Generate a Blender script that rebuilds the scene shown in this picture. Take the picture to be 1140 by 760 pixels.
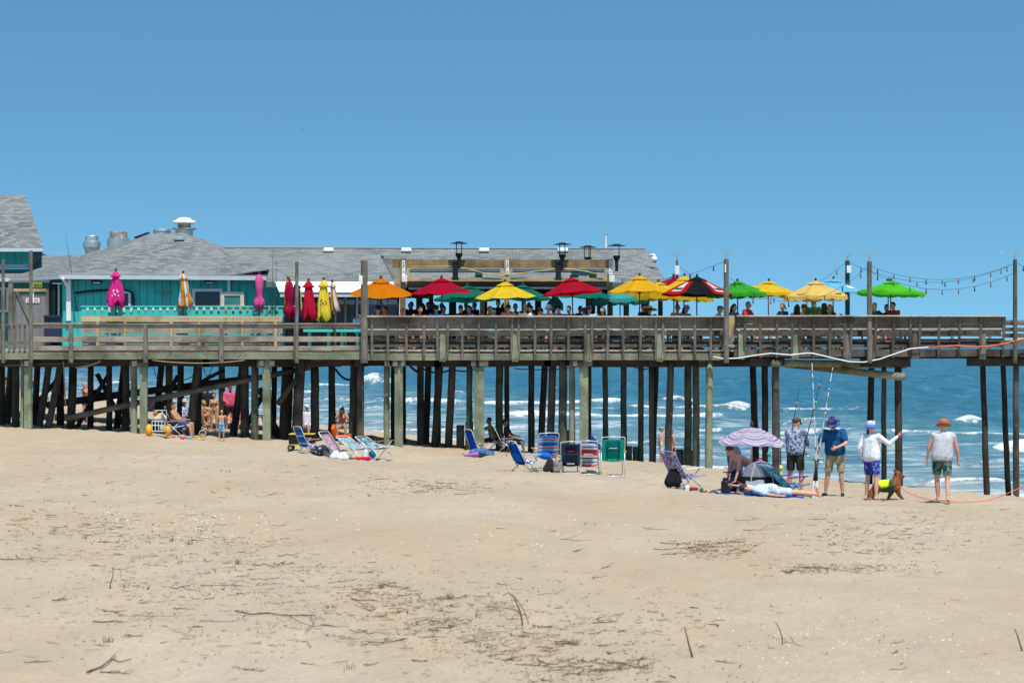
import bpy, bmesh, math, random
from mathutils import Vector, Matrix, Euler, noise
import numpy as np
random.seed(7)
for o in list(bpy.data.objects): bpy.data.objects.remove(o)
S = bpy.context.scene
COL = S.collection
R = math.radians
# ------------------------------------------------------------------ camera
F = 2400.0; CX = 570.0; CY = 380.0; ZC = 7.0
cam_d = bpy.data.cameras.new('camera'); cam = bpy.data.objects.new('camera', cam_d); COL.objects.link(cam)
cam.location = (0, 0, ZC); cam.rotation_euler = (R(90), 0, 0)
cam_d.sensor_width = 36; cam_d.lens = 36*F/1140
cam_d.clip_start = 0.5; cam_d.clip_end = 20000
cam_d.dof.use_dof = True; cam_d.dof.focus_distance = 66; cam_d.dof.aperture_fstop = 3.6
S.camera = cam
S.render.resolution_x = 1024; S.render.resolution_y = 682
# ------------------------------------------------------------------ sky, sun, exposure
SUN_EL, SUN_AZ = 66.0, 162.0          # azimuth clockwise from +Y
W = bpy.data.worlds.new('World'); S.world = W; W.use_nodes = True
nt = W.node_tree; nt.nodes.clear()
sky = nt.nodes.new('ShaderNodeTexSky'); sky.sky_type = 'NISHITA'; sky.sun_disc = False
sky.sun_elevation = R(SUN_EL); sky.sun_rotation = R(SUN_AZ)
sky.air_density = 1.0; sky.dust_density = 0.35; sky.ozone_density = 1.0; sky.altitude = 0
tc = nt.nodes.new('ShaderNodeTexCoord'); mp = nt.nodes.new('ShaderNodeMapping')
mp.inputs['Location'].default_value = (0, 0, 0.20); mp.inputs['Scale'].default_value = (1, 1, 1.9)
nz = nt.nodes.new('ShaderNodeVectorMath'); nz.operation = 'NORMALIZE'
bg = nt.nodes.new('ShaderNodeBackground'); bg.inputs['Strength'].default_value = 0.13
wo = nt.nodes.new('ShaderNodeOutputWorld')
nt.links.new(tc.outputs['Generated'], mp.inputs['Vector']); nt.links.new(mp.outputs[0], nz.inputs[0])
nt.links.new(nz.outputs[0], sky.inputs['Vector']); 
tint = nt.nodes.new('ShaderNodeMix'); tint.data_type = 'RGBA'; tint.blend_type = 'MULTIPLY'; tint.inputs[0].default_value = 1; tint.inputs[7].default_value = (.59, .985, 1.0, 1)
nt.links.new(sky.outputs[0], tint.inputs[6]); nt.links.new(tint.outputs[2], bg.inputs['Color'])
nt.links.new(bg.outputs[0], wo.inputs[0])
sd = bpy.data.lights.new('sun', 'SUN'); sd.energy = 4.2; sd.angle = R(0.53); sd.color = (1, 0.955, 0.88)
sun = bpy.data.objects.new('sun', sd); COL.objects.link(sun)
tosun = Vector((math.sin(R(SUN_AZ))*math.cos(R(SUN_EL)), math.cos(R(SUN_AZ))*math.cos(R(SUN_EL)), math.sin(R(SUN_EL))))
sun.rotation_euler = tosun.to_track_quat('Z', 'Y').to_euler(); sun.location = tosun*100
vs = S.view_settings; vs.view_transform = 'Standard'; vs.look = 'None'; vs.gamma = 1; vs.exposure = 0.3
vs.use_curve_mapping = False
S.render.engine = 'CYCLES'
# ------------------------------------------------------------------ helpers
def P(px, py, Y): return Vector(((px-CX)*Y/F, Y, ZC-(py-CY)*Y/F))
def WX(px, Y): return (px-CX)*Y/F
def WZ(py, Y): return ZC-(py-CY)*Y/F
def sstep(a, b, x):
    t = np.clip((x-a)/(b-a), 0, 1); return t*t*(3-2*t)
def fbm(x, y, z=0.0, o=4):
    v = 0; a = 1
    for i in range(o):
        v += a*noise.noise(Vector((x, y, z))); x *= 2.03; y *= 2.03; z += 7.1; a *= .5
    return v

MATS = {}
def nodes_of(m):
    m.use_nodes = True; t = m.node_tree; t.nodes.clear()
    out = t.nodes.new('ShaderNodeOutputMaterial'); b = t.nodes.new('ShaderNodeBsdfPrincipled')
    t.links.new(b.outputs[0], out.inputs[0]); return t, b
def nn(t, kind, **kw):
    n = t.nodes.new(kind)
    for k, v in kw.items():
        if hasattr(n, k): setattr(n, k, v)
        else: n.inputs[k].default_value = v
    return n
def rgba(c): return (c[0], c[1], c[2], 1)
def mix(t, fac, a, b, mode='MIX'):
    m = t.nodes.new('ShaderNodeMix'); m.data_type = 'RGBA'; m.blend_type = mode; m.clamp_factor = True
    for s, v in ((m.inputs[0], fac), (m.inputs[6], a), (m.inputs[7], b)):
        if hasattr(v, 'is_linked') or isinstance(v, bpy.types.NodeSocket): t.links.new(v, s)
        elif isinstance(v, (int, float)): s.default_value = v
        else: s.default_value = rgba(v)
    return m.outputs[2]
def math_n(t, op, a, b=None, c=None):
    m = t.nodes.new('ShaderNodeMath'); m.operation = op
    for i, v in enumerate((a, b, c)):
        if v is None: continue
        if isinstance(v, bpy.types.NodeSocket): t.links.new(v, m.inputs[i])
        else: m.inputs[i].default_value = v
    return m.outputs[0]
def ramp(t, fac, stops, interp='LINEAR'):
    r = t.nodes.new('ShaderNodeValToRGB'); r.color_ramp.interpolation = interp
    e = r.color_ramp.elements
    while len(e) > 1: e.remove(e[-1])
    e[0].position = stops[0][0]; e[0].color = rgba(stops[0][1]) if not isinstance(stops[0][1], (int, float)) else (stops[0][1],)*3+(1,)
    for p, c in stops[1:]:
        x = e.new(p); x.color = rgba(c) if not isinstance(c, (int, float)) else (c, c, c, 1)
    t.links.new(fac, r.inputs[0]); return r.outputs[0]
def coords(t, scale=(1, 1, 1), kind='Object'):
    c = t.nodes.new('ShaderNodeTexCoord'); m = t.nodes.new('ShaderNodeMapping'); m.inputs['Scale'].default_value = scale
    t.links.new(c.outputs[kind], m.inputs['Vector']); return m.outputs[0]
def noise_n(t, vec, scale, detail=4, rough=.55):
    n = t.nodes.new('ShaderNodeTexNoise'); n.inputs['Scale'].default_value = scale; n.inputs['Detail'].default_value = detail
    n.inputs['Roughness'].default_value = rough; t.links.new(vec, n.inputs['Vector']); return n.outputs['Fac']
def bump_n(t, b, h, strength=.3, dist=.02):
    n = t.nodes.new('ShaderNodeBump'); n.inputs['Strength'].default_value = strength; n.inputs['Distance'].default_value = dist
    t.links.new(h, n.inputs['Height']); t.links.new(n.outputs[0], b.inputs['Normal'])
def mat(name, col, rough=.75, var=.18, scale=5, stretch=(1, 1, 1), col2=None, isl=0.0, bump=0.0, metal=0, spec=.25, alpha=1):
    """plain procedural surface: noise-mottled colour, optional tone per loose piece"""
    if name in MATS: return MATS[name]
    m = bpy.data.materials.new(name); t, b = nodes_of(m)
    v = coords(t, stretch); n = noise_n(t, v, scale)
    lo = [c*(1-var) for c in col]; hi = [min(1, c*(1+var)) for c in col] if col2 is None else col2
    c = mix(t, ramp(t, n, [(.32, 0.0), (.68, 1.0)]), lo, hi)
    if isl:
        g = t.nodes.new('ShaderNodeNewGeometry')
        k = math_n(t, 'MULTIPLY_ADD', g.outputs['Random Per Island'], isl*2, 1-isl)
        cc = t.nodes.new('ShaderNodeCombineColor')
        for i in range(3): t.links.new(k, cc.inputs[i])
        c = mix(t, 1.0, c, cc.outputs[0], 'MULTIPLY')
    t.links.new(c, b.inputs['Base Color'])
    b.inputs['Roughness'].default_value = rough; b.inputs['Metallic'].default_value = metal
    b.inputs['Specular IOR Level'].default_value = spec
    if bump: bump_n(t, b, n, bump)
    MATS[name] = m; return m
def wood(name, col, col2, axis='X', isl=.25, knots=True):
    if name in MATS: return MATS[name]
    m = bpy.data.materials.new(name); t, b = nodes_of(m)
    st = {'X': (.5, 6, 14), 'Z': (9, 9, .6), 'Y': (8, .6, 8)}[axis]
    v = coords(t, st); n1 = noise_n(t, v, 2.2, 6, .65)
    v2 = coords(t, (1, 1, 1)); n2 = noise_n(t, v2, 1.1, 3)
    g = t.nodes.new('ShaderNodeNewGeometry'); rnd = g.outputs['Random Per Island']
    c = mix(t, ramp(t, n1, [(.25, 0.0), (.75, 1.0)]), col, col2)
    c = mix(t, ramp(t, n2, [(.42, 0.0), (.7, .8)]), c, [x*.45 for x in col])
    n3 = noise_n(t, v2, 6.0, 4, .7); c = mix(t, ramp(t, n3, [(.58, 0.0), (.72, .7)]), c, [x*.4 for x in col]); c = mix(t, ramp(t, n3, [(.28, .5), (.38, 0.0)]), c, [min(1, x*1.35) for x in col2])
    k = math_n(t, 'MULTIPLY_ADD', rnd, isl*2, 1-isl)
    cc = t.nodes.new('ShaderNodeCombineColor')
    for i in range(3): t.links.new(k, cc.inputs[i])
    c = mix(t, 1.0, c, cc.outputs[0], 'MULTIPLY')
    t.links.new(c, b.inputs['Base Color']); b.inputs['Roughness'].default_value = .85; b.inputs['Specular IOR Level'].default_value = .15
    bump_n(t, b, n1, .35, .01)
    MATS[name] = m; return m

# ---- mesh collector
class MB:
    def __init__(s): s.bm = bmesh.new()
    def box(s, c, d, rot=None):
        M = Matrix.Translation(c) @ (Euler(rot).to_matrix().to_4x4() if rot else Matrix()) @ Matrix.Diagonal((d[0], d[1], d[2], 1))
        bmesh.ops.create_cube(s.bm, size=1, matrix=M); return s
    def bb(s, x0, x1, y0, y1, z0, z1): return s.box(((x0+x1)/2, (y0+y1)/2, (z0+z1)/2), (abs(x1-x0), abs(y1-y0), abs(z1-z0)))
    def bar(s, a, b, w, h, up=(0, 0, 1)):
        a = Vector(a); b = Vector(b); d = (b-a); L = d.length; z = d.normalized(); u = Vector(up)
        if abs(z.dot(u)) > .98: u = Vector((0, 1, 0))
        x = z.cross(u).normalized(); y = x.cross(z)
        M = Matrix((x, y, z)).transposed().to_4x4(); M.translation = (a+b)/2
        bmesh.ops.create_cube(s.bm, size=1, matrix=M @ Matrix.Diagonal((w, h, L, 1))); return s
    def tube(s, pts, r, seg=8, cap=True):
        pts = [Vector(p) for p in pts]; n = len(pts)
        rs = r if isinstance(r, (list, tuple)) else [r]*n
        rings = []; pu = None
        for i, p in enumerate(pts):
            d = (pts[min(i+1, n-1)]-pts[max(i-1, 0)]).normalized()
            u = pu if pu is not None else (Vector((1, 0, 0)) if abs(d.x) < .8 else Vector((0, 0, 1)))
            x = (u-d*u.dot(d)).normalized(); y = d.cross(x); pu = x
            rings.append([s.bm.verts.new(p+(x*math.cos(2*math.pi*k/seg)+y*math.sin(2*math.pi*k/seg))*rs[i]) for k in range(seg)])
        for A, B in zip(rings, rings[1:]):
            for k in range(seg): s.bm.faces.new((A[k], A[(k+1) % seg], B[(k+1) % seg], B[k]))
        if cap:
            s.bm.faces.new(rings[0][::-1]); s.bm.faces.new(rings[-1])
        return s
    def lathe(s, prof, c=(0, 0, 0), seg=16, axis=None, sx=1, sy=1):
        c = Vector(c); rings = []
        M = Matrix() if axis is None else Vector(axis).to_track_quat('Z', 'Y').to_matrix().to_4x4()
        for r, z in prof:
            rings.append([s.bm.verts.new(c+(M @ Vector((r*sx*math.cos(2*math.pi*k/seg), r*sy*math.sin(2*math.pi*k/seg), z)))) for k in range(seg)])
        for A, B in zip(rings, rings[1:]):
            for k in range(seg): s.bm.faces.new((A[k], A[(k+1) % seg], B[(k+1) % seg], B[k]))
        s.bm.faces.new(rings[0][::-1]); s.bm.faces.new(rings[-1]); return s
    def sph(s, c, r, d=(1, 1, 1), seg=12, M=None):
        X = Matrix.Translation(c) @ (M.to_4x4() if M else Matrix()) @ Matrix.Diagonal((d[0], d[1], d[2], 1))
        bmesh.ops.create_uvsphere(s.bm, u_segments=seg, v_segments=max(6, seg*2//3), radius=r, matrix=X); return s
    def cone(s, a, ra, b, rb, seg=10):      # rounded cone (closed pieces)
        a = Vector(a); b = Vector(b); s.sph(a, ra, seg=seg); s.sph(b, rb, seg=seg)
        if (b-a).length > 1e-4: s.tube([a, b], [ra, rb], seg)
        return s
    def slab(s, pts, th):                    # polygon with thickness along its normal
        pts = [Vector(p) for p in pts]; nrm = (pts[1]-pts[0]).cross(pts[2]-pts[0]).normalized()*th
        A = [s.bm.verts.new(p) for p in pts]; B = [s.bm.verts.new(p-nrm) for p in pts]
        s.bm.faces.new(A); s.bm.faces.new(B[::-1]); n = len(A)
        for i in range(n): s.bm.faces.new((A[i], B[i], B[(i+1) % n], A[(i+1) % n]))
        return s
    def sheet(s, grid, th=.004):             # curved cloth: grid of points, thickened a little along z/normal
        V = [[s.bm.verts.new(p) for p in row] for row in grid]
        fs = []
        for i in range(len(V)-1):
            for j in range(len(V[0])-1): fs.append(s.bm.faces.new((V[i][j], V[i+1][j], V[i+1][j+1], V[i][j+1])))
        bmesh.ops.solidify(s.bm, geom=fs, thickness=th); return s
    def build(s, name, m, parent=None, smooth=False, world=False, bevel=0, uv=None):
        me = bpy.data.meshes.new(name)
        if world and parent is not None:
            bmesh.ops.translate(s.bm, verts=s.bm.verts, vec=-Vector(parent_loc(parent)))
        bmesh.ops.recalc_face_normals(s.bm, faces=s.bm.faces)
        if bevel: bmesh.ops.bevel(s.bm, geom=list(s.bm.edges), offset=bevel, segments=1, affect='EDGES')
        if smooth:
            for f in s.bm.faces: f.smooth = True
        s.bm.to_mesh(me); s.bm.free()
        o = bpy.data.objects.new(name, me); COL.objects.link(o)
        if m: me.materials.append(m)
        if parent: o.parent = parent
        return o
def parent_loc(o):
    v = Vector(o.location)
    while o.parent: o = o.parent; v += o.location
    return v
def tag(o, label=None, cat=None, group=None, kind=None):
    if label: o['label'] = label
    if cat: o['category'] = cat
    if group: o['group'] = group
    if kind: o['kind'] = kind
    return o
def thing(name, label, cat, loc=(0, 0, 0), group=None, rz=0):
    o = bpy.data.objects.new(name, None); COL.objects.link(o); o.empty_display_size = .2
    o.location = loc; o.rotation_euler = (0, 0, rz); return tag(o, label, cat, group)
# ================================================================== SETTING: sand, sea
_S = [(-60, 4.3), (-10, 4.15), (6, 4.2), (14, 4.17), (18, 4.1), (20, 4.0), (23.5, 3.86), (27.2, 3.62), (31.3, 3.42), (33.8, 3.25), (36.9, 2.98), (40.7, 2.4), (44, 2.12), (46.6, 1.95), (50.2, 1.56), (52.4, 1.1), (56, .5), (60, 0.02), (66, -.5), (80, -1.8), (140, -5), (6000, -9), (1e6, -9)]
_SX = [a for a, b in _S]; _SZ = [b for a, b in _S]
def shore_s(X, Y): return .886*X+.463*Y-.08*np.maximum(0, Y-90)
def sand_base(X, Y): return np.interp(shore_s(X, Y), _SX, _SZ)
FOOT = []
rnd = random.Random(3)
def sand_h(X, Y):
    z = float(sand_base(X, Y)); d = Y
    if -60 < X < 60 and 8 < Y < 130:
        land = float(sstep(.2, 1.2, np.array(z)))
        z += land*(.05+.11*float(1-sstep(38, 46, np.array(Y))))*fbm(X*.16, Y*.10, 1, 3)+land*.035*fbm(X*.8, Y*.5, 2, 3)
        z -= .33*math.exp(-((Y-66)/7.5)**2)*float(1-sstep(-3.5, 3.5, np.array(X)))
        # trampled band between the group and the pier
        tr = float(sstep(40, 50, np.array(Y))*(1-sstep(100, 110, np.array(Y))))
        z += tr*land*.085*fbm(X*2.4, Y*1.3, 5, 2)
        if Y < 45: z += .022*fbm(X*2.6, Y*1.9, 8, 3)
    return z
def GZ(X, Y): return sand_h(X, Y)
def fan_mesh(name, rows, us, hfun):
    verts = []; nR = len(rows); nU = len(us)
    for Y in rows:
        for u in us:
            X = u*max(Y, 14); verts.append((X, Y, hfun(X, Y)))
    faces = [(i*nU+j, i*nU+j+1, (i+1)*nU+j+1, (i+1)*nU+j) for i in range(nR-1) for j in range(nU-1)]
    me = bpy.data.meshes.new(name); me.from_pydata(verts, [], faces); me.polygons.foreach_set('use_smooth', [True]*len(faces)); me.update()
    o = bpy.data.objects.new(name, me); COL.objects.link(o); return o
rows = [-30, -10, 0, 6, 10, 12, 13]+[13.5*(1.0095**i) for i in range(250)]
rows = [r for r in rows if r < 140]; y = rows[-1]
while y < 6000: y *= 1.09; rows.append(y)
us = [-3, -1.6, -.9, -.6, -.45, -.36]+list(np.linspace(-.3, .3, 241))+[.36, .45, .6, .9, 1.6, 3]
sand = fan_mesh('sand', rows, us, sand_h); tag(sand, kind='structure')
def sand_mat():
    m = bpy.data.materials.new('sand_grains'); t, b = nodes_of(m)
    v = coords(t); vs_ = coords(t, (1, .45, 1))
    big = noise_n(t, vs_, .22, 4, .6); mid = noise_n(t, vs_, 1.3, 5, .6); fine = noise_n(t, v, 14, 5, .7); grain = noise_n(t, v, 70, 3, .7)
    c = mix(t, ramp(t, big, [(.35, 0.0), (.65, 1.0)]), (.435, .325, .215), (.495, .405, .305))
    c = mix(t, ramp(t, mid, [(.42, 0.0), (.72, .75)]), c, (.395, .325, .255))
    c = mix(t, ramp(t, fine, [(.25, .55), (.55, 0.0)]), c, (.31, .225, .135))
    c = mix(t, ramp(t, grain, [(.30, .5), (.5, 0.0)]), c, (.25, .19, .12))
    c = mix(t, ramp(t, grain, [(.62, 0.0), (.8, .5)]), c, (.6, .5, .37))
    # wet sand by the water: from the height above the sea
    g = t.nodes.new('ShaderNodeNewGeometry'); sx = t.nodes.new('ShaderNodeSeparateXYZ'); t.links.new(g.outputs['Position'], sx.inputs[0])
    wet = ramp(t, math_n(t, 'MULTIPLY_ADD', mid, .35, sx.outputs['Z']), [(.35, 1.0), (.75, 0.0)])
    c = mix(t, wet, c, (.20, .155, .105))
    t.links.new(c, b.inputs['Base Color'])
    t.links.new(math_n(t, 'MULTIPLY_ADD', wet, -.6, .92), b.inputs['Roughness']); b.inputs['Specular IOR Level'].default_value = .12
    h = math_n(t, 'ADD', math_n(t, 'MULTIPLY', mid, .9), math_n(t, 'ADD', math_n(t, 'MULTIPLY', fine, .45), math_n(t, 'MULTIPLY', noise_n(t, v, 4.5, 4, .6), .55)))
    # foot-trodden dimples: cells of two sizes, in patches
    def dimples(sc, st):
        vo = t.nodes.new('ShaderNodeTexVoronoi'); vo.inputs['Scale'].default_value = sc; vo.inputs['Randomness'].default_value = 1.0; t.links.new(coords(t, st), vo.inputs['Vector'])
        return ramp(t, vo.outputs['Distance'], [(0.05, 0.0), (.34, .85), (.46, 1.0), (.7, .9)])
    pm = ramp(t, noise_n(t, coords(t, (1, .5, 1)), .17, 3, .6), [(.40, .15), (.60, 1.0)])
    dm = math_n(t, 'MULTIPLY', math_n(t, 'ADD', math_n(t, 'MULTIPLY', dimples(1.7, (1, .8, 0)), 1.2), math_n(t, 'MULTIPLY', dimples(3.6, (1, .9, 0)), .6)), pm)
    zone = ramp(t, math_n(t, 'MULTIPLY', sx.outputs['Y'], .01), [(.24, .12), (.46, 1.0)])
    h = math_n(t, 'ADD', h, math_n(t, 'MULTIPLY', math_n(t, 'MULTIPLY', dm, zone), 1.35))
    bump_n(t, b, h, .9, .06); return m
sand.data.materials.append(sand_mat())

# ---- the sea: one sheet to the horizon, swell and breakers are geometry, foam is a surface attribute
# breakers: (px from, px to, py of the crest at sea level, height m, front width m, back width m, foam 0..1)
BRK = [(398, 442, 427, 2.0, 5, 7, 1), (730, 782, 447, 1.3, 3, 4.5, 1), (690, 845, 455.5, .55, 2.2, 3, 1), (798, 842, 455, .8, 2.5, 3, 1), (843, 975, 456, .35, 2, 2.5, .9),
 (425, 530, 448, .6, 3, 4, 1), (498, 522, 440, .9, 3, 3, .8), (520, 700, 450, .6, 2.5, 3.5, 1), (545, 810, 463, .5, 3.2, 4, 1), (560, 720, 458, .4, 2.5, 3, .8),
 (1062, 1100, 473, .85, 2.2, 3, 1), (1098, 1160, 502, .75, 2, 2.5, 1), (1035, 1170, 486, .35, 1.5, 2, .95), (980, 1060, 484, .3, 1.6, 2.5, .7), (715, 815, 477, .3, 2.4, 4, .85),
 (855, 965, 483, .3, 2, 3.5, .8), (845, 940, 474, .25, 2.5, 4, .6), (60, 130, 422, .9, 4, 7, .9), (110, 185, 427, .9, 4, 6, .95), (185, 260, 424, .7, 4, 6, .7), (255, 365, 438, .7, 3, 5, .9), (270, 400, 430, .6, 4, 6, .8),
 (330, 430, 445, .5, 3, 5, .8), (350, 425, 453, .35, 2.5, 5, .6), (80, 300, 447, .35, 2.5, 5, .8), (150, 330, 455, .3, 2.5, 5, .8), (395, 470, 472, .2, 2, 5, .8), (420, 560, 480, .25, 1.8, 3.5, .8), (430, 560, 491, .2, 1.4, 2.4, .9), (530, 620, 480, .3, 1.8, 2.5, .7),
 (560, 640, 500, .2, 1.2, 2, .8), (600, 760, 492, .22, 1.2, 2.4, .6), (690, 800, 508, .2, 1.0, 2, .75), (770, 880, 521, .2, .9, 1.8, .8), (880, 985, 512, .2, 1, 2, .4), (930, 1010, 498, .25, 1.2, 2, .5), (1030, 1130, 541, .35, .9, 1.6, .95), (985, 1060, 534, .2, .8, 1.4, .7), (1060, 1180, 524, .3, 1, 1.6, .5),
 (1100, 1180, 552, .2, .8, 1.4, .9), (470, 560, 424, .3, 4, 5, .25), (600, 680, 432, .4, 3, 5, .3), (900, 1010, 440, .4, 3, 5, .25), (1010, 1130, 456, .35, 2.5, 4, .3), (620, 760, 438, .3, 3, 5, .25), (980, 1150, 430, .4, 4, 6, .2)]
yr = []; py = 620.0
while py > 382.5:
    yr.append(ZC*F/(py-CY)); py -= .62 if py > 395 else .8
while yr[-1] < 14000: yr.append(yr[-1]*1.35)
yr = [60.0]+yr
su = np.array([-1.6, -.9, -.6, -.4, -.32]+list(np.linspace(-.27, .27, 520))+[.32, .4, .6, .9, 1.6])
rgn = np.random.RandomState(5)
YY, UU = np.meshgrid(np.array(yr), su, indexing='ij'); XX = UU*YY
HH = np.zeros_like(XX); FM = np.zeros_like(XX)
fade = 1-sstep(500, 2500, YY)
for k in range(26):                                  # wind chop and swell, crests roughly along the shore
    a = R(62+rgn.randn()*26); L = 3.0*1.16**(k % 16)+rgn.rand()*2; A = .010*L**.75
    HH += A*np.sin((XX*math.cos(a)+YY*math.sin(a))*2*math.pi/L+rgn.rand()*6.28)*np.clip(1-YY/(L*190), 0, 1)
depth = np.clip(-sand_base(XX, YY), 0, 2)/2
HH *= .15+.85*depth
NOI = np.vectorize(lambda x, y: noise.noise(Vector((x, y, 3.3))))
for (a, b, pyc, h, wf, wb, fo) in BRK:
    pxm = CX+UU*F
    Yc0 = ZC*F/(pyc-CY)
    sel = (pxm > a-25) & (pxm < b+25) & (np.abs(YY-Yc0) < Yc0*.12+10)
    if not sel.any(): continue
    px_ = pxm[sel]; X_ = XX[sel]; Y_ = YY[sel]
    wob = np.array([noise.noise(Vector((x*.06, pyc, 1))) for x in X_])*Yc0*.018+np.array([noise.noise(Vector((x*.35, pyc, 4))) for x in X_])*Yc0*.004
    d = Y_-(Yc0+wob)
    win = sstep(a-14, a+22, px_)*(1-sstep(b-26, b+12, px_))
    win = win*np.clip(.85+.75*np.array([noise.noise(Vector((x*.12, pyc*3, 9))) for x in X_]), 0, 1)
    prof = np.where(d > 0, np.exp(-(d/wb)**2), np.exp(-(d/(wf*.7))**2))
    HH[sel] += h*.85*prof*win
    f = np.where(d > 0, np.exp(-(d/(wb*.28))**2), np.exp(-(d/(wf*.75))**2))
    FM[sel] = np.maximum(FM[sel], f*np.clip(win*1.5, 0, 1)*fo)
sh = np.abs(-sand_base(XX, YY)-.12)                   # thin wash along the waterline
FM = np.maximum(FM, .75*np.exp(-(sh/.10)**2)*(YY < 320))
vv = np.stack([XX, YY, HH], -1).reshape(-1, 3); nR, nU = XX.shape
idx = np.arange(nR*nU).reshape(nR, nU)
ff = np.stack([idx[:-1, :-1], idx[:-1, 1:], idx[1:, 1:], idx[1:, :-1]], -1).reshape(-1, 4)
me = bpy.data.meshes.new('sea'); me.from_pydata(vv.tolist(), [], ff.tolist()); me.polygons.foreach_set('use_smooth', [True]*len(ff))
at = me.attributes.new('foam', 'FLOAT', 'POINT'); at.data.foreach_set('value', FM.reshape(-1).astype('f'))
dp = me.attributes.new('deep', 'FLOAT', 'POINT'); dp.data.foreach_set('value', np.clip(-sand_base(XX, YY)/6.0, 0, 1).reshape(-1).astype('f'))
sea = bpy.data.objects.new('sea', me); COL.objects.link(sea); tag(sea, kind='structure')
def sea_mat():
    m = bpy.data.materials.new('sea_water'); t, b = nodes_of(m)
    v = coords(t); a1 = nn(t, 'ShaderNodeAttribute', attribute_name='foam'); a2 = nn(t, 'ShaderNodeAttribute', attribute_name='deep')
    streak = noise_n(t, coords(t, (.35, .05, 1)), 1.0, 5, .6); fo = noise_n(t, coords(t, (1, .35, 1)), 1.6, 6, .72); fo2 = noise_n(t, coords(t, (.25, .06, 1)), 1.3, 6, .7)
    c = ramp(t, a2.outputs['Fac'], [(0.0, (.25, .275, .26)), (.16, (.19, .28, .285)), (.42, (.10, .225, .265)), (.8, (.019, .128, .198)), (1.0, (.008, .098, .170))])
    c = mix(t, ramp(t, streak, [(.38, 0.0), (.66, .75)]), c, (.012, .085, .145))  # dark wave-face shading painted into the water colour
    c = mix(t, ramp(t, fo2, [(.50, 0.0), (.68, .6)]), c, (.11, .235, .28))
    sw = noise_n(t, coords(t, (.10, .022, 1)), 1.0, 6, .62); c = mix(t, ramp(t, sw, [(.5, 0.0), (.64, .65)]), c, (.03, .115, .14))  # green-grey swell shading painted as colour
    fo3 = noise_n(t, coords(t, (.5, .12, .5)), 1.0, 5, .7)
    k = math_n(t, 'ADD', math_n(t, 'MULTIPLY', a1.outputs['Fac'], .80), math_n(t, 'ADD', math_n(t, 'MULTIPLY_ADD', fo, 1.5, -.80), math_n(t, 'MULTIPLY_ADD', fo3, 1.1, -.55)))
    fm = ramp(t, k, [(.28, 0.0), (.46, .6), (.80, 1.0)])
    thin = ramp(t, math_n(t, 'MULTIPLY', math_n(t, 'MULTIPLY_ADD', a2.outputs['Fac'], -1.4, 1.0), fo2), [(.42, 0.0), (.62, .55)])
    c = mix(t, thin, c, (.40, .47, .49))
    ln = noise_n(t, coords(t, (.045, .20, 1)), 1.0, 4, .6); rg_ = math_n(t, 'ABSOLUTE', math_n(t, 'MULTIPLY_ADD', ln, 2.0, -1.0))
    ll = math_n(t, 'MULTIPLY', ramp(t, rg_, [(.0, 1.0), (.035, .6), (.09, 0.0)]), ramp(t, a2.outputs['Fac'], [(.30, .75), (.62, 0.0)]))
    c = mix(t, math_n(t, 'MULTIPLY', ll, ramp(t, fo2, [(.40, 0.0), (.56, 1.0)])), c, (.66, .70, .71))
    c = mix(t, fm, c, (.80, .82, .82))
    t.links.new(c, b.inputs['Base Color'])
    t.links.new(math_n(t, 'MULTIPLY_ADD', fm, .6, .30), b.inputs['Roughness']); b.inputs['Specular IOR Level'].default_value = .22
    h = math_n(t, 'ADD', math_n(t, 'MULTIPLY', noise_n(t, coords(t, (.8, .5, 1)), 1.1, 6, .65), 1.0), math_n(t, 'MULTIPLY', fm, .5))
    bump_n(t, b, h, .8, .5); return m
me.materials.append(sea_mat())
# ================================================================== MATERIALS shared by the pier and the buildings
WGREY = wood('weathered_boards', (.095, .082, .068), (.245, .218, .18), 'X')
WSUN = wood('sun_bleached_boards', (.18, .15, .118), (.42, .365, .30), 'X')
WGREYZ = wood('weathered_posts', (.10, .086, .072), (.245, .215, .18), 'Z', .18)
WGREEN = wood('treated_green_boards', (.14, .15, .105), (.29, .30, .215), 'X', .14)
WGREENZ = wood('treated_green_posts', (.16, .18, .12), (.32, .345, .235), 'Z', .12)
WDARK = wood('shade_black_pile_wood', (.022, .018, .016), (.075, .062, .052), 'Z', .3)  # near-black colour paints the under-deck shade into the wood
WDARKX = wood('dark_beam_wood', (.026, .021, .017), (.085, .068, .055), 'X', .3)  # very dark brown, grain along the beam
WBROWNZ = wood('brown_pile_wood', (.045, .037, .032), (.13, .108, .092), 'Z', .25)
WOLIVE = wood('olive_pile_wood', (.05, .058, .042), (.14, .15, .105), 'Z', .2)
WNEW = wood('new_pine_boards', (.40, .27, .14), (.58, .43, .26), 'X', .18)
WNEWZ = wood('new_pine_posts', (.38, .27, .13), (.52, .40, .22), 'Z', .15)
WBEAM = wood('brown_stained_boards', (.20, .125, .06), (.34, .23, .125), 'X', .2)
WLEDGE = wood('pale_ledge_boards', (.42, .36, .29), (.56, .50, .42), 'X', .12)
TEAL = mat('teal_paint', (.045, .45, .42), .6, .10, 3, (1, 1, .3))
TEALF = mat('teal_fence_paint', (.07, .50, .44), .6, .08, 4, isl=.08)
WHITEP = mat('white_paint', (.78, .78, .77), .5, .05, 3)
GREYW = mat('pale_grey_paint', (.50, .56, .62), .55, .06, 3)
METAL = mat('galvanised_metal', (.50, .53, .55), .38, .12, 4, metal=.7)
RUST = mat('rusty_sheet_metal', (.26, .14, .08), .7, .3, 5, col2=(.50, .46, .42), metal=.3)
BLACKM = mat('black_enamel', (.016, .016, .018), .45, .2, 6)
GLASSD = mat('dark_window_glass', (.012, .016, .022), .12, .2, 2, spec=.5)
GLASSB = mat('blue_grey_glass', (.055, .09, .13), .15, .4, 1.2, spec=.5)
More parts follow.
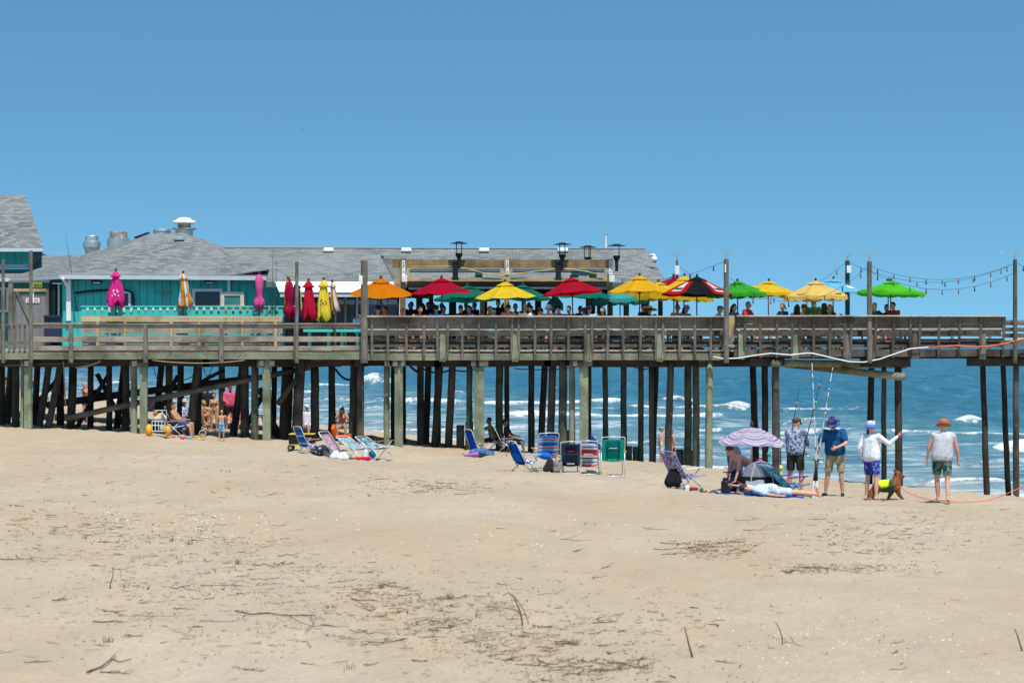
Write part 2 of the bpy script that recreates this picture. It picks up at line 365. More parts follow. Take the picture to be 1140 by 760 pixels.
DOORB = mat('grey_door_boards', (.20, .20, .20), .8, .15, 3, (4, 1, .4))
BOLT = mat('bolt_steel', (.22, .2, .18), .4, .2, 9, metal=.8)
Z_DECK = 6.70
# ================================================================== THE PIER
pier = thing('pier', 'long weathered timber pier on dark and pale green piles', 'pier', (0, 77, 2.5))
def pb(mb, name, m, label=None, smooth=False, parent=None, bevel=0):
    o = mb.build(name, m, parent or pier, smooth=smooth, world=True, bevel=bevel)
    if label: o['label'] = label
    return o
# deck boards, laid across the pier
def deck_run(x0, x1, y0, y1, z=Z_DECK):
    mb = MB(); x = x0; r = random.Random(int(x0*10))
    while x < x1:
        w = .14; mb.bb(x, min(x+w-.008, x1), y0-r.random()*.025, y1, z-.05, z+r.random()*.006); x += w
    return mb
XA0, XB0, XC0, XC1, XE = WX(-60, 75), WX(406, 75), WX(813, 75), WX(1118, 75), WX(1330, 75)
pb(deck_run(XA0, XB0, 75.0, 79.6), 'deck', WLEDGE)
pb(deck_run(XB0, WX(745, 75), 75.0, 93.0), 'deck', WLEDGE)
pb(deck_run(WX(745, 75), XE, 75.0, 81.0), 'deck', WLEDGE)
pb(deck_run(WX(-90, 90), XB0-.02, 84.6, 94.0), 'deck', WLEDGE)
for xg in (-25.0,): pb(deck_run(xg, xg+1.5, 79.61, 84.59), 'deck', WLEDGE)
# fascia boards along the near edge
def fascia(x0, x1, zt, zb, m, y=74.95):
    mb = MB(); x = x0; r = random.Random(9)
    while x < x1-.01:
        L = min(r.choice([2.44, 3.0, 3.66]), x1-x); mb.bb(x, x+L-.006, y-.022+r.random()*.006, y+.022, zb+r.random()*.02, zt-r.random()*.015); x += L
    return mb
pb(fascia(XA0, XB0-.05, 6.645, 6.37, WGREEN), 'fascia', WGREEN)
pb(fascia(XB0+.05, XC0-.1, 6.60, 6.34, WGREEN), 'fascia', WGREEN)
WSHADE = wood('grey_dark_boards', (.06, .054, .046), (.15, .135, .115), 'X')
pb(fascia(XC0+.12, XE, 6.74, 6.46, WSHADE), 'fascia', WSHADE)
# joists (dark, under the deck)
def joists(x0, x1, y0, y1, n):
    mb = MB()
    for i in range(n): 
        y = y0+(y1-y0)*(i+.5)/n; mb.bb(x0, x1, y-.035, y+.035, 6.40, 6.648)
    return mb
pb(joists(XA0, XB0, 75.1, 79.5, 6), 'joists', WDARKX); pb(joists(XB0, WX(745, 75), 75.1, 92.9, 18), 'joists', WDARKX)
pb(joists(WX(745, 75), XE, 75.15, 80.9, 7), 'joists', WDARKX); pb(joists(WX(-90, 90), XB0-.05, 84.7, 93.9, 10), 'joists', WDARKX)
# piles: (px top, px bottom, width px, row depth Y, tone)  top at the deck underside
GRN, DRK, BRN, OLV = WGREENZ, WDARK, WBROWNZ, WOLIVE
PIL = [(1, 1, 9, 77.5, DRK), (13, 8, 8, 79.2, DRK), (18, 17, 8, 76.6, DRK), (25, 25, 5, 75.5, GRN), (31.5, 31.5, 8, 75.2, GRN), (42, 39, 7, 79, DRK), (56, 44, 7.5, 77.2, BRN), (69, 54, 7.5, 76.4, BRN), (68, 67, 8, 79.2, DRK), (82, 79, 9, 76.8, DRK),
 (101, 101, 6.5, 78, DRK), (121.7, 121.7, 6.5, 77.5, DRK), (139, 130, 7, 79.2, DRK), (140, 140, 8, 76.8, DRK), (149, 149, 7.5, 75.7, GRN), (160, 160, 8, 75.2, GRN), (180, 174, 7, 79, DRK), (188, 188, 8, 86, DRK), (200, 200, 5.5, 77.5, DRK),
 (221, 211, 9, 76.4, BRN), (222, 220, 7, 77.8, DRK), (247, 247, 7, 86.5, DRK), (271, 260, 8, 77.5, DRK), (272.6, 272.6, 9, 76.6, BRN), (283.6, 283.6, 8, 75.8, OLV), (297, 297, 8.5, 75.2, GRN), (306, 304, 6, 78.8, DRK), (321, 317, 13, 76.8, DRK), (335, 330, 11, 76.2, BRN), (350.5, 350.5, 9, 76.6, DRK), (369.4, 369.4, 7.5, 77.2, DRK),
 (394.5, 393, 9, 76.0, DRK), (401.5, 401, 8, 75.6, BRN), (430.5, 430.5, 6.5, 75.7, GRN), (437.5, 437.5, 5, 79, DRK), (444, 444, 9, 75.2, GRN), (449.8, 449.8, 4, 80, DRK), (468, 468, 7.5, 77, DRK), (477.5, 474, 7, 79.5, DRK), (490, 484, 8, 77, DRK), (504, 499.5, 8, 77, BRN), (522.6, 522.6, 6.5, 75.8, OLV), (533.5, 533.5, 11, 75.2, GRN),
 (556, 556, 8, 77.5, OLV), (564.5, 564.5, 5.5, 80, OLV), (591.5, 591, 6.5, 77, DRK), (606.5, 602, 7, 77.5, DRK), (615.5, 612, 8, 76.5, BRN), (626.7, 626.7, 9, 76.0, OLV), (637, 637, 6.5, 75.7, GRN), (650, 650, 9.5, 75.2, GRN), (656.3, 656.3, 4, 79, OLV), (673.5, 674.5, 6, 78, OLV), (694, 694, 5.5, 78, OLV), (713.5, 713.5, 6, 78, OLV),
 (725, 726, 6, 77, BRN), (731, 727, 5.5, 79, DRK), (747, 743, 7.5, 76, BRN), (766, 766, 8, 77, OLV), (774.8, 774.8, 7.5, 76.2, OLV), (789.8, 788.8, 8, 75.3, GRN),
 (838, 842, 7, 80, DRK), (851.6, 852, 7, 77.5, DRK), (863.3, 864, 8, 75.4, BRN), (970.7, 967.5, 7, 79.5, DRK), (984, 984, 5.5, 77.5, BRN), (1000, 1001, 8, 75.5, DRK), (1094, 1098.5, 6.5, 76, DRK), (1116, 1123, 6, 78, DRK), (1131, 1131, 6.5, 75.4, BRN), (1210, 1212, 7, 76, DRK), (1222, 1226, 7, 79.5, DRK), (1236, 1236, 7, 75.4, BRN)]
# more piles in the second and third rows, under the building platform
for px in (444, 487, 533.5, 591.3, 626.7, 650, 694, 726): PIL.append((px, px+.6, 6.5, 91.5, DRK))
for px in (-40, 17, 67, 140, 201, 297, 350.5, 393): PIL.append((px, px+1, 6.5, 92.5, DRK))
for px in (-40, 31.5, 101, 160, 247, 320, 401): PIL.append((px, px-1, 6.2, 85.4, DRK))
for (pt, pbm, w, Y, m) in PIL:
    xt = WX(pt, 75)*1.0; xb = WX(pbm, 75)
    sc = Y/75.0; xt *= sc; xb *= sc
    zg = GZ(xb, Y)
    # the bottom pixel is where the pile meets the sand: carry the lean on below ground
    zt = 6.42; k = (zt-(zg-.7))/(zt-zg); xe = xt+(xb-xt)*k
    rr = w*Y/F/2; mb = MB(); n = 7; q = random.Random(int(pt*13+Y))
    square = (m is GRN and w > 7.5 and pt not in (789.8,))
    pts = [(xt+(xe-xt)*i/n+(0 if square else q.uniform(-.012, .012)), Y+(0 if square else q.uniform(-.012, .012)), zt+(zg-.7-zt)*i/n) for i in range(n+1)]
    if square: mb.bar(pts[0], pts[-1], rr*2, rr*1.8, up=(0, 1, 0))
    else: mb.tube(pts, [rr*(1+.10*i/n+q.uniform(-.03, .03)) for i in range(n+1)], 10)
    lab = {GRN: 'pale green treated pile along the near side', BRN: 'weathered brown grey pile', OLV: 'dark olive green pile', DRK: None}[m]
    pb(mb, 'pile', m, lab, smooth=not square)
# short sleeves and stubs of sawn piles standing at the feet of others
for (px, pt, w, Y) in [(512.5, 473, 9, 76.6), (522.5, 469.5, 9, 75.9), (620, 482, 8, 76.6), (629.5, 478.5, 9, 76.2), (700, 496.5, 7.5, 77.4), (707.5, 497, 6.5, 77.8), (757, 500, 8.5, 77.2), (767, 501, 10, 76.8)]:
    x = WX(px, Y); zg = GZ(x, Y); r_ = w*Y/F/2
    pb(MB().tube([(x, Y, zg-.5), (x, Y, (zg+WZ(pt, Y))/2), (x, Y, WZ(pt, Y))], [r_*1.03, r_, r_*.98], 12), 'stub', WOLIVE, smooth=True)
# pile caps: heavy cross beams under the deck and the log braces
for px, y0, y1 in [(28, 74.98, 79.4), (80, 76.2, 79.4), (155, 74.98, 79.4), (225, 76, 79.4), (290, 74.98, 79.4), (333, 75.6, 79.4), (398, 75.2, 79.4), (440, 74.98, 92.6), (486, 76, 92.6), (530, 74.98, 92.6), (562, 76.8, 92.6), (610, 76, 92.6), (644, 74.98, 92.6), (690, 77, 92.6), (728, 75.7, 92.6), (782, 75.1, 80.8)]:
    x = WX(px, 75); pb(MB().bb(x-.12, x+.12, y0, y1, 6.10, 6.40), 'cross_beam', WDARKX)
q = random.Random(4); x = XA0
while x < WX(800, 75):
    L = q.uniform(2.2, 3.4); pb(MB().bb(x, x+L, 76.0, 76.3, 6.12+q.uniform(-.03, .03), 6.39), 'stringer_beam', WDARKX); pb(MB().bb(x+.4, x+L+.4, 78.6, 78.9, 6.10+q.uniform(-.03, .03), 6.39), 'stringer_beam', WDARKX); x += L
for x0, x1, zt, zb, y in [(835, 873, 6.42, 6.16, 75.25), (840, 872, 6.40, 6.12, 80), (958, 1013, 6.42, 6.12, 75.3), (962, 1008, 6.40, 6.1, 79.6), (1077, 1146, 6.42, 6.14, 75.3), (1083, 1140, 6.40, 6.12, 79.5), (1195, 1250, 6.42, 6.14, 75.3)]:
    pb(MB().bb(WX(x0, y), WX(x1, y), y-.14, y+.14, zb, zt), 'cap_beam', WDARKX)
for px in (431, 440, 449, 527, 536, 541, 640, 657, 652, 150, 162, 30, 291, 303): pb(MB().box((WX(px, 75), 75.02, 6.24), (.16, .12, .20)), 'bracket_block', WGREYZ)
LOGM = wood('log_brace_wood', (.10, .085, .068), (.22, .19, .15), 'X', .1)
for a, b, r_, m in [(P(72.6, 466, 76.2), P(345, 409, 76.4), .105, LOGM), (P(52, 451, 78.6), P(280, 421, 78.7), .13, WDARKX), (P(289, 432, 77.0), P(311, 489, 77.2), .11, WDARK), (P(309, 450, 75.95), P(333, 419, 75.95), .10, WBROWNZ), (P(4, 407, 76), P(100, 404, 76), .03, LOGM), (P(20, 474, 78.9), P(66, 420, 78.9), .09, WDARK), (P(84, 478, 77.9), P(122, 415, 77.9), .085, WDARK), (P(108, 416, 78.3), P(140, 478, 78.3), .09, WDARK), (P(166, 482, 77.7), P(198, 418, 77.7), .085, WDARK), (P(270, 484, 78.4), P(300, 425, 78.4), .09, WDARK), (P(225, 425, 77.3), P(250, 412, 77.3), .07, WDARKX)]:
    d = b-a; pb(MB().tube([a, a+d*.33+Vector((0, 0, .03)), a+d*.66+Vector((0, 0, .02)), b], [r_, r_*1.05, r_*.98, r_*.93], 9), 'log_brace', m, smooth=True)
for a, b in [(P(860, 404, 75.0), P(1008, 406, 79.2)), (P(874, 405, 79.0), P(1006, 419.5, 75.0))]:
    o = pb(MB().tube([a, (a+b)/2, b], [.125, .13, .135], 12), 'log_brace', wood('pale_green_log', (.17, .18, .12), (.33, .34, .24), 'X', .1), 'round pale green log brace spanning two pile bents', smooth=True)
# hanging ropes and cables below the deck
def sag(a, b, s, n=10): 
    a = Vector(a); b = Vector(b); return [a.lerp(b, i/n)-Vector((0, 0, s*4*(i/n)*(1-i/n))) for i in range(n+1)]
ROPEM = mat('hemp_rope', (.30, .25, .18), .9, .2, 20)
for a, b, s, r_, m in [(P(170, 401, 74.9), P(272, 401, 74.9), .10, .018, ROPEM), (P(84, 409, 75.3), P(112, 402, 75), .04, .03, ROPEM), (P(196, 425, 77), P(217, 417, 77), .05, .015, BLACKM), (P(171, 408, 77), P(176, 422, 77), .1, .012, BLACKM), (P(226, 407, 77), P(236, 408, 77), .35, .014, BLACKM), (P(373, 410, 76), P(394, 421, 76), .18, .04, WDARK), (P(454, 404, 76), P(466, 414, 76.5), .05, .05, WDARK), (P(470, 410, 77), P(500, 412, 77), .12, .03, WDARK), (P(500, 409, 77), P(530, 410, 76.5), .12, .025, WDARK), (P(572, 410, 76), P(640, 409, 76), .06, .018, BLACKM), (P(705, 408, 76.2), P(722, 410, 76.2), .05, .02, WDARK)]:
    pb(MB().tube(sag(a, b, s), r_, 6), 'slung_rope', m, smooth=True)
pb(MB().tube([P(70.5, 402, 75.9), P(72, 430, 75.9), P(73, 452, 76)], .022, 6), 'drain_pipe', ROPEM)

# ================================================================== RAILINGS (each run a thing)
CAPM = WLEDGE
rA = thing('railing', 'grey post and three rail railing along the open left stretch of the pier', 'railing', (WX(180, 75), 75, Z_DECK))
YR = 74.93
for px in (80, 163, 247, 330):
    x = WX(px, 75); mb = MB().bb(x-.07, x+.07, YR-.13, YR-.025, 6.27, 7.60); 
    p = pb(mb, 'post', WGREYZ, parent=rA)
    for bx, bz in ((-.03, 6.36), (.03, 6.48)): pb(MB().lathe([(.025, 0), (.025, .02)], (x+bx, YR-.135, bz), 8, (0, -1, 0)), 'bolt', BOLT, parent=p)
def rail_run(x0, x1, zt, zb, y0=YR-.02, y1=YR+.02, step=2.6, seed=1):
    mb = MB(); r = random.Random(seed); x = x0
    while x < x1-.01:
        L = min(step, x1-x); dz = r.uniform(-.008, .008); mb.bb(x, x+L-.008, y0-r.random()*.004, y1, zb+dz, zt+dz); x += L
    return mb
xa = WX(37, 75); xb_ = WX(404, 75)
pb(rail_run(xa, xb_, 7.635, 7.595, YR-.12, YR+.10, 2.6, 2), 'cap_rail', WSUN, parent=rA)
pb(rail_run(xa, xb_, 7.590, 7.46, seed=3), 'rail', WSUN, parent=rA)
pb(rail_run(xa, xb_, 7.17, 6.985, seed=4), 'rail', WSUN, parent=rA)
pb(rail_run(xa, xb_, 6.85, 6.69, seed=5), 'rail', WSUN, parent=rA)
# corner run at far left with upright boards
rL = thing('corner_railing', 'short railing of upright boards at the far left corner of the pier', 'railing', (WX(18, 75), 75, Z_DECK))
for px, w in ((2, .22), (11, .05), (16, .06), (22.5, .05), (28, .06), (-12, .06), (-22, .06), (-32, .22)):
    x = WX(px, 75); pb(MB().bb(x-w/2, x+w/2, YR-.03, YR+.03, 6.66, 7.56), 'board', WGREYZ, parent=rL)
pb(rail_run(WX(-60, 75), WX(34, 75), 7.60, 7.565, YR-.08, YR+.08), 'cap_rail', WGREY, parent=rL)
pb(rail_run(WX(-60, 75), WX(34, 75), 7.0, 6.9, YR+.035, YR+.07), 'rail', WGREY, parent=rL)

def bench_wall(x0, x1, zcap, zbot, posts, blocks, label, m_board, m_post, ledge_z, parent_name):
    """outward-leaning bench back: posts lean outward at the top, boards behind them"""
    t = thing(parent_name, label, 'bench wall', ((x0+x1)/2, 75, Z_DECK))
    lean = .16
    def yy(z): return YR-.02-lean*(z-6.5)/1.3
    r = random.Random(int(x0*7))
    for px in posts:
        x = WX(px, 75); dx = r.uniform(-.035, .035)
        p = pb(MB().bar((x, yy(zbot)-.045, zbot), (x+dx, yy(zcap-.03)-.045, zcap-.03), .085, .045, up=(0, 1, 0)), 'post', m_post, parent=t)
    # cap and boards
    pb(rail_run(x0, x1, zcap, zcap-.045, yy(zcap)-.14, yy(zcap)+.12, 2.44, 7), 'cap_board', WLEDGE, parent=t)
    for k, (za, zb) in enumerate(((zcap-.05, zcap-.30), (zcap-.31, ledge_z+.02))):
        mb = MB(); x = x0; 
        while x < x1-.01:
            L = min(2.44, x1-x); ym = yy((za+zb)/2); lz = r.uniform(-.006, .006)
            mb.box((x+L/2, ym, (za+zb)/2+lz), (L-.01, .035, za-zb), (math.atan(lean/1.3), 0, 0)); x += L
        pb(mb, 'back_board', m_board, parent=t)
    pb(rail_run(x0, x1, ledge_z+.018, ledge_z-.022, yy(ledge_z)-.03, yy(ledge_z)+.5, 2.44, 8), 'seat_board', WLEDGE, parent=t)
    for za, zb, yo in ((7.10, 7.02, .03), (6.90, 6.80, .03), (7.38, 7.20, .50), (7.00, 6.90, .52)):  # rear two are added occluders that darken the gaps under the seat
        pb(rail_run(x0, x1, za, zb, YR+yo, YR+yo+.04, 2.6, 9), 'rail', WSHADE, parent=t)
    for px, m in blocks:
        x = WX(px, 75); b_ = pb(MB().bb(x-.105, x+.105, YR-.10, YR-.02, zbot-.06, ledge_z-.07), 'support_post', m, parent=t)
        for bx, bz in ((-.04, .02), (.045, .06)): pb(MB().lathe([(.03, 0), (.03, .025)], (x+bx, YR-.105, zbot+bz), 8, (0, -1, 0)), 'bolt', BOLT, parent=b_)
    return t
pB = [414.5, 432, 452.6, 472, 487.5, 498, 514.7, 532.7, 552, 569.5, 577.7, 595.8, 613.3, 632.6, 651, 659, 676, 694, 712.5, 730, 738.6, 756, 773.5, 791]
bench_wall(WX(409, 75), WX(805, 75), 7.895, 6.36, pB, [(493, WGREENZ), (573.5, WGREENZ), (654.8, WGREENZ), (734.3, WGREENZ)], 'long outward leaning wooden bench wall in front of the crowded middle deck', WGREY, WGREYZ, 7.42, 'bench_wall')
pC = [828, 846, 864, 881, 889, 905, 923, 939, 946.5, 967, 973, 993, 1013, 1022, 1043.8, 1066.5, 1090, 1115.6]
WG2 = wood('dark_weathered_boards', (.07, .058, .047), (.18, .15, .12), 'X')
WG2Z = wood('dark_weathered_posts', (.065, .055, .045), (.16, .135, .11), 'Z')
bench_wall(WX(819, 75), WX(1118, 75), 7.91, 6.44, pC, [(825, WGREENZ), (884.5, WGREENZ), (942.5, WGREYZ), (969.5, WGREYZ), (1018, WGREYZ), (1093, WGREYZ)], 'dark wooden bench wall along the narrow seaward stretch of the pier', WG2, WG2Z, 7.44, 'bench_wall')
# diagonal plank at the joint
jb = thing('corner_brace', 'pale plywood corner brace beside the tall pole at the joint of the two bench walls', 'brace', (WX(815, 75), 75, 6.5))
pb(MB().bar(P(822, 352, 74.9), P(813, 384, 74.9), .14, .05, up=(0, 1, 0)), 'brace_plank', WGREYZ, parent=jb)
pb(MB().bb(WX(811, 75), WX(817.5, 75), 74.96, 75.0, 7.3, 7.9), 'plywood_panel', WNEWZ, parent=jb)
# seaward railing and the far-side railing
rR = thing('railing', 'brown horizontal board railing at the seaward right end of the pier', 'railing', (WX(1200, 75), 75, Z_DECK))
x0, x1 = WX(1118.5, 75), XE
for za, zb in ((7.74, 7.70), (7.69, 7.56), (7.49, 7.40), (7.28, 7.13), (7.03, 6.92)):
    pb(rail_run(x0, x1, za, zb, YR-.02, YR+.03, 2.5, int(za*9)), 'rail', WBEAM if za > 7.7 else WGREY, parent=rR)
for px in (1175, 1215, 1256, 1300): pb(MB().bb(WX(px, 75)-.07, WX(px, 75)+.07, YR-.1, YR-.025, 6.4, 7.72), 'post', WGREYZ, parent=rR)
rF = thing('railing', 'slatted railing along the far side of the narrow pier stretch seen through the bench wall', 'railing', (WX(1000, 81), 81, Z_DECK))
for za, zb in ((7.72, 7.62), (7.44, 7.36), (7.24, 7.18), (7.05, 6.97), (6.9, 6.84)):
    pb(rail_run(WX(760, 81), WX(1290, 81), za, zb, 80.9, 80.94, 2.5, int(za*9)), 'rail', WGREY, parent=rF)
for px in range(765, 1290, 42): pb(MB().bb(WX(px, 81)-.05, WX(px, 81)+.05, 80.8, 80.89, 6.70, 7.8), 'post', WGREYZ, parent=rF)
rF2 = thing('railing', 'railing along the far edge of the dining deck behind the tables', 'railing', (WX(600, 93), 93, Z_DECK))
for za, zb in ((7.66, 7.58), (7.35, 7.28), (7.1, 7.03), (6.9, 6.84)):
    pb(rail_run(WX(445, 93), WX(735, 93), za, zb, 92.9, 92.94, 2.5, int(za*9)), 'rail', WSHADE, parent=rF2)
for za, zb in ((7.33, 7.12), (7.02, 6.91), (6.89, 6.72)): pb(rail_run(WX(445, 93), WX(735, 93), za, zb, 92.95, 92.99, 2.5, int(za*7)), 'board', WSHADE, parent=rF2)  # solid dark boards added to block bright sky behind the bench gaps
for px in range(450, 740, 42): pb(MB().bb(WX(px, 93)-.05, WX(px, 93)+.05, 92.8, 92.89, 6.70, 7.64), 'post', WSHADE, parent=rF2)
# tall light poles
POLES = {}
def pole(px, pyt, Y, w, label, m=WGREYZ, pb_=None, name='light_pole', spike=True, box=None):
    x = WX(px, Y); t = thing(name, label, 'pole', (x, Y, 6.3)); zt = WZ(pyt, Y); zb = 6.25 if pb_ is None else WZ(pb_, Y); r_ = w*Y/F/2
    pb(MB().tube([(x, Y, zb), (x, Y, (zb+zt)/2), (x, Y, zt)], [r_, r_*.98, r_*.92], 10), 'shaft', m, parent=t)
    if spike:
        mb = MB().tube([(x, Y, zt), (x, Y, zt+.12)], .03, 6).sph((x, Y, zt+.13), .035, seg=6)
        for k in range(10):
            a = k*2*math.pi/10; mb.tube([(x+.02*math.cos(a), Y+.02*math.sin(a), zt+.14), (x+.25*math.cos(a), Y+.25*math.sin(a), zt+.30), (x+.5*math.cos(a), Y+.5*math.sin(a), zt+.24)], .0035, 4)
        pb(mb, 'bird_spikes', METAL, parent=t)
    if box:
        px2, py2, w2, h2 = box; pb(MB().bb(WX(px2-w2/2, Y), WX(px2+w2/2, Y), Y-r_-.12, Y-r_-.02, WZ(py2+h2/2, Y), WZ(py2-h2/2, Y)), 'junction_box', WHITEP, parent=t, bevel=.01)
    POLES[px] = Vector((x, Y, zt)); return t
pole(3.5, 289, 74.75, 4, 'slim grey wooden pole at the far left edge', spike=False)
pole(34.5, 279, 74.75, 4, 'slim grey wooden pole in front of the grey gate with the red lettered sign', spike=False)
pole(330.5, 291, 74.75, 4, 'slim grey wooden pole in front of the folded crimson umbrellas', spike=False)
pole(405.5, 290, 74.7, 8, 'thick weathered wooden pole left of the orange umbrella where the bench wall begins', spike=False, box=(402, 312, 4, 10))
pole(808.5, 288.5, 74.7, 6, 'tall weathered pole beside the black and red umbrella', box=(807, 299, 1.5, 9))
pole(968, 291, 74.75, 6, 'tall weathered pole in front of the bright green umbrella at right', name='light_pole')
pole(1130, 289, 74.75, 5, 'tall pole at the right edge beyond the end of the dark bench wall', WOLIVE)
pole(943.5, 290, 80.7, 5.5, 'dark painted pole with a white box behind the pale yellow and blue umbrellas', OLV, 392, box=(944.3, 300, 5, 8))
pole(753.8, 290, 80.7, 3, 'thin pole with a white box behind the crimson and yellow umbrellas', WGREYZ, 392, box=(753.5, 301, 5, 10))
# string lights
LAMPM = mat('lamp_bulb_glass', (.10, .095, .085), .25, .2, 9, spec=.5)
def string_lights(a, b, s, nb, label, tail=None):
    a = Vector(a); b = Vector(b); t = thing('string_lights', label, 'string lights', a)
    pts = sag(a, b, s, 24); pb(MB().tube(pts, .0065, 5), 'cable', BLACKM, parent=t)
    for i in range(nb):
        k = (i+.5)/nb; p = a.lerp(b, k)-Vector((0, 0, s*4*k*(1-k)))
        o = pb(MB().tube([p, p-Vector((0, 0, .10))], [.016, .02], 6).lathe([(.010, -.185), (.028, -.16), (.027, -.13), (.018, -.10)], p, 7), 'bulb', LAMPM if i % 3 else BLACKM, parent=t, smooth=True)
string_lights(P(808, 290, 74.8), P(681, 308, 81), .35, 5, 'string of black bulbs from the tall pole leftwards over the yellow umbrellas to the roof')
string_lights(P(757, 297, 80.6), P(943, 291, 80.6), 1.3, 8, 'string of bulbs from the thin white boxed pole across to the dark pole')
string_lights(P(808, 306, 74.8), P(968, 295, 74.8), 1.1, 8, 'string of bulbs hung low between the two tall weathered poles')
string_lights(P(968, 296, 74.8), P(1130, 293, 74.8), .52, 9, 'upper string of bulbs from the right weathered pole to the pole at the right edge')
string_lights(P(968, 302, 74.8), P(1130, 303, 74.8), .62, 9, 'lower string of bulbs from the right weathered pole to the pole at the right edge')
string_lights(P(1130, 292, 74.8), P(1260, 292, 74.8), .5, 7, 'string of bulbs running out of the right edge of the picture')
string_lights(P(943, 291, 80.6), P(1130, 293, 80.6), .75, 6, 'faint string of bulbs along the far side of the pier at right')
# hoses slung on the pier
hw = MB().tube([P(x, y, 74.74) for x, y in ((794, 397), (806, 399.3), (822, 398.5), (840, 395.5), (858, 393.2), (880, 395), (898, 393), (905, 393.2), (925, 398), (945, 402.5), (962, 403), (980, 399.5), (1000, 392.5), (1014, 388), (1034, 386.3))], .021, 8).build('hose', WHITEP, None, smooth=True); tag(hw, 'white hose slung in waves along the outside of the pier', 'hose')
ORM = mat('orange_plastic', (.75, .12, .035), .5, .1, 5)
ho = MB().tube([P(x, y, 74.70) for x, y in ((1034, 386.3), (1050, 385.5), (1066, 384.6), (1085, 386), (1100, 385.5), (1116, 383), (1130, 379.5), (1150, 375), (1200, 380))], .024, 8).build('hose', ORM, None, smooth=True); tag(ho, 'orange hose slung along the outside of the pier at right', 'hose')
# ================================================================== BUILDINGS
def shingle_mat():
    m = bpy.data.materials.new('grey_shingles'); t, b = nodes_of(m)
    uv = t.nodes.new('ShaderNodeUVMap'); uv.uv_map = 'UVMap'
    br = t.nodes.new('ShaderNodeTexBrick'); t.links.new(uv.outputs[0], br.inputs['Vector'])
    br.inputs['Color1'].default_value = rgba((.115, .123, .125)); br.inputs['Color2'].default_value = rgba((.26, .272, .27)); br.inputs['Mortar'].default_value = rgba((.09, .095, .10))
    br.inputs['Scale'].default_value = 1; br.inputs['Brick Width'].default_value = .30; br.inputs['Row Height'].default_value = .145; br.inputs['Mortar Size'].default_value = .012; br.inputs['Mortar Smooth'].default_value = .3; br.inputs['Bias'].default_value = -.1
    mm = t.nodes.new('ShaderNodeMapping'); mm.inputs['Scale'].default_value = (1.2, 3.0, 1); t.links.new(uv.outputs[0], mm.inputs['Vector'])
    n1 = noise_n(t, mm.outputs[0], 1.0, 5, .6); n2 = noise_n(t, uv.outputs[0], .35, 3)
    c = mix(t, ramp(t, n1, [(.3, .6), (.55, 0.0)]), br.outputs['Color'], (.17, .185, .185))
    c = mix(t, ramp(t, n2, [(.4, 0.0), (.7, .4)]), c, (.25, .26, .25))
    t.links.new(c, b.inputs['Base Color']); b.inputs['Roughness'].default_value = .92; b.inputs['Specular IOR Level'].default_value = .1
    bump_n(t, b, br.outputs['Fac'], -.6, .03); return m
SHING = shingle_mat()
def roof_obj(name, faces, parent, m=SHING, th=.10):
    """faces: lists of world points; uv in metres along the horizontal and up the slope"""
    bm = bmesh.new(); uvl = bm.loops.layers.uv.new('UVMap'); off = Vector(parent_loc(parent))
    for pts in faces:
        pts = [Vector(p) for p in pts]; n = (pts[1]-pts[0]).cross(pts[2]-pts[0]).normalized()
        if n.z < 0: pts.reverse(); n = -n
        h = Vector((0, 0, 1)).cross(n); h = h.normalized() if h.length > 1e-4 else Vector((1, 0, 0)); u = n.cross(h)
        top = [bm.verts.new(p-off) for p in pts]; f = bm.faces.new(top)
        for l, p in zip(f.loops, pts): l[uvl].uv = (p.dot(h), p.dot(u))
        bot = [bm.verts.new(p-off-Vector((0, 0, th))) for p in pts]; bm.faces.new(bot[::-1])
        for i in range(len(pts)): 
            j = (i+1) % len(pts); f = bm.faces.new((top[i], bot[i], bot[j], top[j]))
            for l in f.loops: l[uvl].uv = (l.vert.co.x, l.vert.co.z)
    me = bpy.data.meshes.new(name); bm.to_mesh(me); bm.free(); me.materials.append(m)
    o = bpy.data.objects.new(name, me); COL.objects.link(o); o.parent = parent; return o
def wpb(x0, x1, y0, y1, Y, d, name, m, parent, bevel=0):     # box facing the camera given by its picture-size at depth Y
    return pb(MB().bb(WX(x0, Y), WX(x1, Y), Y-d, Y, WZ(y1, Y), WZ(y0, Y)), name, m, parent=parent, bevel=bevel)
def siding(name, p0, p1, z0, z1, parent, m=TEAL):            # vertical-groove wall between two ground points
    p0 = Vector(p0); p1 = Vector(p1); d = (p1-p0); L = d.length; d.normalize(); mb = MB(); n = max(1, int(L/.3)); w = L/n
    for i in range(n):
        a = p0+d*(i*w+.012); b_ = p0+d*((i+1)*w-.012)
        mb.bar(((a+b_)/2).to_3d()+Vector((0, 0, z0)), ((a+b_)/2).to_3d()+Vector((0, 0, z1)), w-.024, .08, up=Vector((-d.y, d.x, 0)))
    q = (p0+p1)/2; nrm = Vector((-d.y, d.x)); nrm = nrm if nrm.y > 0 else -nrm
    mb.bar((q+nrm*.03).to_3d()+Vector((0, 0, z0+.002)), (q+nrm*.03).to_3d()+Vector((0, 0, z1-.002)), L-.004, .06, up=Vector((-d.y, d.x, 0)))
    return pb(mb, name, m, parent=parent)
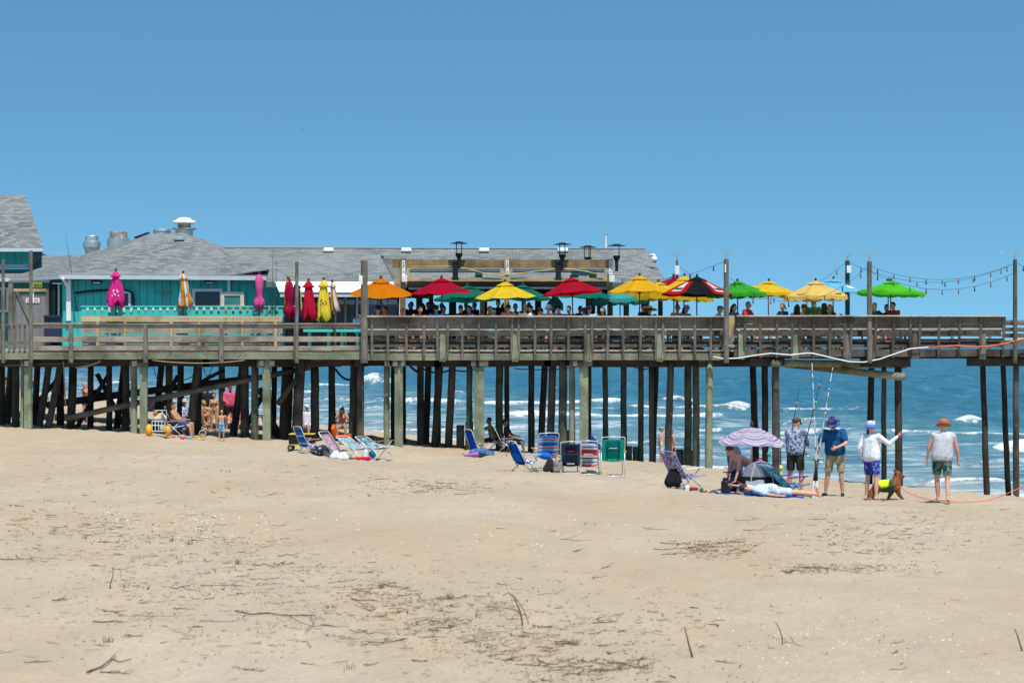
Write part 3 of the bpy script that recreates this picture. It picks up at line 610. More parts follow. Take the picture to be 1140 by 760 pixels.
# ---- the teal house with hip roof
HY = 86.0
house = thing('teal_house', 'low teal house with a grey shingled hip roof and white gutter behind the picket fence', 'house', (WX(180, HY), 88, Z_DECK))
zE = WZ(311, HY)
siding('wall', (WX(70, HY), HY), (WX(318, HY), HY), Z_DECK, zE-.02, house)
siding('wall', (WX(57, HY), HY+3.4), (WX(70, HY), HY+.05), Z_DECK, zE-.02, house)
E0 = P(8, 309.5, 91.0); E1 = P(68, 305.5, 85.55); E2 = P(300, 306.5, 85.55); A0 = P(168, 260.5, 89.9); A1 = P(203, 259, 89.9); B0 = Vector((E0.x-1, 95, E0.z)); B2 = Vector((E2.x+1.5, 95, E2.z))
roof = roof_obj('roof', [[E1, E2, A1, A0], [E0, E1, A0], [E2, B2, A1], [B2, B0, A0, A1], [B0, E0, A0]], house)
pb(MB().bar(E1+Vector((0, -.06, -.1)), E2+Vector((.4, -.06, -.12)), .13, .16, up=(0, 0, 1)), 'gutter', GREYW, parent=house)
pb(MB().bar(E0+Vector((0, -.06, -.1)), E1+Vector((0, -.06, -.1)), .13, .16, up=(0, 0, 1)), 'gutter', GREYW, parent=house)
pb(MB().tube([P(69.5, 309, 85.4), P(70, 311, 85.4), P(73, 314, 85.8), P(74, 318, 85.85)], .055, 8), 'downspout', WHITEP, parent=house, smooth=True)
wpb(74.5, 79.5, 311, 357, HY-.06, .14, 'corner_board', WHITEP, house)
wpb(253.6, 256.6, 311, 325, HY-.06, .1, 'downspout', WHITEP, house)
def window(x0, x1, y0, y1, fm, gm, label=None, fw=2.6, Y=HY-.06, parent=None):
    parent = parent or house
    w = wpb(x0, x1, y0, y1, Y, .05, 'window', fm, parent)
    if label: w['label'] = label
    # hollow frame look: the pane sits proud inside four frame bars
    pb(MB().bb(WX(x0+fw, Y), WX(x1-fw, Y), Y-.075, Y-.052, WZ(y1-fw*.7, Y), WZ(y0+fw, Y)), 'pane', gm, parent=w)
    mb = MB(); zt, zb, xl, xr, e = WZ(y0, Y), WZ(y1, Y), WX(x0, Y), WX(x1, Y), fw*Y/F
    for a in ((xl, xl+e, zb, zt), (xr-e, xr, zb, zt)): pb(MB().bb(a[0], a[1], Y-.11, Y-.053, a[2], a[3]), 'frame_bar', fm, parent=w)
    pb(MB().bb(xl+e+.002, xr-e-.002, Y-.11, Y-.053, zt-e, zt), 'frame_bar', fm, parent=w); pb(MB().bb(xl-.05, xr+.05, Y-.15, Y-.053, zb-.05, zb+e*.5), 'sill', fm, parent=w)
window(120, 146, 324, 346, GREYW, GLASSD, 'window half hidden by the pink umbrella')
window(214.5, 248, 321.5, 342, GREYW, GLASSD, 'black open window with pale frame', 3)
window(246, 272, 325, 342, mat('cream_paint', (.62, .55, .42), .6, .06), mat('teal_glass', (.05, .20, .22), .15, .3, 2, spec=.5), 'cream framed window', 4, HY-.22)
for px in (107.5, 233): 
    l = wpb(px-5, px+5, 312, 316, HY-.06, .16, 'wall_lamp', BLACKM, house); wpb(px-4, px+4, 314.2, 315.4, HY-.23, .02, 'lamp_lens', WHITEP, l)
for px in (178, 190): 
    mb = MB().bar(P(px+5, 324, HY-.2), P(px+5, 346, HY-.2), .05, .05).bar(P(px-4, 323 if px < 185 else 332, HY-.2), P(px+15, 323 if px < 185 else 332, HY-.2), .05, .05)
    if px < 185: pb(mb, 'hook_rack', BOLT, parent=house)
pb(MB().tube([P(84, 326, HY-.15), P(95, 324.5, HY-.15), P(112, 323, HY-.15), P(140, 323, HY-.15), P(147, 325.5, HY-.15), P(148.5, 332, HY-.15), P(148.5, 347, HY-.15)], .05, 8), 'black_pipe', BLACKM, parent=house, smooth=True)
pb(MB().bb(WX(318, HY), WX(318, HY)+.08, HY, 92.5, Z_DECK, zE), 'side_wall', TEAL, parent=house)
pb(MB().bb(WX(20, 92), WX(318, HY)-.01, 92.5, 92.6, Z_DECK, zE), 'rear_wall', TEAL, parent=house)
# dark doorway at the angled left side
wpb(58.5, 64.5, 318, 356, 88.2, .05, 'doorway', GLASSD, house); wpb(64.8, 66.6, 316, 356, 88.0, .08, 'door_jamb', WHITEP, house)
wpb(55, 58, 312, 357, 87.6, .1, 'door_post', WDARK, house)
# roof vents (each can be lifted off: parts of the roof of the house)
def vent(name, prof_px, px, Y, m, label, sy=None, extra=None):
    t = thing(name, label, 'roof vent', P(px, prof_px[-1][1], Y), 'vents on the shingled roofs')
    mb = MB(); mb.lathe([(r*Y/F, WZ(y, Y)-t.location.z) for r, y in sorted(prof_px, key=lambda a: -a[1])], (0, 0, 0), 18); mb.build('hood', m, t, smooth=False)
    if extra: extra(t)
    return t
vent('roof_vent', [(7, 262.5), (7.3, 263), (7.3, 268.5), (9.6, 269), (9.8, 270), (9.6, 275), (8, 278), (7, 282), (7, 290)], 102.3, 91.5, METAL, 'grey flanged metal vent leftmost on the hip roof')
v2 = vent('roof_vent', [(12.5, 265.5), (12.6, 267), (12.5, 272), (12, 290)], 132, 91.5, METAL, 'wide vent with a rust streaked drum on the hip roof')
MB().lathe([(10*91.5/F, 0), (10*91.5/F, 7*91.5/F), (9.7*91.5/F, 7.4*91.5/F)], (0, 0, WZ(265.4, 91.5)-v2.location.z), 18).build('drum', RUST, v2)
vent('roof_vent', [(9.8, 255.5), (10, 256), (10, 258), (9.6, 259), (9.6, 270)], 180.5, 91.0, METAL, 'short grey drum vent beside the hip roof peak')
v4 = vent('roof_vent', [(10, 253.8), (10, 254.2), (10, 268)], 205, 90.6, METAL, 'large mushroom vent with white dome and rusty collar beside the roof peak')
k = 90.6/F; zb = v4.location.z
MB().lathe([(0.1*k, 0), (12.6*k, .1*k), (13, .5*k) if False else (12.9*k, 1.2*k), (12.2*k, 3*k), (7.6*k, 4.6*k), (7.2*k, 6*k), (3*k, 6.9*k), (.1*k, 7*k)], (0, 0, WZ(249, 90.6)-zb), 20).build('dome', WHITEP, v4, smooth=True)
MB().lathe([(7.4*k, 0), (7.4*k, 6*k)], (0, 0, WZ(255, 90.6)-zb), 16).build('neck', RUST, v4); MB().box((0, 0, WZ(254.7, 90.6)-zb), (24*k, 24*k, 1.4*k)).build('collar', RUST, v4)
th_ = thing('roof_hatch', 'tilted dark roof hatch on the hip roof left of the peak', 'roof hatch', P(160, 264, 90.3)); pb(MB().box(P(158, 262, 90.2), (.62, .5, .05), (0, R(-20), 0)), 'lid', BLACKM, parent=th_); pb(MB().box(P(163, 264.5, 90.1), (.5, .5, .12), (0, R(-20), 0)), 'curb', METAL, parent=th_)
zE = WZ(311, HY)
# ---- pavilion: long roof on posts
pav = thing('pavilion', 'long grey shingled pavilion roof on posts over the dining deck', 'pavilion', (WX(520, 88), 88, Z_DECK))
RL = P(251, 275.8, 89.3); RR = P(718.5, 277, 89.3); EL = P(296, 313.5, 83.6); ER = P(743, 314.5, 83.6); BLk = Vector((RL.x-1, 95, EL.z)); BRk = Vector((ER.x+.3, 95, ER.z))
EM = P(446, 319.5, 83.6)
roof_obj('roof', [[P(290, 304, 84.6), EL, EM, ER, RR, RL], [ER, BRk, RR], [RL, RR, BRk, BLk]] if False else [[EL, ER, RR, P(228, 275.8, 89.3), P(257, 380-(10.28-ZC)*F/87.1, 87.1), P(300, 380-(9.855-ZC)*F/85.55, 85.55)], [ER, BRk, RR], [RL, RR, BRk, BLk]], pav)
roof_obj('cricket', [[P(258, 380-(9.66-ZC)*F/85.57, 85.57), P(301, 380-(9.875-ZC)*F/85.5, 85.5), P(256, 380-(10.33-ZC)*F/87.12, 87.12)]], house, th=.04)
pb(MB().bar(EL+Vector((0, -.03, -.12)), ER+Vector((0, -.03, -.12)), .05, .18, up=(0, 0, 1)), 'eave_board', mat('dull_green_paint', (.12, .16, .13), .7), parent=pav)
pb(MB().bar(ER+Vector((.03, 0, -.12)), BRk+Vector((.03, 0, -.12)), .05, .18, up=(0, 0, 1)), 'eave_board', mat('dull_green_paint', ()), parent=pav)
pb(MB().bar(RL+Vector((0, 0, .02)), RR+Vector((0, 0, .02)), .26, .05, up=(0, 0, 1)), 'ridge_cap', mat('pale_shingle_cap', (.38, .40, .39), .9, .3, 6, (8, 1, 1)), parent=pav)
for px, w, m in ((467, 7, WDARK), (504, 8, WDARK), (537, 5.5, WNEWZ), (583, 5, WNEWZ), (598, 5, WDARK), (655, 5, WOLIVE), (667, 5, WDARK), (697, 6, WDARK), (735, 5, WDARK)):
    wpb(px-w/2, px+w/2, 318, 389.5, 84.4, w*84/F, 'post', m, pav)
for px in (480, 540, 600, 660, 720): wpb(px-2.5, px+2.5, 318, 389, 92.8, .2, 'post', WDARK, pav)
for y_, m in ((84.3, WDARKX), (92.7, WDARKX)): pb(MB().bb(WX(446, y_), WX(738, y_), y_-.1, y_+.1, ER.z-.3, ER.z-.1), 'header_beam', m, parent=pav)
for px in (366, 452.5, 539, 626.5): 
    t = thing('box_vent', {366: 'white box vent on the long roof above the yellow folded umbrella', 452.5: 'white box vent on the long roof left of the pergola post', 539: 'white box vent on the long roof right of the first black lamp', 626.5: 'white box vent on the long roof behind the middle black lamp'}[px], 'roof vent', P(px, 281, 88.9), 'box vents along the long roof'); pb(MB().box(P(px, 278.7, 88.6), (.42, .4, .16), (R(-6), 0, 0)), 'cap', WHITEP, parent=t, bevel=.03); pb(MB().box(P(px, 281, 88.75), (.34, .3, .12)), 'base', METAL, parent=t)
t = thing('box_vent', 'silver box vent just below the peak of the hip roof', 'roof vent', P(200, 268, 89.3), 'box vents along the long roof'); pb(MB().box(P(200, 266, 89.1), (.42, .4, .16), (R(-6), 0, 0)), 'cap', METAL, parent=t, bevel=.03); pb(MB().box(P(200, 268, 89.25), (.34, .3, .12)), 'base', METAL, parent=t)
# enclosed left bay with white awning and window wall
pb(MB().slab([P(306, 314.6, 83.4), P(447, 315, 83.4), P(447, 326.5, 82.6), P(311, 326, 82.6)], .05), 'awning', WHITEP, parent=pav, bevel=0)
pb(MB().bb(WX(312, 82.6), WX(448, 82.6), 82.56, 82.62, WZ(330.5, 82.6), WZ(327.5, 82.6)), 'awning_rail', GREYW, parent=pav)
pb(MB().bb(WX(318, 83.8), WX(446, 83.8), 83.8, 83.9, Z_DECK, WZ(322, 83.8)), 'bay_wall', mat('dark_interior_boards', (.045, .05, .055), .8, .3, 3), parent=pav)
for i, px in enumerate((374, 385.5, 398, 410, 421, 432)): wpb(px, px+10, 331.5, 362, 83.78, .03, 'window', GLASSB, pav)
for px, m in ((372.5, WNEWZ), (383.8, WNEWZ), (396.5, GREYW), (408.5, GREYW), (444.5, WHITEP)): wpb(px, px+2.2, 329, 388, 83.72, .1, 'mullion', m, pav)
pb(MB().slab([P(426, 287, 83.0), P(447, 289, 82.4), P(447, 321, 82.4), P(441, 318, 82.8)], .04), 'end_panel', mat('beige_canvas', (.40, .36, .29), .8, .15, 2), parent=pav)
pb(MB().bar(P(425, 285, 83.2), P(444, 319, 82.75), .09, .05), 'edge_trim', BLACKM, parent=pav)
pb(MB().bb(WX(300, 85), WX(364, 85), 84.4, 84.5, WZ(312, 85), WZ(308.5, 85)), 'flashing', BLACKM, parent=pav)
# camera dome and mast
t = thing('security_camera', 'white dome camera on a bent arm at the right end of the long roof', 'camera', P(724, 287, 86)); pb(MB().tube([P(722, 285, 86), P(727, 283.5, 85.9), P(729.5, 285, 85.8)], .05, 8), 'arm', WHITEP, parent=t, smooth=True); pb(MB().sph(P(728.5, 288.5, 85.8), .12, seg=14), 'dome', WHITEP, parent=t, smooth=True); pb(MB().sph(P(729, 290.3, 85.8), .08, seg=12), 'lens', BLACKM, parent=t, smooth=True)
t = thing('mast', 'thin white mast standing on the long roof ridge', 'mast', P(674.5, 277, 89.3)); pb(MB().tube([P(674.5, 278, 89.3), P(674.5, 261, 89.3)], [.04, .03], 6), 'shaft', WHITEP, parent=t); pb(MB().sph(P(674.5, 260, 89.3), .06, seg=8), 'tip', METAL, parent=t)
# ---- pergola in front of the pavilion
per = thing('pergola', 'brown wooden pergola frame with grey canvas in front of the long roof', 'pergola', (WX(565, 81), 81.2, Z_DECK))
PY = 81.0
for px in (448.5, 564, 679): 
    p = wpb(px-3, px+3, 288 if px != 679 else 305, 389.5, PY, .2, 'post', WBEAM if px != 564 else WNEWZ, per)
    s_ = wpb(px+.8-1.7, px+.8+1.7, 290, 313 if px < 500 else 305.5, PY-.21, .03, 'number_plate', WHITEP, p)
    for kx, ky in ((0, 292.5), (.3, 295), (-.3, 297), (0, 303)): wpb(px+.8+kx-.55, px+.8+kx+.55, ky-.8, ky+.6, PY-.245, .006, 'number_mark', BLACKM, s_)
    if px != 564: wpb(px-1, px+5, 306.5, 314, PY-.25, .14, 'junction_box', WHITEP, per, .01)
wpb(437, 682, 289, 293.4, PY-.02, .08, 'top_beam', WBEAM, per); wpb(437, 682, 293.6, 298.4, PY-.03, .08, 'top_beam', WBEAM, per)
for x0, x1 in ((455, 559), (568, 675)):
    wpb(x0, x1, 309.2, 311.6, PY-.04, .09, 'lower_beam', WNEW, per)
    for xx in (x0, x1-2.5): wpb(xx, xx+2.5, 299, 309, PY-.04, .09, 'upright', WNEWZ, per)
    wpb(x0+2.6, x1-2.6, 299.3, 301.6, PY+.1, .05, 'inner_beam', GREYW, per); wpb(x0+2.6, x1-2.6, 302, 303.3, PY+.14, .05, 'curtain_rod', mat('dark_teal_paint', (.03, .10, .11), .6), per)
for px in (533, 640, 660): wpb(px-4, px+4, 300, 309, PY+.3, .08, 'bracket', mat('dark_teal_paint', ()), per)
pb(MB().slab([P(453, 313, 81.0), P(680, 313, 81.0), P(680, 319, 84.2), P(453, 319, 84.2)], .03), 'canvas', mat('grey_canvas', (.13, .13, .135), .9, .25, 3), parent=per)
pb(MB().tube([P(455, 321, 81.1), P(520, 320.4, 81.1), P(600, 320.6, 81.1), P(679, 320.2, 81.1)], .05, 8), 'canvas_roll', METAL, parent=per, smooth=True)
pb(MB().tube([P(456, 297, PY-.2), P(505, 296.5, PY-.2), P(520, 299, PY-.2), P(540, 304.5, PY-.2), P(560, 306.5, PY-.2), P(590, 303, PY-.2), P(620, 299, PY-.2), P(640, 300, PY-.2), P(672, 306, PY-.2)], .018, 5), 'yellow_rope', mat('yellow_rope_light', (.62, .42, .06), .6), parent=per, smooth=True)
for y_ in (82, 83, 84): pb(MB().bb(WX(438, y_), WX(680, y_), y_-.04, y_+.04, WZ(312, 81)-.1, WZ(309, 81)), 'rafter', WNEW, parent=per)
def torch(px, ytop, ybot, Y, label, rods=4, tilt=0):
    t = thing('torch_heater', label, 'heater', P(px, ybot, Y), 'black mushroom topped torch heaters'); k = Y/F; z = lambda y: WZ(y, Y)-t.location.z
    MB().lathe([(9.8*k, 0), (10*k, .5*k), (4*k, 1.7*k), (3.8*k, 2.4*k), (.2*k, 2.6*k)], (0, 0, z(ytop+2.5)), 20).build('hood', BLACKM, t)
    for i in range(rods):
        a = math.pi/4+i*2*math.pi/rods; x, y = 4.1*k*math.cos(a), 4.1*k*math.sin(a); MB().tube([(x, y, z(ytop+2.4)), (x, y, z(ytop+15))], .5*k, 5).build('rod', BLACKM, t)
    MB().lathe([(1.6*k, z(ybot)), (2.0*k, z(ytop+19)), (3.6*k, z(ytop+16)), (4.2*k, z(ytop+14)), (4.0*k, z(ytop+13))], (0, 0, 0), 14).build('burner', BLACKM, t)
    return t
torch(511, 268.8, 299, 80.7, 'black torch heater with a cage of rods above the crimson umbrella')
torch(626, 270, 301, 80.7, 'black torch heater with a cage of rods above the red umbrella')
torch(654.5, 273.2, 291, 84.5, 'smaller black torch heater between two larger ones, low behind the pergola', 3)
torch(686.5, 271.5, 302, 80.7, 'black torch heater on a single stem at the right end of the pergola', 1)
for px in (507, 621.5): wpb(px-3, px+3, 292, 312, 80.9, .2, 'heater_mount', BLACKM, per)
# ---- tall house at the far left edge
LH = thing('tall_house', 'taller teal house with a steep grey shingled roof cut off by the left edge', 'house', (WX(-20, 94), 95, Z_DECK))
a, b_, c_, d_ = P(-140, 276, 92), P(48, 275.5, 92), P(28.5, 217, 95.5), P(-140, 217, 95.5)
b2 = P(46, 275.5, 99); b2.z = b_.z; a2 = Vector((a.x, 99, a.z))
roof_obj('roof', [[a, b_, c_, d_], [b_, b2, c_], [b2, a2, d_, c_]], LH)
pb(MB().bar(a+Vector((0, -.05, -.1)), b_+Vector((0, -.05, -.1)), .1, .15), 'gutter', GREYW, parent=LH)
siding('wall', (WX(-140, 93), 93), (WX(32.5, 93), 93), WZ(294.5, 93), WZ(277.5, 93), LH)
wpb(32.6, 36, 278, 300, 93.02, .12, 'corner_board', GREYW, LH); wpb(-140, 32, 294.3, 299, 93, .14, 'trim_band', GREYW, LH)
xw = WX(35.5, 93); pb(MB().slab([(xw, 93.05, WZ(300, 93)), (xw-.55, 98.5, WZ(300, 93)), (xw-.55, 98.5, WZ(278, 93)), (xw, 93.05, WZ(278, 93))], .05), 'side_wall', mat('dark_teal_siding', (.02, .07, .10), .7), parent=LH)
pb(MB().bb(WX(-140, 93.2), WX(34, 93.2), 93.1, 93.2, Z_DECK, WZ(299.3, 93)), 'lower_wall', TEAL, parent=LH)
roof_obj('porch_roof', [[P(-140, 310, 90.5), P(30, 310.5, 90.5), P(52, 302, 93), P(-140, 302, 93)], ], LH)
pb(MB().bar(P(-140, 311, 90.45), P(26, 311.5, 90.45), .1, .14), 'gutter', GREYW, parent=LH)
roof_obj('rear_roof', [[P(36, 301, 93), P(96, 284, 97), P(60, 284, 97), P(38, 284, 97)], [P(36, 301, 93), P(120, 301, 93), P(96, 284, 97)]], LH)
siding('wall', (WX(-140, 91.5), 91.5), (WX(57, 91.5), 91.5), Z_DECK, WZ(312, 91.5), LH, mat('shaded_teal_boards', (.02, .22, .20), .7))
window(-8, 10, 320, 346, GREYW, GLASSB, None, 2.5, 91.4, LH)
# gate with the sign
gt = thing('wooden_gate', 'grey board gate with diagonal brace and a small white sign in red lettering', 'gate', (WX(35, 80), 79.3, Z_DECK))
GYY = 79.3
for x0, x1 in ((18, 24.6), (24.8, 31.4), (31.6, 38.2), (38.4, 45), (45.2, 51.8)): wpb(x0, x1, 327, 388, GYY, .04, 'board', DOORB, gt)
wpb(10, 15, 315.5, 389, GYY, .12, 'post', WGREYZ, gt); wpb(51.8, 54.5, 322, 389, GYY, .1, 'post', WGREYZ, gt); wpb(15.6, 18, 322, 389, GYY-.01, .08, 'stile', WGREYZ, gt)
wpb(15.6, 51.6, 321.3, 324.5, GYY-.05, .06, 'top_rail', WNEW, gt); wpb(10, 56, 312, 314.5, GYY-.02, .07, 'lintel', WGREY, gt)
pb(MB().bar(P(18, 323, GYY-.08), P(34, 357, GYY-.08), .1, .05, up=(0, 1, 0)), 'brace', WGREYZ, parent=gt)
sg = wpb(29, 44, 332, 337, GYY-.05, .02, 'sign', WHITEP, gt, 0); wpb(36, 37.8, 324.5, 332, GYY-.05, .02, 'sign_strip', WHITEP, gt)
REDINK = mat('red_lettering', (.55, .03, .06), .6, .05)
def text(body, m, parent, loc, size, name='lettering', rot=(R(90), 0, 0), shear=0, ax=1.0):
    cu = bpy.data.curves.new(name, 'FONT'); cu.body = body; cu.size = size; cu.align_x = 'CENTER'; cu.align_y = 'CENTER'; cu.extrude = .004; cu.shear = shear
    o = bpy.data.objects.new(name, cu); COL.objects.link(o)
    dg = bpy.context.evaluated_depsgraph_get(); me = bpy.data.meshes.new_from_object(o.evaluated_get(dg)); bpy.data.objects.remove(o)
    me.name = name; o = bpy.data.objects.new(name, me); COL.objects.link(o); me.materials.clear(); me.materials.append(m); o.parent = parent
    o.matrix_parent_inverse = Matrix(); o.location = loc; o.rotation_euler = rot; o.scale = (ax, 1, 1); return o
for i, (x0, x1) in enumerate(((30, 34), (38, 42.5))): wpb(x0, x1, 333, 334.1, GYY-.072, .004, 'lettering', REDINK, sg)
for i, (x0, x1) in enumerate(((30, 32.5), (33.5, 36), (38, 40), (40.8, 43))): wpb(x0, x1, 335, 336.2, GYY-.072, .004, 'lettering', REDINK, sg)
t = thing('hanging_sign', 'small yellow green sign with dark lettering under the eave above the gate', 'sign', P(42, 320, 87)); wpb(36.5, 47, 314.5, 320, 87, .03, 'panel', mat('lime_paint', (.30, .36, .03), .6), t); wpb(36.5, 47, 311, 313, 87, .03, 'header', mat('lime_paint', ()), t)
for x0, x1 in ((38, 40.4), (41, 43.4), (44, 46)): wpb(x0, x1, 316, 318.6, 86.96, .006, 'lettering', mat('dark_teal_paint', ()), t)
bl = thing('bench_cooler', 'dark blue box standing on the deck beside the gate', 'box', P(60, 357, 79.1)); wpb(51.5, 69, 352, 380, 79.0, .4, 'body', mat('navy_plastic', (.025, .035, .07), .5), bl, .02); wpb(51, 69.5, 351, 353, 78.98, .45, 'lid', mat('navy_plastic', ()), bl)
# ---- picket fence and counter on the left deck
pf = thing('picket_fence', 'low turquoise picket fence behind the pine counter', 'fence', (WX(200, 79.4), 79.4, Z_DECK))
FYY = 79.35; x = 91.0; i = 0
while x < 315:
    wpb(x, x+5.2, 340.8+(i % 3)*.25, 388, FYY, .025, 'picket', TEALF, pf); x += 8.1; i += 1
for y0, y1 in ((349.5, 353.5), (380, 384)): wpb(90, 316, y0, y1, FYY+.04, .035, 'rail', TEALF, pf)
wpb(90, 316, 340.2, 341.8, FYY-.03, .03, 'top_rail', TEALF, pf)
# white cushions on benches behind the fence are what flashes through the gaps
wb = thing('bench', 'white topped bench behind the turquoise picket fence', 'bench', (WX(200, 80), 79.9-.42, Z_DECK)); wpb(94, 240, 342.5, 345.5, 79.58, .1, 'top', WHITEP, wb); wpb(242, 312, 342, 346, 79.58, .1, 'top', WNEW, wb)
for px in (100, 150, 200, 250, 300): wpb(px, px+3, 345.6, 389, 79.57, .08, 'leg', WGREYZ, wb)
ct = thing('counter', 'long new pine counter between the railing and the turquoise picket fence', 'counter', (WX(200, 78), 78.3, Z_DECK))
for k_, (y0, y1) in enumerate(((351.6, 354.6), (354.9, 357.9))):
    pb(rail_run(WX(91, 78), WX(315, 78), WZ(y0, 78), WZ(y1, 78), 77.9-k_*.02, 78.0, 2.8, 21+k_), 'top_board', WNEW, parent=ct)
pb(MB().bb(WX(91, 78.2), WX(315, 78.2), 78.0, 78.5, WZ(353.4, 78), WZ(352, 78)), 'counter_top', WNEW, parent=ct)
for y0, y1 in ((358.4, 363.6), (376.8, 382.6), (383.4, 388.6)): pb(rail_run(WX(91, 78), WX(315, 78), WZ(y0, 78), WZ(y1, 78), 78.02, 78.06, 2.3, int(y0)), 'face_board', WSHADE, parent=ct)
for y0, y1 in ((365.5, 371), (373, 376)): pb(rail_run(WX(91, 78), WX(315, 78), WZ(y0, 78), WZ(y1, 78), 77.95, 78.0, 2.6, int(y0)), 'face_board', WSUN, parent=ct)
for px in (109, 139.5, 191, 222, 270, 307): wpb(px-1.5, px+1.5, 358, 389.3, 77.93, .08, 'leg', WNEWZ, ct)
for i, (px, w, m) in enumerate(((103, 7, WHITEP), (134, 8, mat('royal_blue_plastic', (.02, .10, .50), .5)), (226, 4, WHITEP), (208, 5, TEALF))):
    o = MB().bb(WX(px-w/2, 78.2), WX(px+w/2, 78.2), 78.1, 78.35, Z_DECK, WZ(379, 78.2)).build('storage_box', m, None, bevel=.01); tag(o, ['white box low on the deck under the left end of the pine counter', 'blue box low on the deck under the pine counter', 'small white box under the pine counter near its middle', 'small turquoise box under the pine counter'][i], 'box')
# turquoise tables at the right part of the left deck
for i, (x0, x1) in enumerate(((340, 372), (376, 404))):
    t = thing('picnic_table', ['turquoise picnic table behind the rails below the red folded umbrella', 'turquoise picnic table behind the rails beside the thick pole'][i], 'table', (WX((x0+x1)/2, 77), 77.4, Z_DECK)); wpb(x0, x1, 366.5, 369.5, 77.4, .8, 'top', TEALF, t); wpb(x0+2, x1-2, 376, 378, 76.9, .3, 'seat', TEALF, t)
    for xx in (x0+4, x1-7): wpb(xx, xx+3, 369.6, 389.3, 77.2, .4, 'leg', TEALF, t)
# fishing rods leaning at the house corner and by the post
ROD = mat('black_graphite', (.02, .02, .022), .4, .1)
def rod(pts, label, m=ROD, r0=.014, reel=None, grip=None):
    t = thing('fishing_rod', label, 'fishing rod', pts[0], 'fishing rods'); n = len(pts)
    pb(MB().tube(pts, [r0*(1-.75*i/(n-1)) for i in range(n)], 6), 'blank', m, parent=t, smooth=True)
    a = Vector(pts[0]); d = (Vector(pts[1])-a).normalized(); L = sum((Vector(pts[i+1])-Vector(pts[i])).length for i in range(n-1))
    if grip: pb(MB().tube([a, a+d*.55], r0*1.6, 8), 'grip', grip, parent=t, smooth=True)
    for k in (.3, .45, .6, .75, .88): 
        q = a.lerp(Vector(pts[-1]), k) if n == 2 else Vector(pts[0]).lerp(Vector(pts[-1]), k)
        pb(MB().lathe([(.03, -.006), (.034, 0), (.03, .006)], q+Vector((0, -.03, 0)), 8, (0, 0, 1)), 'guide', BOLT, parent=t)
    if reel:
        c = a+d*reel; x = Vector((.09, -.02, 0))
        rr = pb(MB().lathe([(.05, -.05), (.055, -.04), (.035, -.02), (.035, .03), (.055, .05), (.05, .06)], c+x, 12, (0, 0, 1)), 'reel', METAL, parent=t, smooth=False)
        pb(MB().tube([c, c+x*.6, c+x], .012, 6), 'reel_foot', BLACKM, parent=rr); pb(MB().tube([c+x, c+x+Vector((.07, 0, -.03)), c+x+Vector((.10, 0, .02))], .01, 6), 'crank', METAL, parent=rr)
    return t
for i, (xb, yb, xt, yt) in enumerate(((86, 347, 73.5, 262), (84, 340, 82, 316), (298, 346, 297, 297), (303, 346, 304, 275), (306, 346, 308, 289))):
    rod([P(xb, 388, 79.1) if i > 1 else P(xb, 347, 85.7), P(xt, yt, 79.1 if i > 1 else 85.7)], ['long thin rod leaning high against the teal house corner', 'short rod leaning at the teal house corner', 'thin upright rod at the right end of the picket fence, leftmost of three', 'tallest of three upright rods at the right end of the picket fence', 'rightmost of three upright rods at the right end of the picket fence'][i], ROD, .02)

gull = thing('gull', 'tiny dark bird gliding far off in the blue sky above the roofs', 'bird', P(338, 145, 220))
for sx in (-1, 1): pb(MB().tube([P(338, 145, 220), P(338+sx*1.4, 144.5, 220), P(338+sx*3.6, 144.9, 220)], [.05, .045, .01], 5), 'wing', mat('grey_feather', (.20, .20, .21), .8), parent=gull)
pb(MB().tube([P(337.6, 145.2, 219.6), P(338, 145, 220), P(338.3, 144.9, 220.5)], [.02, .07, .02], 6), 'body', mat('grey_feather', ()), parent=gull)
# ================================================================== UMBRELLAS
def fabric(name, col, trans=.3, var=.06):
    if name in MATS: return MATS[name]
    m = bpy.data.materials.new(name); t, b = nodes_of(m); n = noise_n(t, coords(t), 3, 4)
    c = mix(t, n, [x*(1-var*2) for x in col], [min(1, x*(1+var)) for x in col]); t.links.new(c, b.inputs['Base Color']); b.inputs['Roughness'].default_value = .85; b.inputs['Specular IOR Level'].default_value = .1
    tr = t.nodes.new('ShaderNodeBsdfTranslucent'); t.links.new(c, tr.inputs['Color']); ms = t.nodes.new('ShaderNodeMixShader'); ms.inputs[0].default_value = trans
    out = [n_ for n_ in t.nodes if n_.type == 'OUTPUT_MATERIAL'][0]; t.links.new(b.outputs[0], ms.inputs[1]); t.links.new(tr.outputs[0], ms.inputs[2]); t.links.new(ms.outputs[0], out.inputs[0])
    w = noise_n(t, coords(t, (1, 1, .5)), 5, 3); bump_n(t, b, w, .25, .03)
    MATS[name] = m; return m
Fy = fabric('golden_yellow_canvas', (.86, .56, .03)); Fy2 = fabric('yellow_canvas', (.88, .67, .05)); Fpy = fabric('pale_yellow_canvas', (.90, .70, .24)); For = fabric('orange_canvas', (.80, .30, .01), .35)
Fcr = fabric('crimson_canvas', (.55, .008, .05)); Frd = fabric('red_canvas', (.58, .01, .04)); Fgr = fabric('bright_green_canvas', (.09, .58, .06), .4); Fdg = fabric('dark_green_canvas', (.015, .25, .18), .3)
Ftq = fabric('turquoise_canvas', (.10, .52, .50), .3); Fcy = fabric('pale_cyan_canvas', (.30, .72, .88), .4); Fbk = fabric('black_canvas', (.018, .020, .024), .1); Fbr = fabric('scarlet_canvas', (.66, .015, .02), .2)
Fpk = fabric('hot_pink_canvas', (.72, .03, .26), .2); Fpk2 = fabric('soft_pink_canvas', (.70, .10, .33), .2); Fwh = fabric('off_white_canvas', (.66, .68, .74), .2); Fnv = fabric('navy_canvas', (.015, .03, .12), .15); Fmr = fabric('dark_crimson_canvas', (.34, .006, .04), .15)
DKPOLE = mat('dark_brown_pole', (.05, .035, .028), .5); 
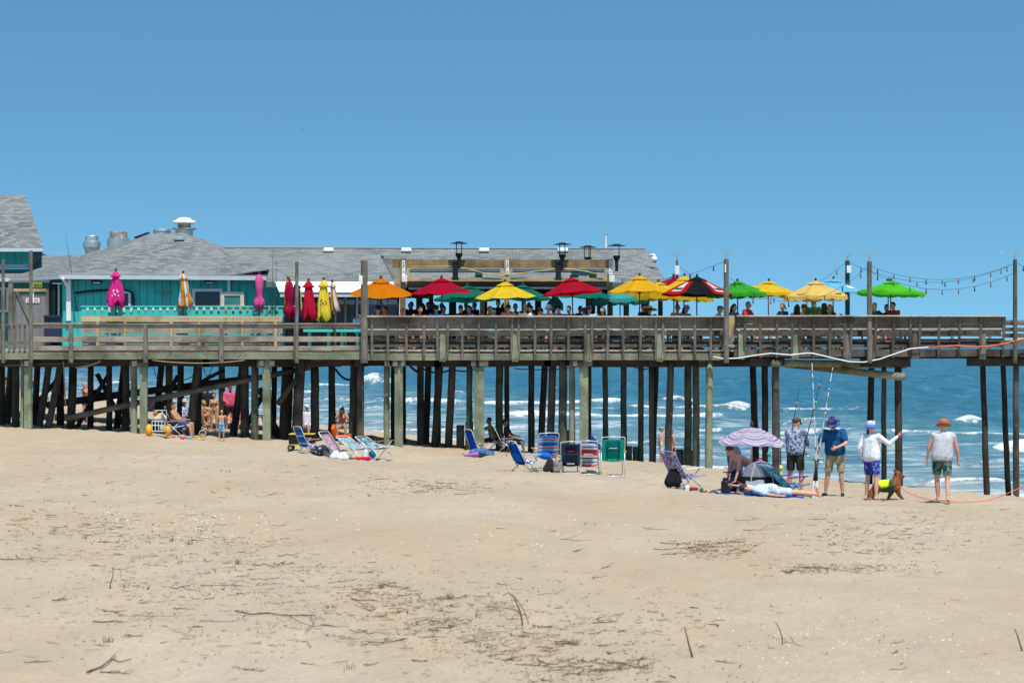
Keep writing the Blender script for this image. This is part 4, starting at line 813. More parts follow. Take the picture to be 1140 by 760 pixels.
def canopy_pt(ang0, npan, k, a, rr, Rr, H, drop, curve=1.1, droop=.05):
    droop = droop*(.5+1.3*((k*37+int(Rr*1000)+int(drop*977)*3) % 11)/10)
    t0 = ang0+2*math.pi*k/npan; t1 = ang0+2*math.pi*(k+1)/npan
    p = Vector((math.cos(t0), math.sin(t0), 0)).lerp(Vector((math.cos(t1), math.sin(t1), 0)), a)
    q = rr; z = H-drop*(q**curve)-droop*Rr*math.sin(math.pi*a)*q*(1-.4*q)
    return Vector((p.x*q*Rr, p.y*q*Rr, z))
def marks(t, ang0, npan, k, Rr, H, drop, m, a0, a1, q0, q1, n, curve=1.1, off=.018, seed=1):
    """rows of little dark letter-like strokes lying on one panel"""
    r = random.Random(seed); mb = MB()
    for i in range(n):
        u0 = a0+(a1-a0)*i/n; u1 = u0+(a1-a0)/n*r.uniform(.55, .85); v0 = q0+r.uniform(0, .01); v1 = q1-r.uniform(0, .02)
        pts = [UTR(canopy_pt(ang0, npan, k, u, v, Rr, H, drop, curve)) for u, v in ((u0, v1), (u1, v1), (u1, v0), (u0, v0))]
        nr = (pts[1]-pts[0]).cross(pts[2]-pts[0]).normalized(); nr = nr if nr.z > 0 else -nr
        mb.slab([p+nr*off for p in pts], .004 if True else 0)
    return mb.build('lettering', m, t)
TBL = []
def dining_table(x, Y, label):
    t = thing('dining_table', 'brown high table on the deck under the '+label.split(',')[0].split(' umbrella')[0]+' umbrella', 'table', (x, Y, Z_DECK), 'high tables under the umbrellas')
    if not TBL:
        TBL.append(MB().box((0, 0, .93), (1.35, 1.0, .05)).build('table_top', WGREY, t)); TBL.append(MB().box((0, 0, .84), (1.15, .8, .10)).build('apron', WSHADE, t))
        for sx in (-1, 1):
            for sy in (-1, 1): TBL.append(MB().box((sx*.58, sy*.42, .45), (.09, .09, .90)).build('leg', WGREYZ, t))
        TBL.append(MB().box((0, 0, .25), (1.2, .07, .12)).build('stretcher', WSHADE, t))
    else:
        for l in TBL: c = l.copy(); COL.objects.link(c); c.parent = t
def umbrella(label, px, yt, ye, hw, Y, m, zbase=Z_DECK, valance=0, npan=8, tilt=(0, 0), poleM=DKPOLE, curve=1.08, group='open umbrellas on the pier', alt=None, ang=None, name='parasol', vent=True, lean=0, ribs=True):
    k = Y/F; x = WX(px, Y); t = thing(name, label, 'umbrella', (x, Y, zbase), group)
    H = WZ(yt, Y)-zbase; drop = (ye-yt)*k; Rr = hw*k/ (math.cos(math.pi/npan) if ang is None else 1)
    ang0 = (-math.pi/2-math.pi/npan) if ang is None else ang
    qt = random.Random(int(px*7)); tilt = (tilt[0]+qt.uniform(-2.5, 2.5), tilt[1]+qt.uniform(-2.2, 2.2))
    R3 = Euler((R(tilt[0]), R(tilt[1]), 0)).to_matrix(); piv = Vector((0, 0, H))
    global UTR
    tr = UTR = lambda p: R3 @ (p-piv)+piv
    top = Vector((lean, 0, H)) if lean else None
    ms = [m, alt] if alt else [m]
    for which, mm in enumerate(ms):
        mb = MB()
        for kk in range(npan):
            if alt and kk % 2 != which: continue
            mb.sheet([[tr(canopy_pt(ang0, npan, kk, a/4, (.22 if vent else .02)+(.78 if vent else .98)*q/5, Rr, H, drop, curve)) for a in range(5)] for q in range(6)], .006)
            if valance:
                e = [canopy_pt(ang0, npan, kk, a/6, 1.0, Rr, H, drop, curve) for a in range(7)]; rv = random.Random(kk+int(px))
                mb.sheet([[tr(p) for p in e], [tr(p+Vector((p.x*.012, p.y*.012, -valance*.5))) for p in e], [tr(p+Vector((p.x*(.02+rv.uniform(-.02, .03)), p.y*.02, -valance*(.78+.3*abs(math.sin(i*math.pi/3)))))) for i, p in enumerate(e)]], .004)
        c = mb.build('canopy' if not alt else 'canopy_panels', mm, t)
    if vent:
        mb = MB()
        for kk in range(npan): mb.sheet([[tr(canopy_pt(ang0, npan, kk, a/3, .02+.27*q/2, Rr, H+.05, drop*.92, 1.0, .02)) for a in range(4)] for q in range(3)], .005)
        mb.build('vent_cap', m, t)
    MB().lathe([(.035, H+.02), (.05, H+.06), (.035, H+.12), (.015, H+.14)], (0, 0, 0), 8).build('finial', DKPOLE, t)
    off = R3 @ Vector((0, 0, -1))
    hub = Vector((0, 0, H))+off*(drop+.05)
    MB().tube([(lean, 0, .02), hub, tr(Vector((0, 0, H)))], [.024, .022, .02], 8).build('pole', poleM, t, smooth=True)
    if ribs:
        for kk in range(npan):
            a = canopy_pt(ang0, npan, kk, 0, .06, Rr, H-.03, drop, curve); b = canopy_pt(ang0, npan, kk, 0, .97, Rr, H-.03, drop, curve); c = canopy_pt(ang0, npan, kk, 0, .5, Rr, H-.04, drop, curve)
            MB().tube([tr(a), tr(c), tr(b)], .009, 5).tube([tr(c), hub+Vector((0, 0, -.02))], .008, 5).build('rib', poleM, t)
    MB().lathe([(.26, 0), (.27, .05), (.08, .09), (.04, .25), (.035, .27)], (lean, 0, 0), 14).build('base', DKPOLE, t)
    if Y < 83 and zbase == Z_DECK: dining_table(x, Y, label)
    return t, dict(ang0=ang0, npan=npan, Rr=Rr, H=H, drop=drop, curve=curve)
INK = mat('dark_printing_ink', (.03, .028, .03), .7, .05)
u, g = umbrella('orange umbrella with dark ribs showing, first open one right of the thick pole', 424, 311, 327.5, 34, 77.2, For, tilt=(9, 1), poleM=DKPOLE)
u, g = umbrella('bright crimson umbrella next to the orange one, above a blue shirted back', 491.5, 310.5, 326, 34, 77.4, Fcr); marks(u, g['ang0'], 8, 1, g['Rr'], g['H'], g['drop'], INK, .25, .8, .72, .80, 7)
umbrella('dark green umbrella half hidden behind the bright crimson one', 520, 319, 333, 37, 79.9, Fdg, tilt=(-3, 0))
umbrella('small yellow umbrella far back at the left pavilion post', 465, 322, 331, 17, 88.5, Fpy)
u, g = umbrella('yellow umbrella between the crimson one and the red one', 562, 315, 330.5, 33.5, 77.4, Fy2, poleM=WNEWZ)
umbrella('dark green umbrella behind the right side of the plain yellow one', 582, 318, 332, 32, 79.8, Fdg)
u, g = umbrella('red umbrella tilted slightly to the left with dark script on one panel', 635.5, 310, 326.5, 33, 77.4, Frd, tilt=(0, -4), lean=.09); marks(u, g['ang0'], 8, 0, g['Rr'], g['H'], g['drop'], INK, .3, .75, .5, .57, 6)
umbrella('dark green umbrella peeking from behind the red one', 653, 320, 331, 34, 79.7, Fdg)
umbrella('turquoise umbrella with a scalloped edge partly behind golden yellow', 690, 324, 333, 31, 80.0, Ftq, valance=.16)
umbrella('turquoise umbrella folded low between dark posts behind the red umbrella', 618, 327, 338, 9, 83.4, Ftq, valance=.25)
umbrella('golden yellow umbrella left of the black and red one, right of the long roof', 712, 308, 325, 35, 77.2, Fy)
umbrella('yellow umbrella with a deep printed valance behind the golden one', 733, 315, 327, 28, 79.6, Fy2, valance=.2)
umbrella('crimson umbrella peeking out behind the black and red one', 750, 308.5, 318, 25, 80.6, Fcr)
u, g = umbrella('yellow umbrella with printed valance directly behind the black and red one', 762, 308, 328, 31, 79.5, Fy2, valance=.2)
u, g = umbrella('black and red panelled umbrella with white printed patches', 776, 309, 328, 38.5, 77.0, Fbk, alt=Fbr, curve=1.25)
for k_, s in ((7, 1), (1, -1)):
    mb = MB(); pts = [(.30, .38), (.62, .38), (.74, .92), (.20, .92)]
    gr = [canopy_pt(g['ang0'], 8, k_, a, q, g['Rr'], g['H']+.02, g['drop'], 1.25) for a, q in pts]
    mb.sheet([[UTR(canopy_pt(g['ang0'], 8, k_, (.34-.12*q if s > 0 else .30-.08*q)+i/4*(.26+.26*q), .40+.5*q, g['Rr'], g['H']+.022, g['drop'], 1.25)) for i in range(5)] for q in (0, .25, .5, .75, 1)], .004)
    p = mb.build('white_patch', WHITEP, u); marks(u, g['ang0'], 8, k_, g['Rr'], g['H'], g['drop'], INK, .30, .72, .72, .82, 5, 1.25, .035, 4)
u, g = umbrella('bright green umbrella just right of the tall pole with a frilled edge', 821, 314, 326, 33, 78.0, Fgr, valance=.14)
umbrella('yellow umbrella between bright green and pale yellow, tilted right', 856, 314, 325, 32, 78.5, Fy2, valance=.12, tilt=(0, 5), poleM=WNEWZ)
u, g = umbrella('pale yellow umbrella with drooping valance and printed words', 908, 313.5, 329, 33, 77.3, Fpy, valance=.15, poleM=mat('tan_pole', (.35, .20, .09), .6))
for k_ in (7, 1): marks(u, g['ang0'], 8, k_, g['Rr'], g['H'], g['drop'], INK, .35, .85, .84, .90, 9, off=.02, seed=k_)
u, g = umbrella('pale cyan umbrella with white print behind the pale yellow one', 928, 311.5, 324, 37, 79.8, Fcy, tilt=(0, 3)); marks(u, g['ang0'], 8, 1, g['Rr'], g['H'], g['drop'], WHITEP, .1, .7, .55, .75, 8, off=.02)
umbrella('cyan umbrella whose left edge shows behind the rightmost green one', 988, 314, 325, 33, 80.2, Fcy, tilt=(0, -4))
umbrella('brightest green umbrella, last one towards the sea', 992, 314, 325, 35, 77.6, fabric('lime_green_canvas', (.17, .72, .05), .4), valance=.1, tilt=(0, 2))
# folded umbrellas
def folded(label, px, yt, yb, hw, Y, m, m2=None, shape='skirt', group='folded umbrellas on the left deck', zb=Z_DECK, seed=1, skew=0, print_m=None):
    k = Y/F; t = thing('folded_parasol', label, 'umbrella', (WX(px, Y), Y, zb), group); r = random.Random(seed)
    z1 = WZ(yt, Y)-zb; z0 = WZ(yb, Y)-zb; w = hw*k; L = z1-z0
    if shape == 'skirt': prof = [(.10, 1), (.26, .97), (.40, .90), (.60, .845), (.58, .835), (.34, .82), (.42, .74), (.5, .65), (.66, .45), (.85, .2), (1.0, .03), (.9, 0)]
    elif shape == 'tied': prof = [(.12, 1), (.5, .95), (.7, .80), (.75, .62), (.62, .42), (.5, .33), (.85, .22), (1.0, .10), (.75, 0)]
    else: prof = [(.10, 1), (.35, .95), (.6, .75), (.75, .5), (.9, .2), (1.0, .04), (.9, 0)]
    seg = 40; ph = r.random()*6
    def rowpt(rr, f, s):
        a = 2*math.pi*s/seg; pl = 1-.46*(1-f*.6)*abs(math.sin(4*a+ph+.7*math.sin(3*f)))-.07*abs(math.sin(9*a+2*ph+2*f))
        q = rr*w*1.12*pl*(1+.14*math.sin(a*2+f*6+ph)+.06*math.sin(a*5-f*9)); return Vector((math.cos(a)*q+skew*k*(1-f), math.sin(a)*q, z0+L*f+(.09*math.sin(a*4+ph)+.06*math.sin(a*3+ph*2) if f < .06 else 0)))
    mb = MB(); mb2 = MB()
    for i in range(len(prof)-1):
        for s in range(seg):
            q = mb2 if (m2 and (s//5) % 2 == 0) else mb
            q.bm.faces.new([q.bm.verts.new(rowpt(*prof[i], s)), q.bm.verts.new(rowpt(*prof[i], s+1)), q.bm.verts.new(rowpt(*prof[i+1], s+1)), q.bm.verts.new(rowpt(*prof[i+1], s))])
    for q, mm, nm in ((mb, m, 'canopy'), (mb2, m2, 'canopy_panels')):
        if len(q.bm.faces): bmesh.ops.remove_doubles(q.bm, verts=q.bm.verts, dist=.0005); bmesh.ops.solidify(q.bm, geom=list(q.bm.faces), thickness=.006); q.build(nm, mm, t, smooth=True)
        else: q.bm.free()
    MB().tube([(0, 0, 0), (0, 0, z1+.03)], .022, 8).build('pole', DKPOLE, t, smooth=True)
    MB().lathe([(.03, z1), (.05, z1+.04), (.03, z1+.1), (.01, z1+.11)], (0, 0, 0), 8).build('finial', DKPOLE, t)
    if print_m:
        mb = MB()
        for i in range(9):
            a = -math.pi/2+r.uniform(-.55, .55); f = r.uniform(.25, .5); rr = np.interp(f, [p[1] for p in prof][::-1], [p[0] for p in prof][::-1])*w*1.02
            p = Vector((math.cos(a)*rr+skew*k*(1-f), math.sin(a)*rr-.012, z0+L*f)); mb.box(p, (.05, .01, .035), (0, r.uniform(-.5, .2), a+math.pi/2))
        mb.build('lettering', print_m, t)
    return t
folded('hot pink folded umbrella with white scalloped print near the house corner', 129, 302, 339, 10.5, 78.9, Fpk, None, 'skirt', seed=2, print_m=WHITEP)
folded('white and orange folded umbrella in front of the house wall', 204, 304.5, 341, 8.5, 78.9, For, Fwh, 'skirt', seed=3, skew=3, print_m=INK)
folded('soft pink folded umbrella tied around its middle', 288.5, 305.5, 342, 6, 78.9, Fpk2, None, 'tied', seed=4)
folded('orange folded umbrella mostly hidden behind the dark crimson one', 320.5, 311, 340, 4.5, 78.7, For, None, 'bag', seed=5)
folded('dark crimson folded umbrella tied low, left of the slim pole', 322.3, 313, 351, 6.5, 78.1, Fmr, None, 'tied', seed=6)
folded('navy folded umbrella with white print behind the slim pole', 330, 315, 359, 6, 78.5, Fnv, None, 'bag', seed=7, print_m=WHITEP)
folded('narrow yellow folded umbrella just right of the slim pole', 333.5, 321, 346, 3, 78.9, Fy2, None, 'bag', seed=8)
folded('big crimson folded umbrella with a torn hood, right of the slim pole', 343.5, 313, 354, 9.5, 77.9, Frd, None, 'skirt', seed=9, skew=1)
folded('yellow folded umbrella with dark printed word on its side', 360.5, 312, 355, 9.5, 77.9, Fy2, None, 'skirt', seed=10, print_m=INK)
folded('white and orange folded umbrella beside the yellow one', 370, 314.5, 345.5, 6, 78.4, For, Fwh, 'skirt', seed=11, skew=3)
# ================================================================== PEOPLE
TMP = bpy.data.scenes.new('workbench')
class Blob:
    """closed rounded pieces gathered fast, to be fused into one skin by remesh()"""
    def __init__(s): s.v = []; s.f = []
    def _rings(s, rings, p0, p1):
        b = len(s.v); n = len(rings[0]); s.v.append(tuple(p0)); 
        for r in rings: s.v.extend(tuple(p) for p in r)
        s.v.append(tuple(p1)); e = len(s.v)-1; m = len(rings)
        for k in range(n):
            k2 = (k+1) % n; s.f.append((b, b+1+k2, b+1+k)); s.f.append((e, b+1+(m-1)*n+k, b+1+(m-1)*n+k2))
            for i in range(m-1): s.f.append((b+1+i*n+k, b+1+i*n+k2, b+1+(i+1)*n+k2, b+1+(i+1)*n+k))
    def cone(s, a, ra, c, rc, seg=8):
        a = np.array(a, float); c = np.array(c, float); d = c-a; L = np.linalg.norm(d); d = d/L if L > 1e-5 else np.array((0, 0, 1.0))
        x = np.cross(d, (0, 0, 1.0) if abs(d[2]) < .9 else (1.0, 0, 0)); x /= np.linalg.norm(x); y = np.cross(d, x)
        th = np.arange(seg)*2*math.pi/seg; circ = np.outer(np.cos(th), x)+np.outer(np.sin(th), y); R_ = []
        for al in (-60, -30, 0): R_.append(a+d*ra*math.sin(R(al))+circ*ra*math.cos(R(al)))
        for al in (0, 30, 60): R_.append(c+d*rc*math.sin(R(al))+circ*rc*math.cos(R(al)))
        s._rings(R_, a-d*ra, c+d*rc); return s
    def sph(s, c, r, d=(1, 1, 1), seg=10, M=None):
        th = np.arange(seg)*2*math.pi/seg; M_ = np.array(M) if M is not None else np.eye(3); c = np.array(c, float); D = np.array(d, float)*r
        f = lambda p: (M_ @ (np.asarray(p)*D).T).T+c
        R_ = [f(np.stack([np.cos(th)*math.cos(R(al)), np.sin(th)*math.cos(R(al)), np.full(seg, math.sin(R(al)))], 1)) for al in (-65, -35, 0, 35, 65)]
        s._rings(R_, f(np.array((0, 0, -1.0))), f(np.array((0, 0, 1.0)))); return s
def remesh(mb, vox, smooth_it=3, name='tmp', disp=0):
    me = bpy.data.meshes.new(name); me.from_pydata(mb.v, [], mb.f); o = bpy.data.objects.new(name, me); TMP.collection.objects.link(o)
    md = o.modifiers.new('r', 'REMESH'); md.mode = 'VOXEL'; md.voxel_size = vox; md.use_smooth_shade = True
    ms = o.modifiers.new('s', 'SMOOTH'); ms.factor = .5; ms.iterations = smooth_it
    with bpy.context.temp_override(scene=TMP, view_layer=TMP.view_layers[0]):
        dg = bpy.context.evaluated_depsgraph_get(); m2 = bpy.data.meshes.new_from_object(o.evaluated_get(dg))
    bpy.data.objects.remove(o); bpy.data.meshes.remove(me)
    return m2
SKIN = [mat('skin_pale', (.58, .34, .23), .55, .06, 6), mat('skin_tan', (.47, .25, .15), .55, .06, 6), mat('skin_pink', (.60, .31, .22), .55, .06, 6), mat('skin_brown', (.24, .12, .07), .5, .06, 6)]
HAIRM = {'brown': mat('brown_hair', (.055, .03, .018), .6, .2, 30), 'black': mat('black_hair', (.012, .010, .010), .5, .2, 30), 'blond': mat('blond_hair', (.42, .28, .12), .6, .2, 30), 'grey': mat('grey_hair', (.22, .19, .165), .7, .15, 30), 'ginger': mat('ginger_hair', (.25, .09, .03), .6, .2, 30)}
EYE = mat('dark_eye', (.02, .014, .012), .25, .05); LIP = mat('lip_tone', (.36, .12, .10), .5, .05); SHADES = mat('sunglass_lens', (.012, .012, .014), .15, .05, spec=.5)
def cloth(name, col, var=.08, **kw): return mat(name, col, .88, var, 14, spec=.08, bump=.25, **kw)
def pattern(name, cols, scale=16, stretch=(1, 1, 1), sharp=.02):
    """printed cloth: hard-edged noise blobs of several colours"""
    if name in MATS: return MATS[name]
    m = bpy.data.materials.new(name); t, b = nodes_of(m); v = coords(t, stretch); n = noise_n(t, v, scale, 3, .5); stops = []; k = len(cols)
    lo, hi = .36, .64
    for i, c in enumerate(cols): stops.append((0.0 if i == 0 else lo+(hi-lo)*i/k, c))
    c = ramp(t, n, stops, 'CONSTANT'); t.links.new(c, b.inputs['Base Color']); b.inputs['Roughness'].default_value = .85; b.inputs['Specular IOR Level'].default_value = .1
    MATS[name] = m; return m
def stripes(name, cols, axis='Z', period=.3, offset=0, soft=False):
    """stops: list of (position 0..1, colour) repeated every period metres along an object axis"""
    if name in MATS: return MATS[name]
    m = bpy.data.materials.new(name); t, b = nodes_of(m); v = coords(t); s = t.nodes.new('ShaderNodeSeparateXYZ'); t.links.new(v, s.inputs[0])
    f = math_n(t, 'FRACT', math_n(t, 'MULTIPLY_ADD', s.outputs[axis], 1/period, offset)); c = ramp(t, f, cols, 'CONSTANT')
    n = noise_n(t, v, 40, 2); c = mix(t, ramp(t, n, [(.4, .12), (.6, 0.0)]), c, (.2, .2, .2))
    t.links.new(c, b.inputs['Base Color']); b.inputs['Roughness'].default_value = .85; b.inputs['Specular IOR Level'].default_value = .1; MATS[name] = m; return m
def adir(sx, pitch, abd): p, a = R(pitch), R(abd); return Vector((sx*math.sin(a), -math.sin(p)*math.cos(a), -math.cos(p)*math.cos(a)))
POSE0 = dict(lean=2, side=0, twist=0, head=0, yaw=0, armL=(4, 9, 14, 4), armR=(4, 9, 14, 4), legL=(2, 4, -2, 2, 90), legR=(2, 4, -2, 2, 90))
def person(label, loc, face=0, H=1.75, skin=1, pose=None, top=None, bottom=None, hat=None, hair=('short', 'brown'), shoes=None, build=1.0, belly=0, q=1, extra=None, zoff=None, fem=False, shades=False, group=None, dz=0):
    """pose: absolute segment angles in degrees (0 hangs down, 90 points where the figure faces)"""
    po = dict(POSE0); po.update(pose or {}); s = H/1.75
    t = thing('person', label, 'person', loc, group, R(face))
    rz = Matrix.Rotation(R(po['twist']), 3, 'Z')
    ln, sd_ = R(po['lean']), R(po['side']); tdir = Vector((math.sin(sd_), -math.sin(ln)*math.cos(sd_), math.cos(ln)*math.cos(sd_)))
    xs = (rz @ Vector((1, 0, 0))); xs = (xs-tdir*xs.dot(tdir)).normalized(); fw = tdir.cross(xs)*-1   # forward (-Y when upright)
    if fw.y > 0 and abs(po['lean']) < 90 and abs(po['twist']) < 80: fw = -fw
    b = build; Pv = Vector((0, 0, 0)); J = {}
    J['pel'] = Pv; J['waist'] = Pv+tdir*.17; J['chest'] = Pv+tdir*.36; J['neck'] = Pv+tdir*.515
    shw = (.175 if fem else .195)*(.55+.45*b)
    hd = R(po['head']); hdir = Vector((tdir.x*.5, -math.sin(hd+ln*.35), math.cos(hd+ln*.35))).normalized() if abs(po['lean']) < 70 else (tdir+Vector((0, 0, -math.sin(hd)))).normalized()
    hc = J['neck']+hdir*.155; J['head'] = hc
    yawM = Matrix.Rotation(R(po['yaw']), 3, 'Z'); hy = hdir; hx = (yawM @ xs); hx = (hx-hy*hx.dot(hy)).normalized(); hf = hx.cross(hy); 
    if hf.dot(yawM @ fw) < 0: hf = -hf
    HM = Matrix((hx, hf*-1, hy)).transposed()      # head local: x side, -y front, z up
    bodyP = []; legs = {}; arms = {}
    for nm, sx in (('L', 1), ('R', -1)):
        hip = Pv+xs*sx*.088*b+Vector((0, 0, -.03)); a = po['leg'+nm]
        kn = hip+(rz if False else Matrix()).to_3x3() @ adir(sx, a[0], a[1])*.43; an = kn+adir(sx, a[2], a[3])*.42; fp = R(a[4]); fd = Vector((sx*.18, -math.sin(fp), -math.cos(fp))).normalized()
        heel = an+adir(sx, a[2], a[3])*.035-fd*.03; toe = heel+fd*.19
        legs[nm] = (hip, kn, an, heel, toe)
        sh = Pv+tdir*.455+xs*sx*shw; a = po['arm'+nm]; D = lambda p, ab: (rz @ adir(sx, p, ab))
        el = sh+D(a[0], a[1])*.285; wr = el+D(a[2], a[3])*.25; arms[nm] = (sh, el, wr, D(a[2], a[3]))
    def torso(g=0, low=0):
        r = []
        for sx in (1, -1):
            r += [(Pv+tdir*.36+xs*sx*.075*b, (.105 if not fem else .095)*b**.6+g, Pv+tdir*.17+xs*sx*(.062 if not fem else .05)*b, (.098 if not fem else .085)*b**.7+g), (Pv+tdir*.17+xs*sx*.062*b, (.098 if not fem else .088)*b**.7+g, Pv+tdir*low+xs*sx*.075*b, (.108)*b**.7+g)]
            r += [(Pv+tdir*.42+xs*sx*(shw-.055), .068+g, Pv+tdir*.45+xs*sx*(shw-.01), .058+g)]
            if fem: r += [(Pv+tdir*.35+xs*sx*.07+fw*.075, .062+g, Pv+tdir*.33+xs*sx*.07+fw*.085, .06+g)]
        r.append((Pv+tdir*.42, .085+g, Pv+tdir*.47, .065+g)); r.append((Pv+tdir*.38, .10+g, Pv+tdir*low, .10*b**.7+g))
        if belly: r.append((Pv+tdir*.13+fw*.05*belly, .10+.03*belly+g, Pv+tdir*.2+fw*.06*belly, .10+.03*belly+g))
        return r
    bodyP = torso()
    bodyP += [(J['neck']-tdir*.04, .054, hc-hdir*.04, .052)]
    for nm in 'LR':
        h, k, a_, he, to = legs[nm]; mid = k.lerp(a_, .35)
        bw = .62+.38*b
        bodyP += [(h, .092*bw, k, .056*bw), (k, .056*bw, mid, .055*bw), (mid, .055*bw, a_, .034), (he, .036, to, .026), (a_, .036, he, .036)]
        sh, el, wr, dd = arms[nm]; bodyP += [(sh, .055*bw, el, .041*bw), (el, .041*bw, wr, .027), (wr, .027, wr+dd*.075, .030)]
    mb = Blob(); sg = 10 if q else 8
    for a, ra, c, rc in bodyP: mb.cone(a, ra, c, rc, sg)
    mb.sph(hc, .1, (.79, .95, 1.16), 14, HM)                                   # skull
    mb.sph(hc+HM @ Vector((0, -.035, -.055)), .068, (.85, .85, 1.0), 10, HM)        # jaw
    mb.cone(hc+HM @ Vector((0, -.096, .002)), .012, hc+HM @ Vector((0, -.112, -.025)), .016, 6)   # nose
    for sx in (1, -1): mb.sph(hc+HM @ Vector((sx*.082, .012, -.01)), .026, (.4, .8, 1.2), 8, HM)
    me = remesh(mb, .017 if q else .024, 2)
    if q:                                                                        # hands: four unequal bent fingers and a thumb joined to the body mesh
        bm = bmesh.new(); bm.from_mesh(me); hb = MB(); hb.bm.free(); hb.bm = bm
        for nm, sx in (('L', 1), ('R', -1)):
            sh, el, wr, dd = arms[nm]; pn = po.get('curl'+nm, .5); pal = wr+dd*.085
            side_ = dd.cross(Vector((xs.x*sx, xs.y*sx, .25))).normalized(); inn = side_.cross(dd).normalized()*-sx
            for i, L in enumerate((.066, .076, .071, .056)):
                a = wr+dd*.075+side_*(.027-.018*i); m1 = a+(dd*.9+inn*.3*pn).normalized()*L*.6; m2 = m1+(dd*(1-pn)+inn*pn*1.1).normalized()*L*.55
                if po.get('point'+nm) and i == 0: m1 = a+dd*.045; m2 = a+dd*.09
                hb.tube([a-dd*.02, a, m1, m2], [.0095, .0095, .009, .0075], 6)
            a = wr+dd*.03+side_*.026; hb.tube([a, a+(side_*.7+dd*.6).normalized()*.04, a+(side_*.35+dd*.9).normalized()*.075], [.012, .0105, .0085], 6)
        for f in bm.faces: f.smooth = True
        bm.to_mesh(me); bm.free()
    me.name = 'body'; o = bpy.data.objects.new('body', me); COL.objects.link(o); o.parent = t; me.materials.clear(); me.materials.append(SKIN[skin])
    parts = [o]
    def add(nm, prims, m, vox=.017, sph=(), it=2):
        mb = Blob()
        for a, ra, c, rc in prims: mb.cone(a, ra, c, rc, sg)
        for c, r_, d, M_ in sph: mb.sph(c, r_, d, 12, M_)
        me = remesh(mb, vox if q else .024, it if 'shirt' not in nm else 9); me.name = nm
        if q and nm in ('shirt', 'long_sleeved_shirt', 'sleeveless_shirt', 'shorts', 'trousers'):
            for v in me.vertices:
                c = v.co; w = .010*noise.noise(Vector((c.x*11+c.z*7, c.y*11, c.z*6+len(label))))+.004*noise.noise(Vector((c.x*30+c.z*12, c.y*30, c.z*14)))
                v.co = c+v.normal*w
        oo = bpy.data.objects.new(nm, me); COL.objects.link(oo); oo.parent = t; me.materials.clear(); me.materials.append(m); parts.append(oo); return oo
    # --- clothes
    bw = .62+.38*b
    if bottom:
        kind, m, L = bottom
        if kind == 'bikini': add('bikini_bottom', [(Pv+xs*sx*.06*b-Vector((0, 0, .01)), .112*b**.7, Pv+xs*sx*.05-Vector((0, 0, .05)), .085) for sx in (1, -1)], m)
        else:
            pr = [(Pv+tdir*.07+xs*sx*.07*b, .106*b**.7+.008, Pv+xs*sx*.07*b-Vector((0, 0, .02)), .112*b**.7+.012) for sx in (1, -1)]
            for nm in 'LR':
                h, k, a_, he, to = legs[nm]; e = h.lerp(k, min(L, 1)); fl = .024 if L <= 1 else .016
                pr.append((h, .092*bw+.018, e, (.092+(.056-.092)*min(L, 1))*bw+fl))
                if L > 1: pr.append((k, .072*bw, k.lerp(a_, L-1), .052*bw))
            if kind == 'skirt': pr.append((Pv, .13*b, Pv.lerp((legs['L'][1]+legs['R'][1])/2, L), .17*b))
            oo = add({'shorts': 'shorts', 'pants': 'trousers', 'skirt': 'skirt'}[kind], pr, m)
            if kind == 'shorts' and L <= 1:
                bm = bmesh.new(); bm.from_mesh(oo.data); dl = set()
                for nm in 'LR':
                    h, k, a_, he, to = legs[nm]; e = h.lerp(k, L); d = (k-h).normalized()
                    dl |= {v for v in bm.verts if 0 < (v.co-e).dot(d)+.012 < .15 and (v.co-e).length < .17}
                bmesh.ops.delete(bm, geom=list(dl), context='VERTS'); bm.to_mesh(oo.data); bm.free()
    if top:
        kind, m = top[0], top[1]
        if kind == 'bikini': add('bikini_top', [(Pv+tdir*.33+xs*sx*.07+fw*.07, .07, Pv+tdir*.345+xs*sx*.075+fw*.03, .085) for sx in (1, -1)], m)
        else:
            lo_ = top[2] if len(top) > 2 else -.03; pr = torso(.018, .1)
            for sx in (1, 0, -1): pr.append((Pv+tdir*.30+xs*sx*.07*b, .108*b**.6+.014, Pv+tdir*(lo_+.10)+xs*sx*.075*b, .108*b**.7+.040))
            if belly: pr.append((Pv+tdir*.2+fw*.06*belly, .10+.03*belly+.02, Pv+tdir*.06+fw*.05*belly, .10+.03*belly+.02))
            for nm in 'LR':
                sh, el, wr, dd = arms[nm]
                if kind == 'tee': pr.append((sh-xs*(1 if nm == 'L' else -1)*.01, .070*bw+.006, sh.lerp(el, .66), .062*bw+.012))
                if kind == 'long': pr += [(sh, .070*bw, el, .054*bw+.004), (el, .056*bw, el.lerp(wr, .95), .040)]
            oo = add({'tee': 'shirt', 'long': 'long_sleeved_shirt', 'tank': 'sleeveless_shirt'}[kind], pr, m)
            if abs(po['lean']) < 60:
                bm = bmesh.new(); bm.from_mesh(oo.data); hp = Pv+tdir*lo_
                dl = [v for v in bm.verts if (v.co-hp).dot(tdir) < 0 and (v.co-hp).length < .30 and abs((v.co-hp).dot(xs)) < .215*b and (v.co-hp).dot(tdir) > -.16]
                bmesh.ops.delete(bm, geom=dl, context='VERTS'); bm.to_mesh(oo.data); bm.free()
    if shoes:
        for n in 'LR': add('shoe', [(legs[n][3], .044, legs[n][4], .036)], shoes)
    # --- hair, hat, face
    hk, hcn = (hair if hair else (None, None))
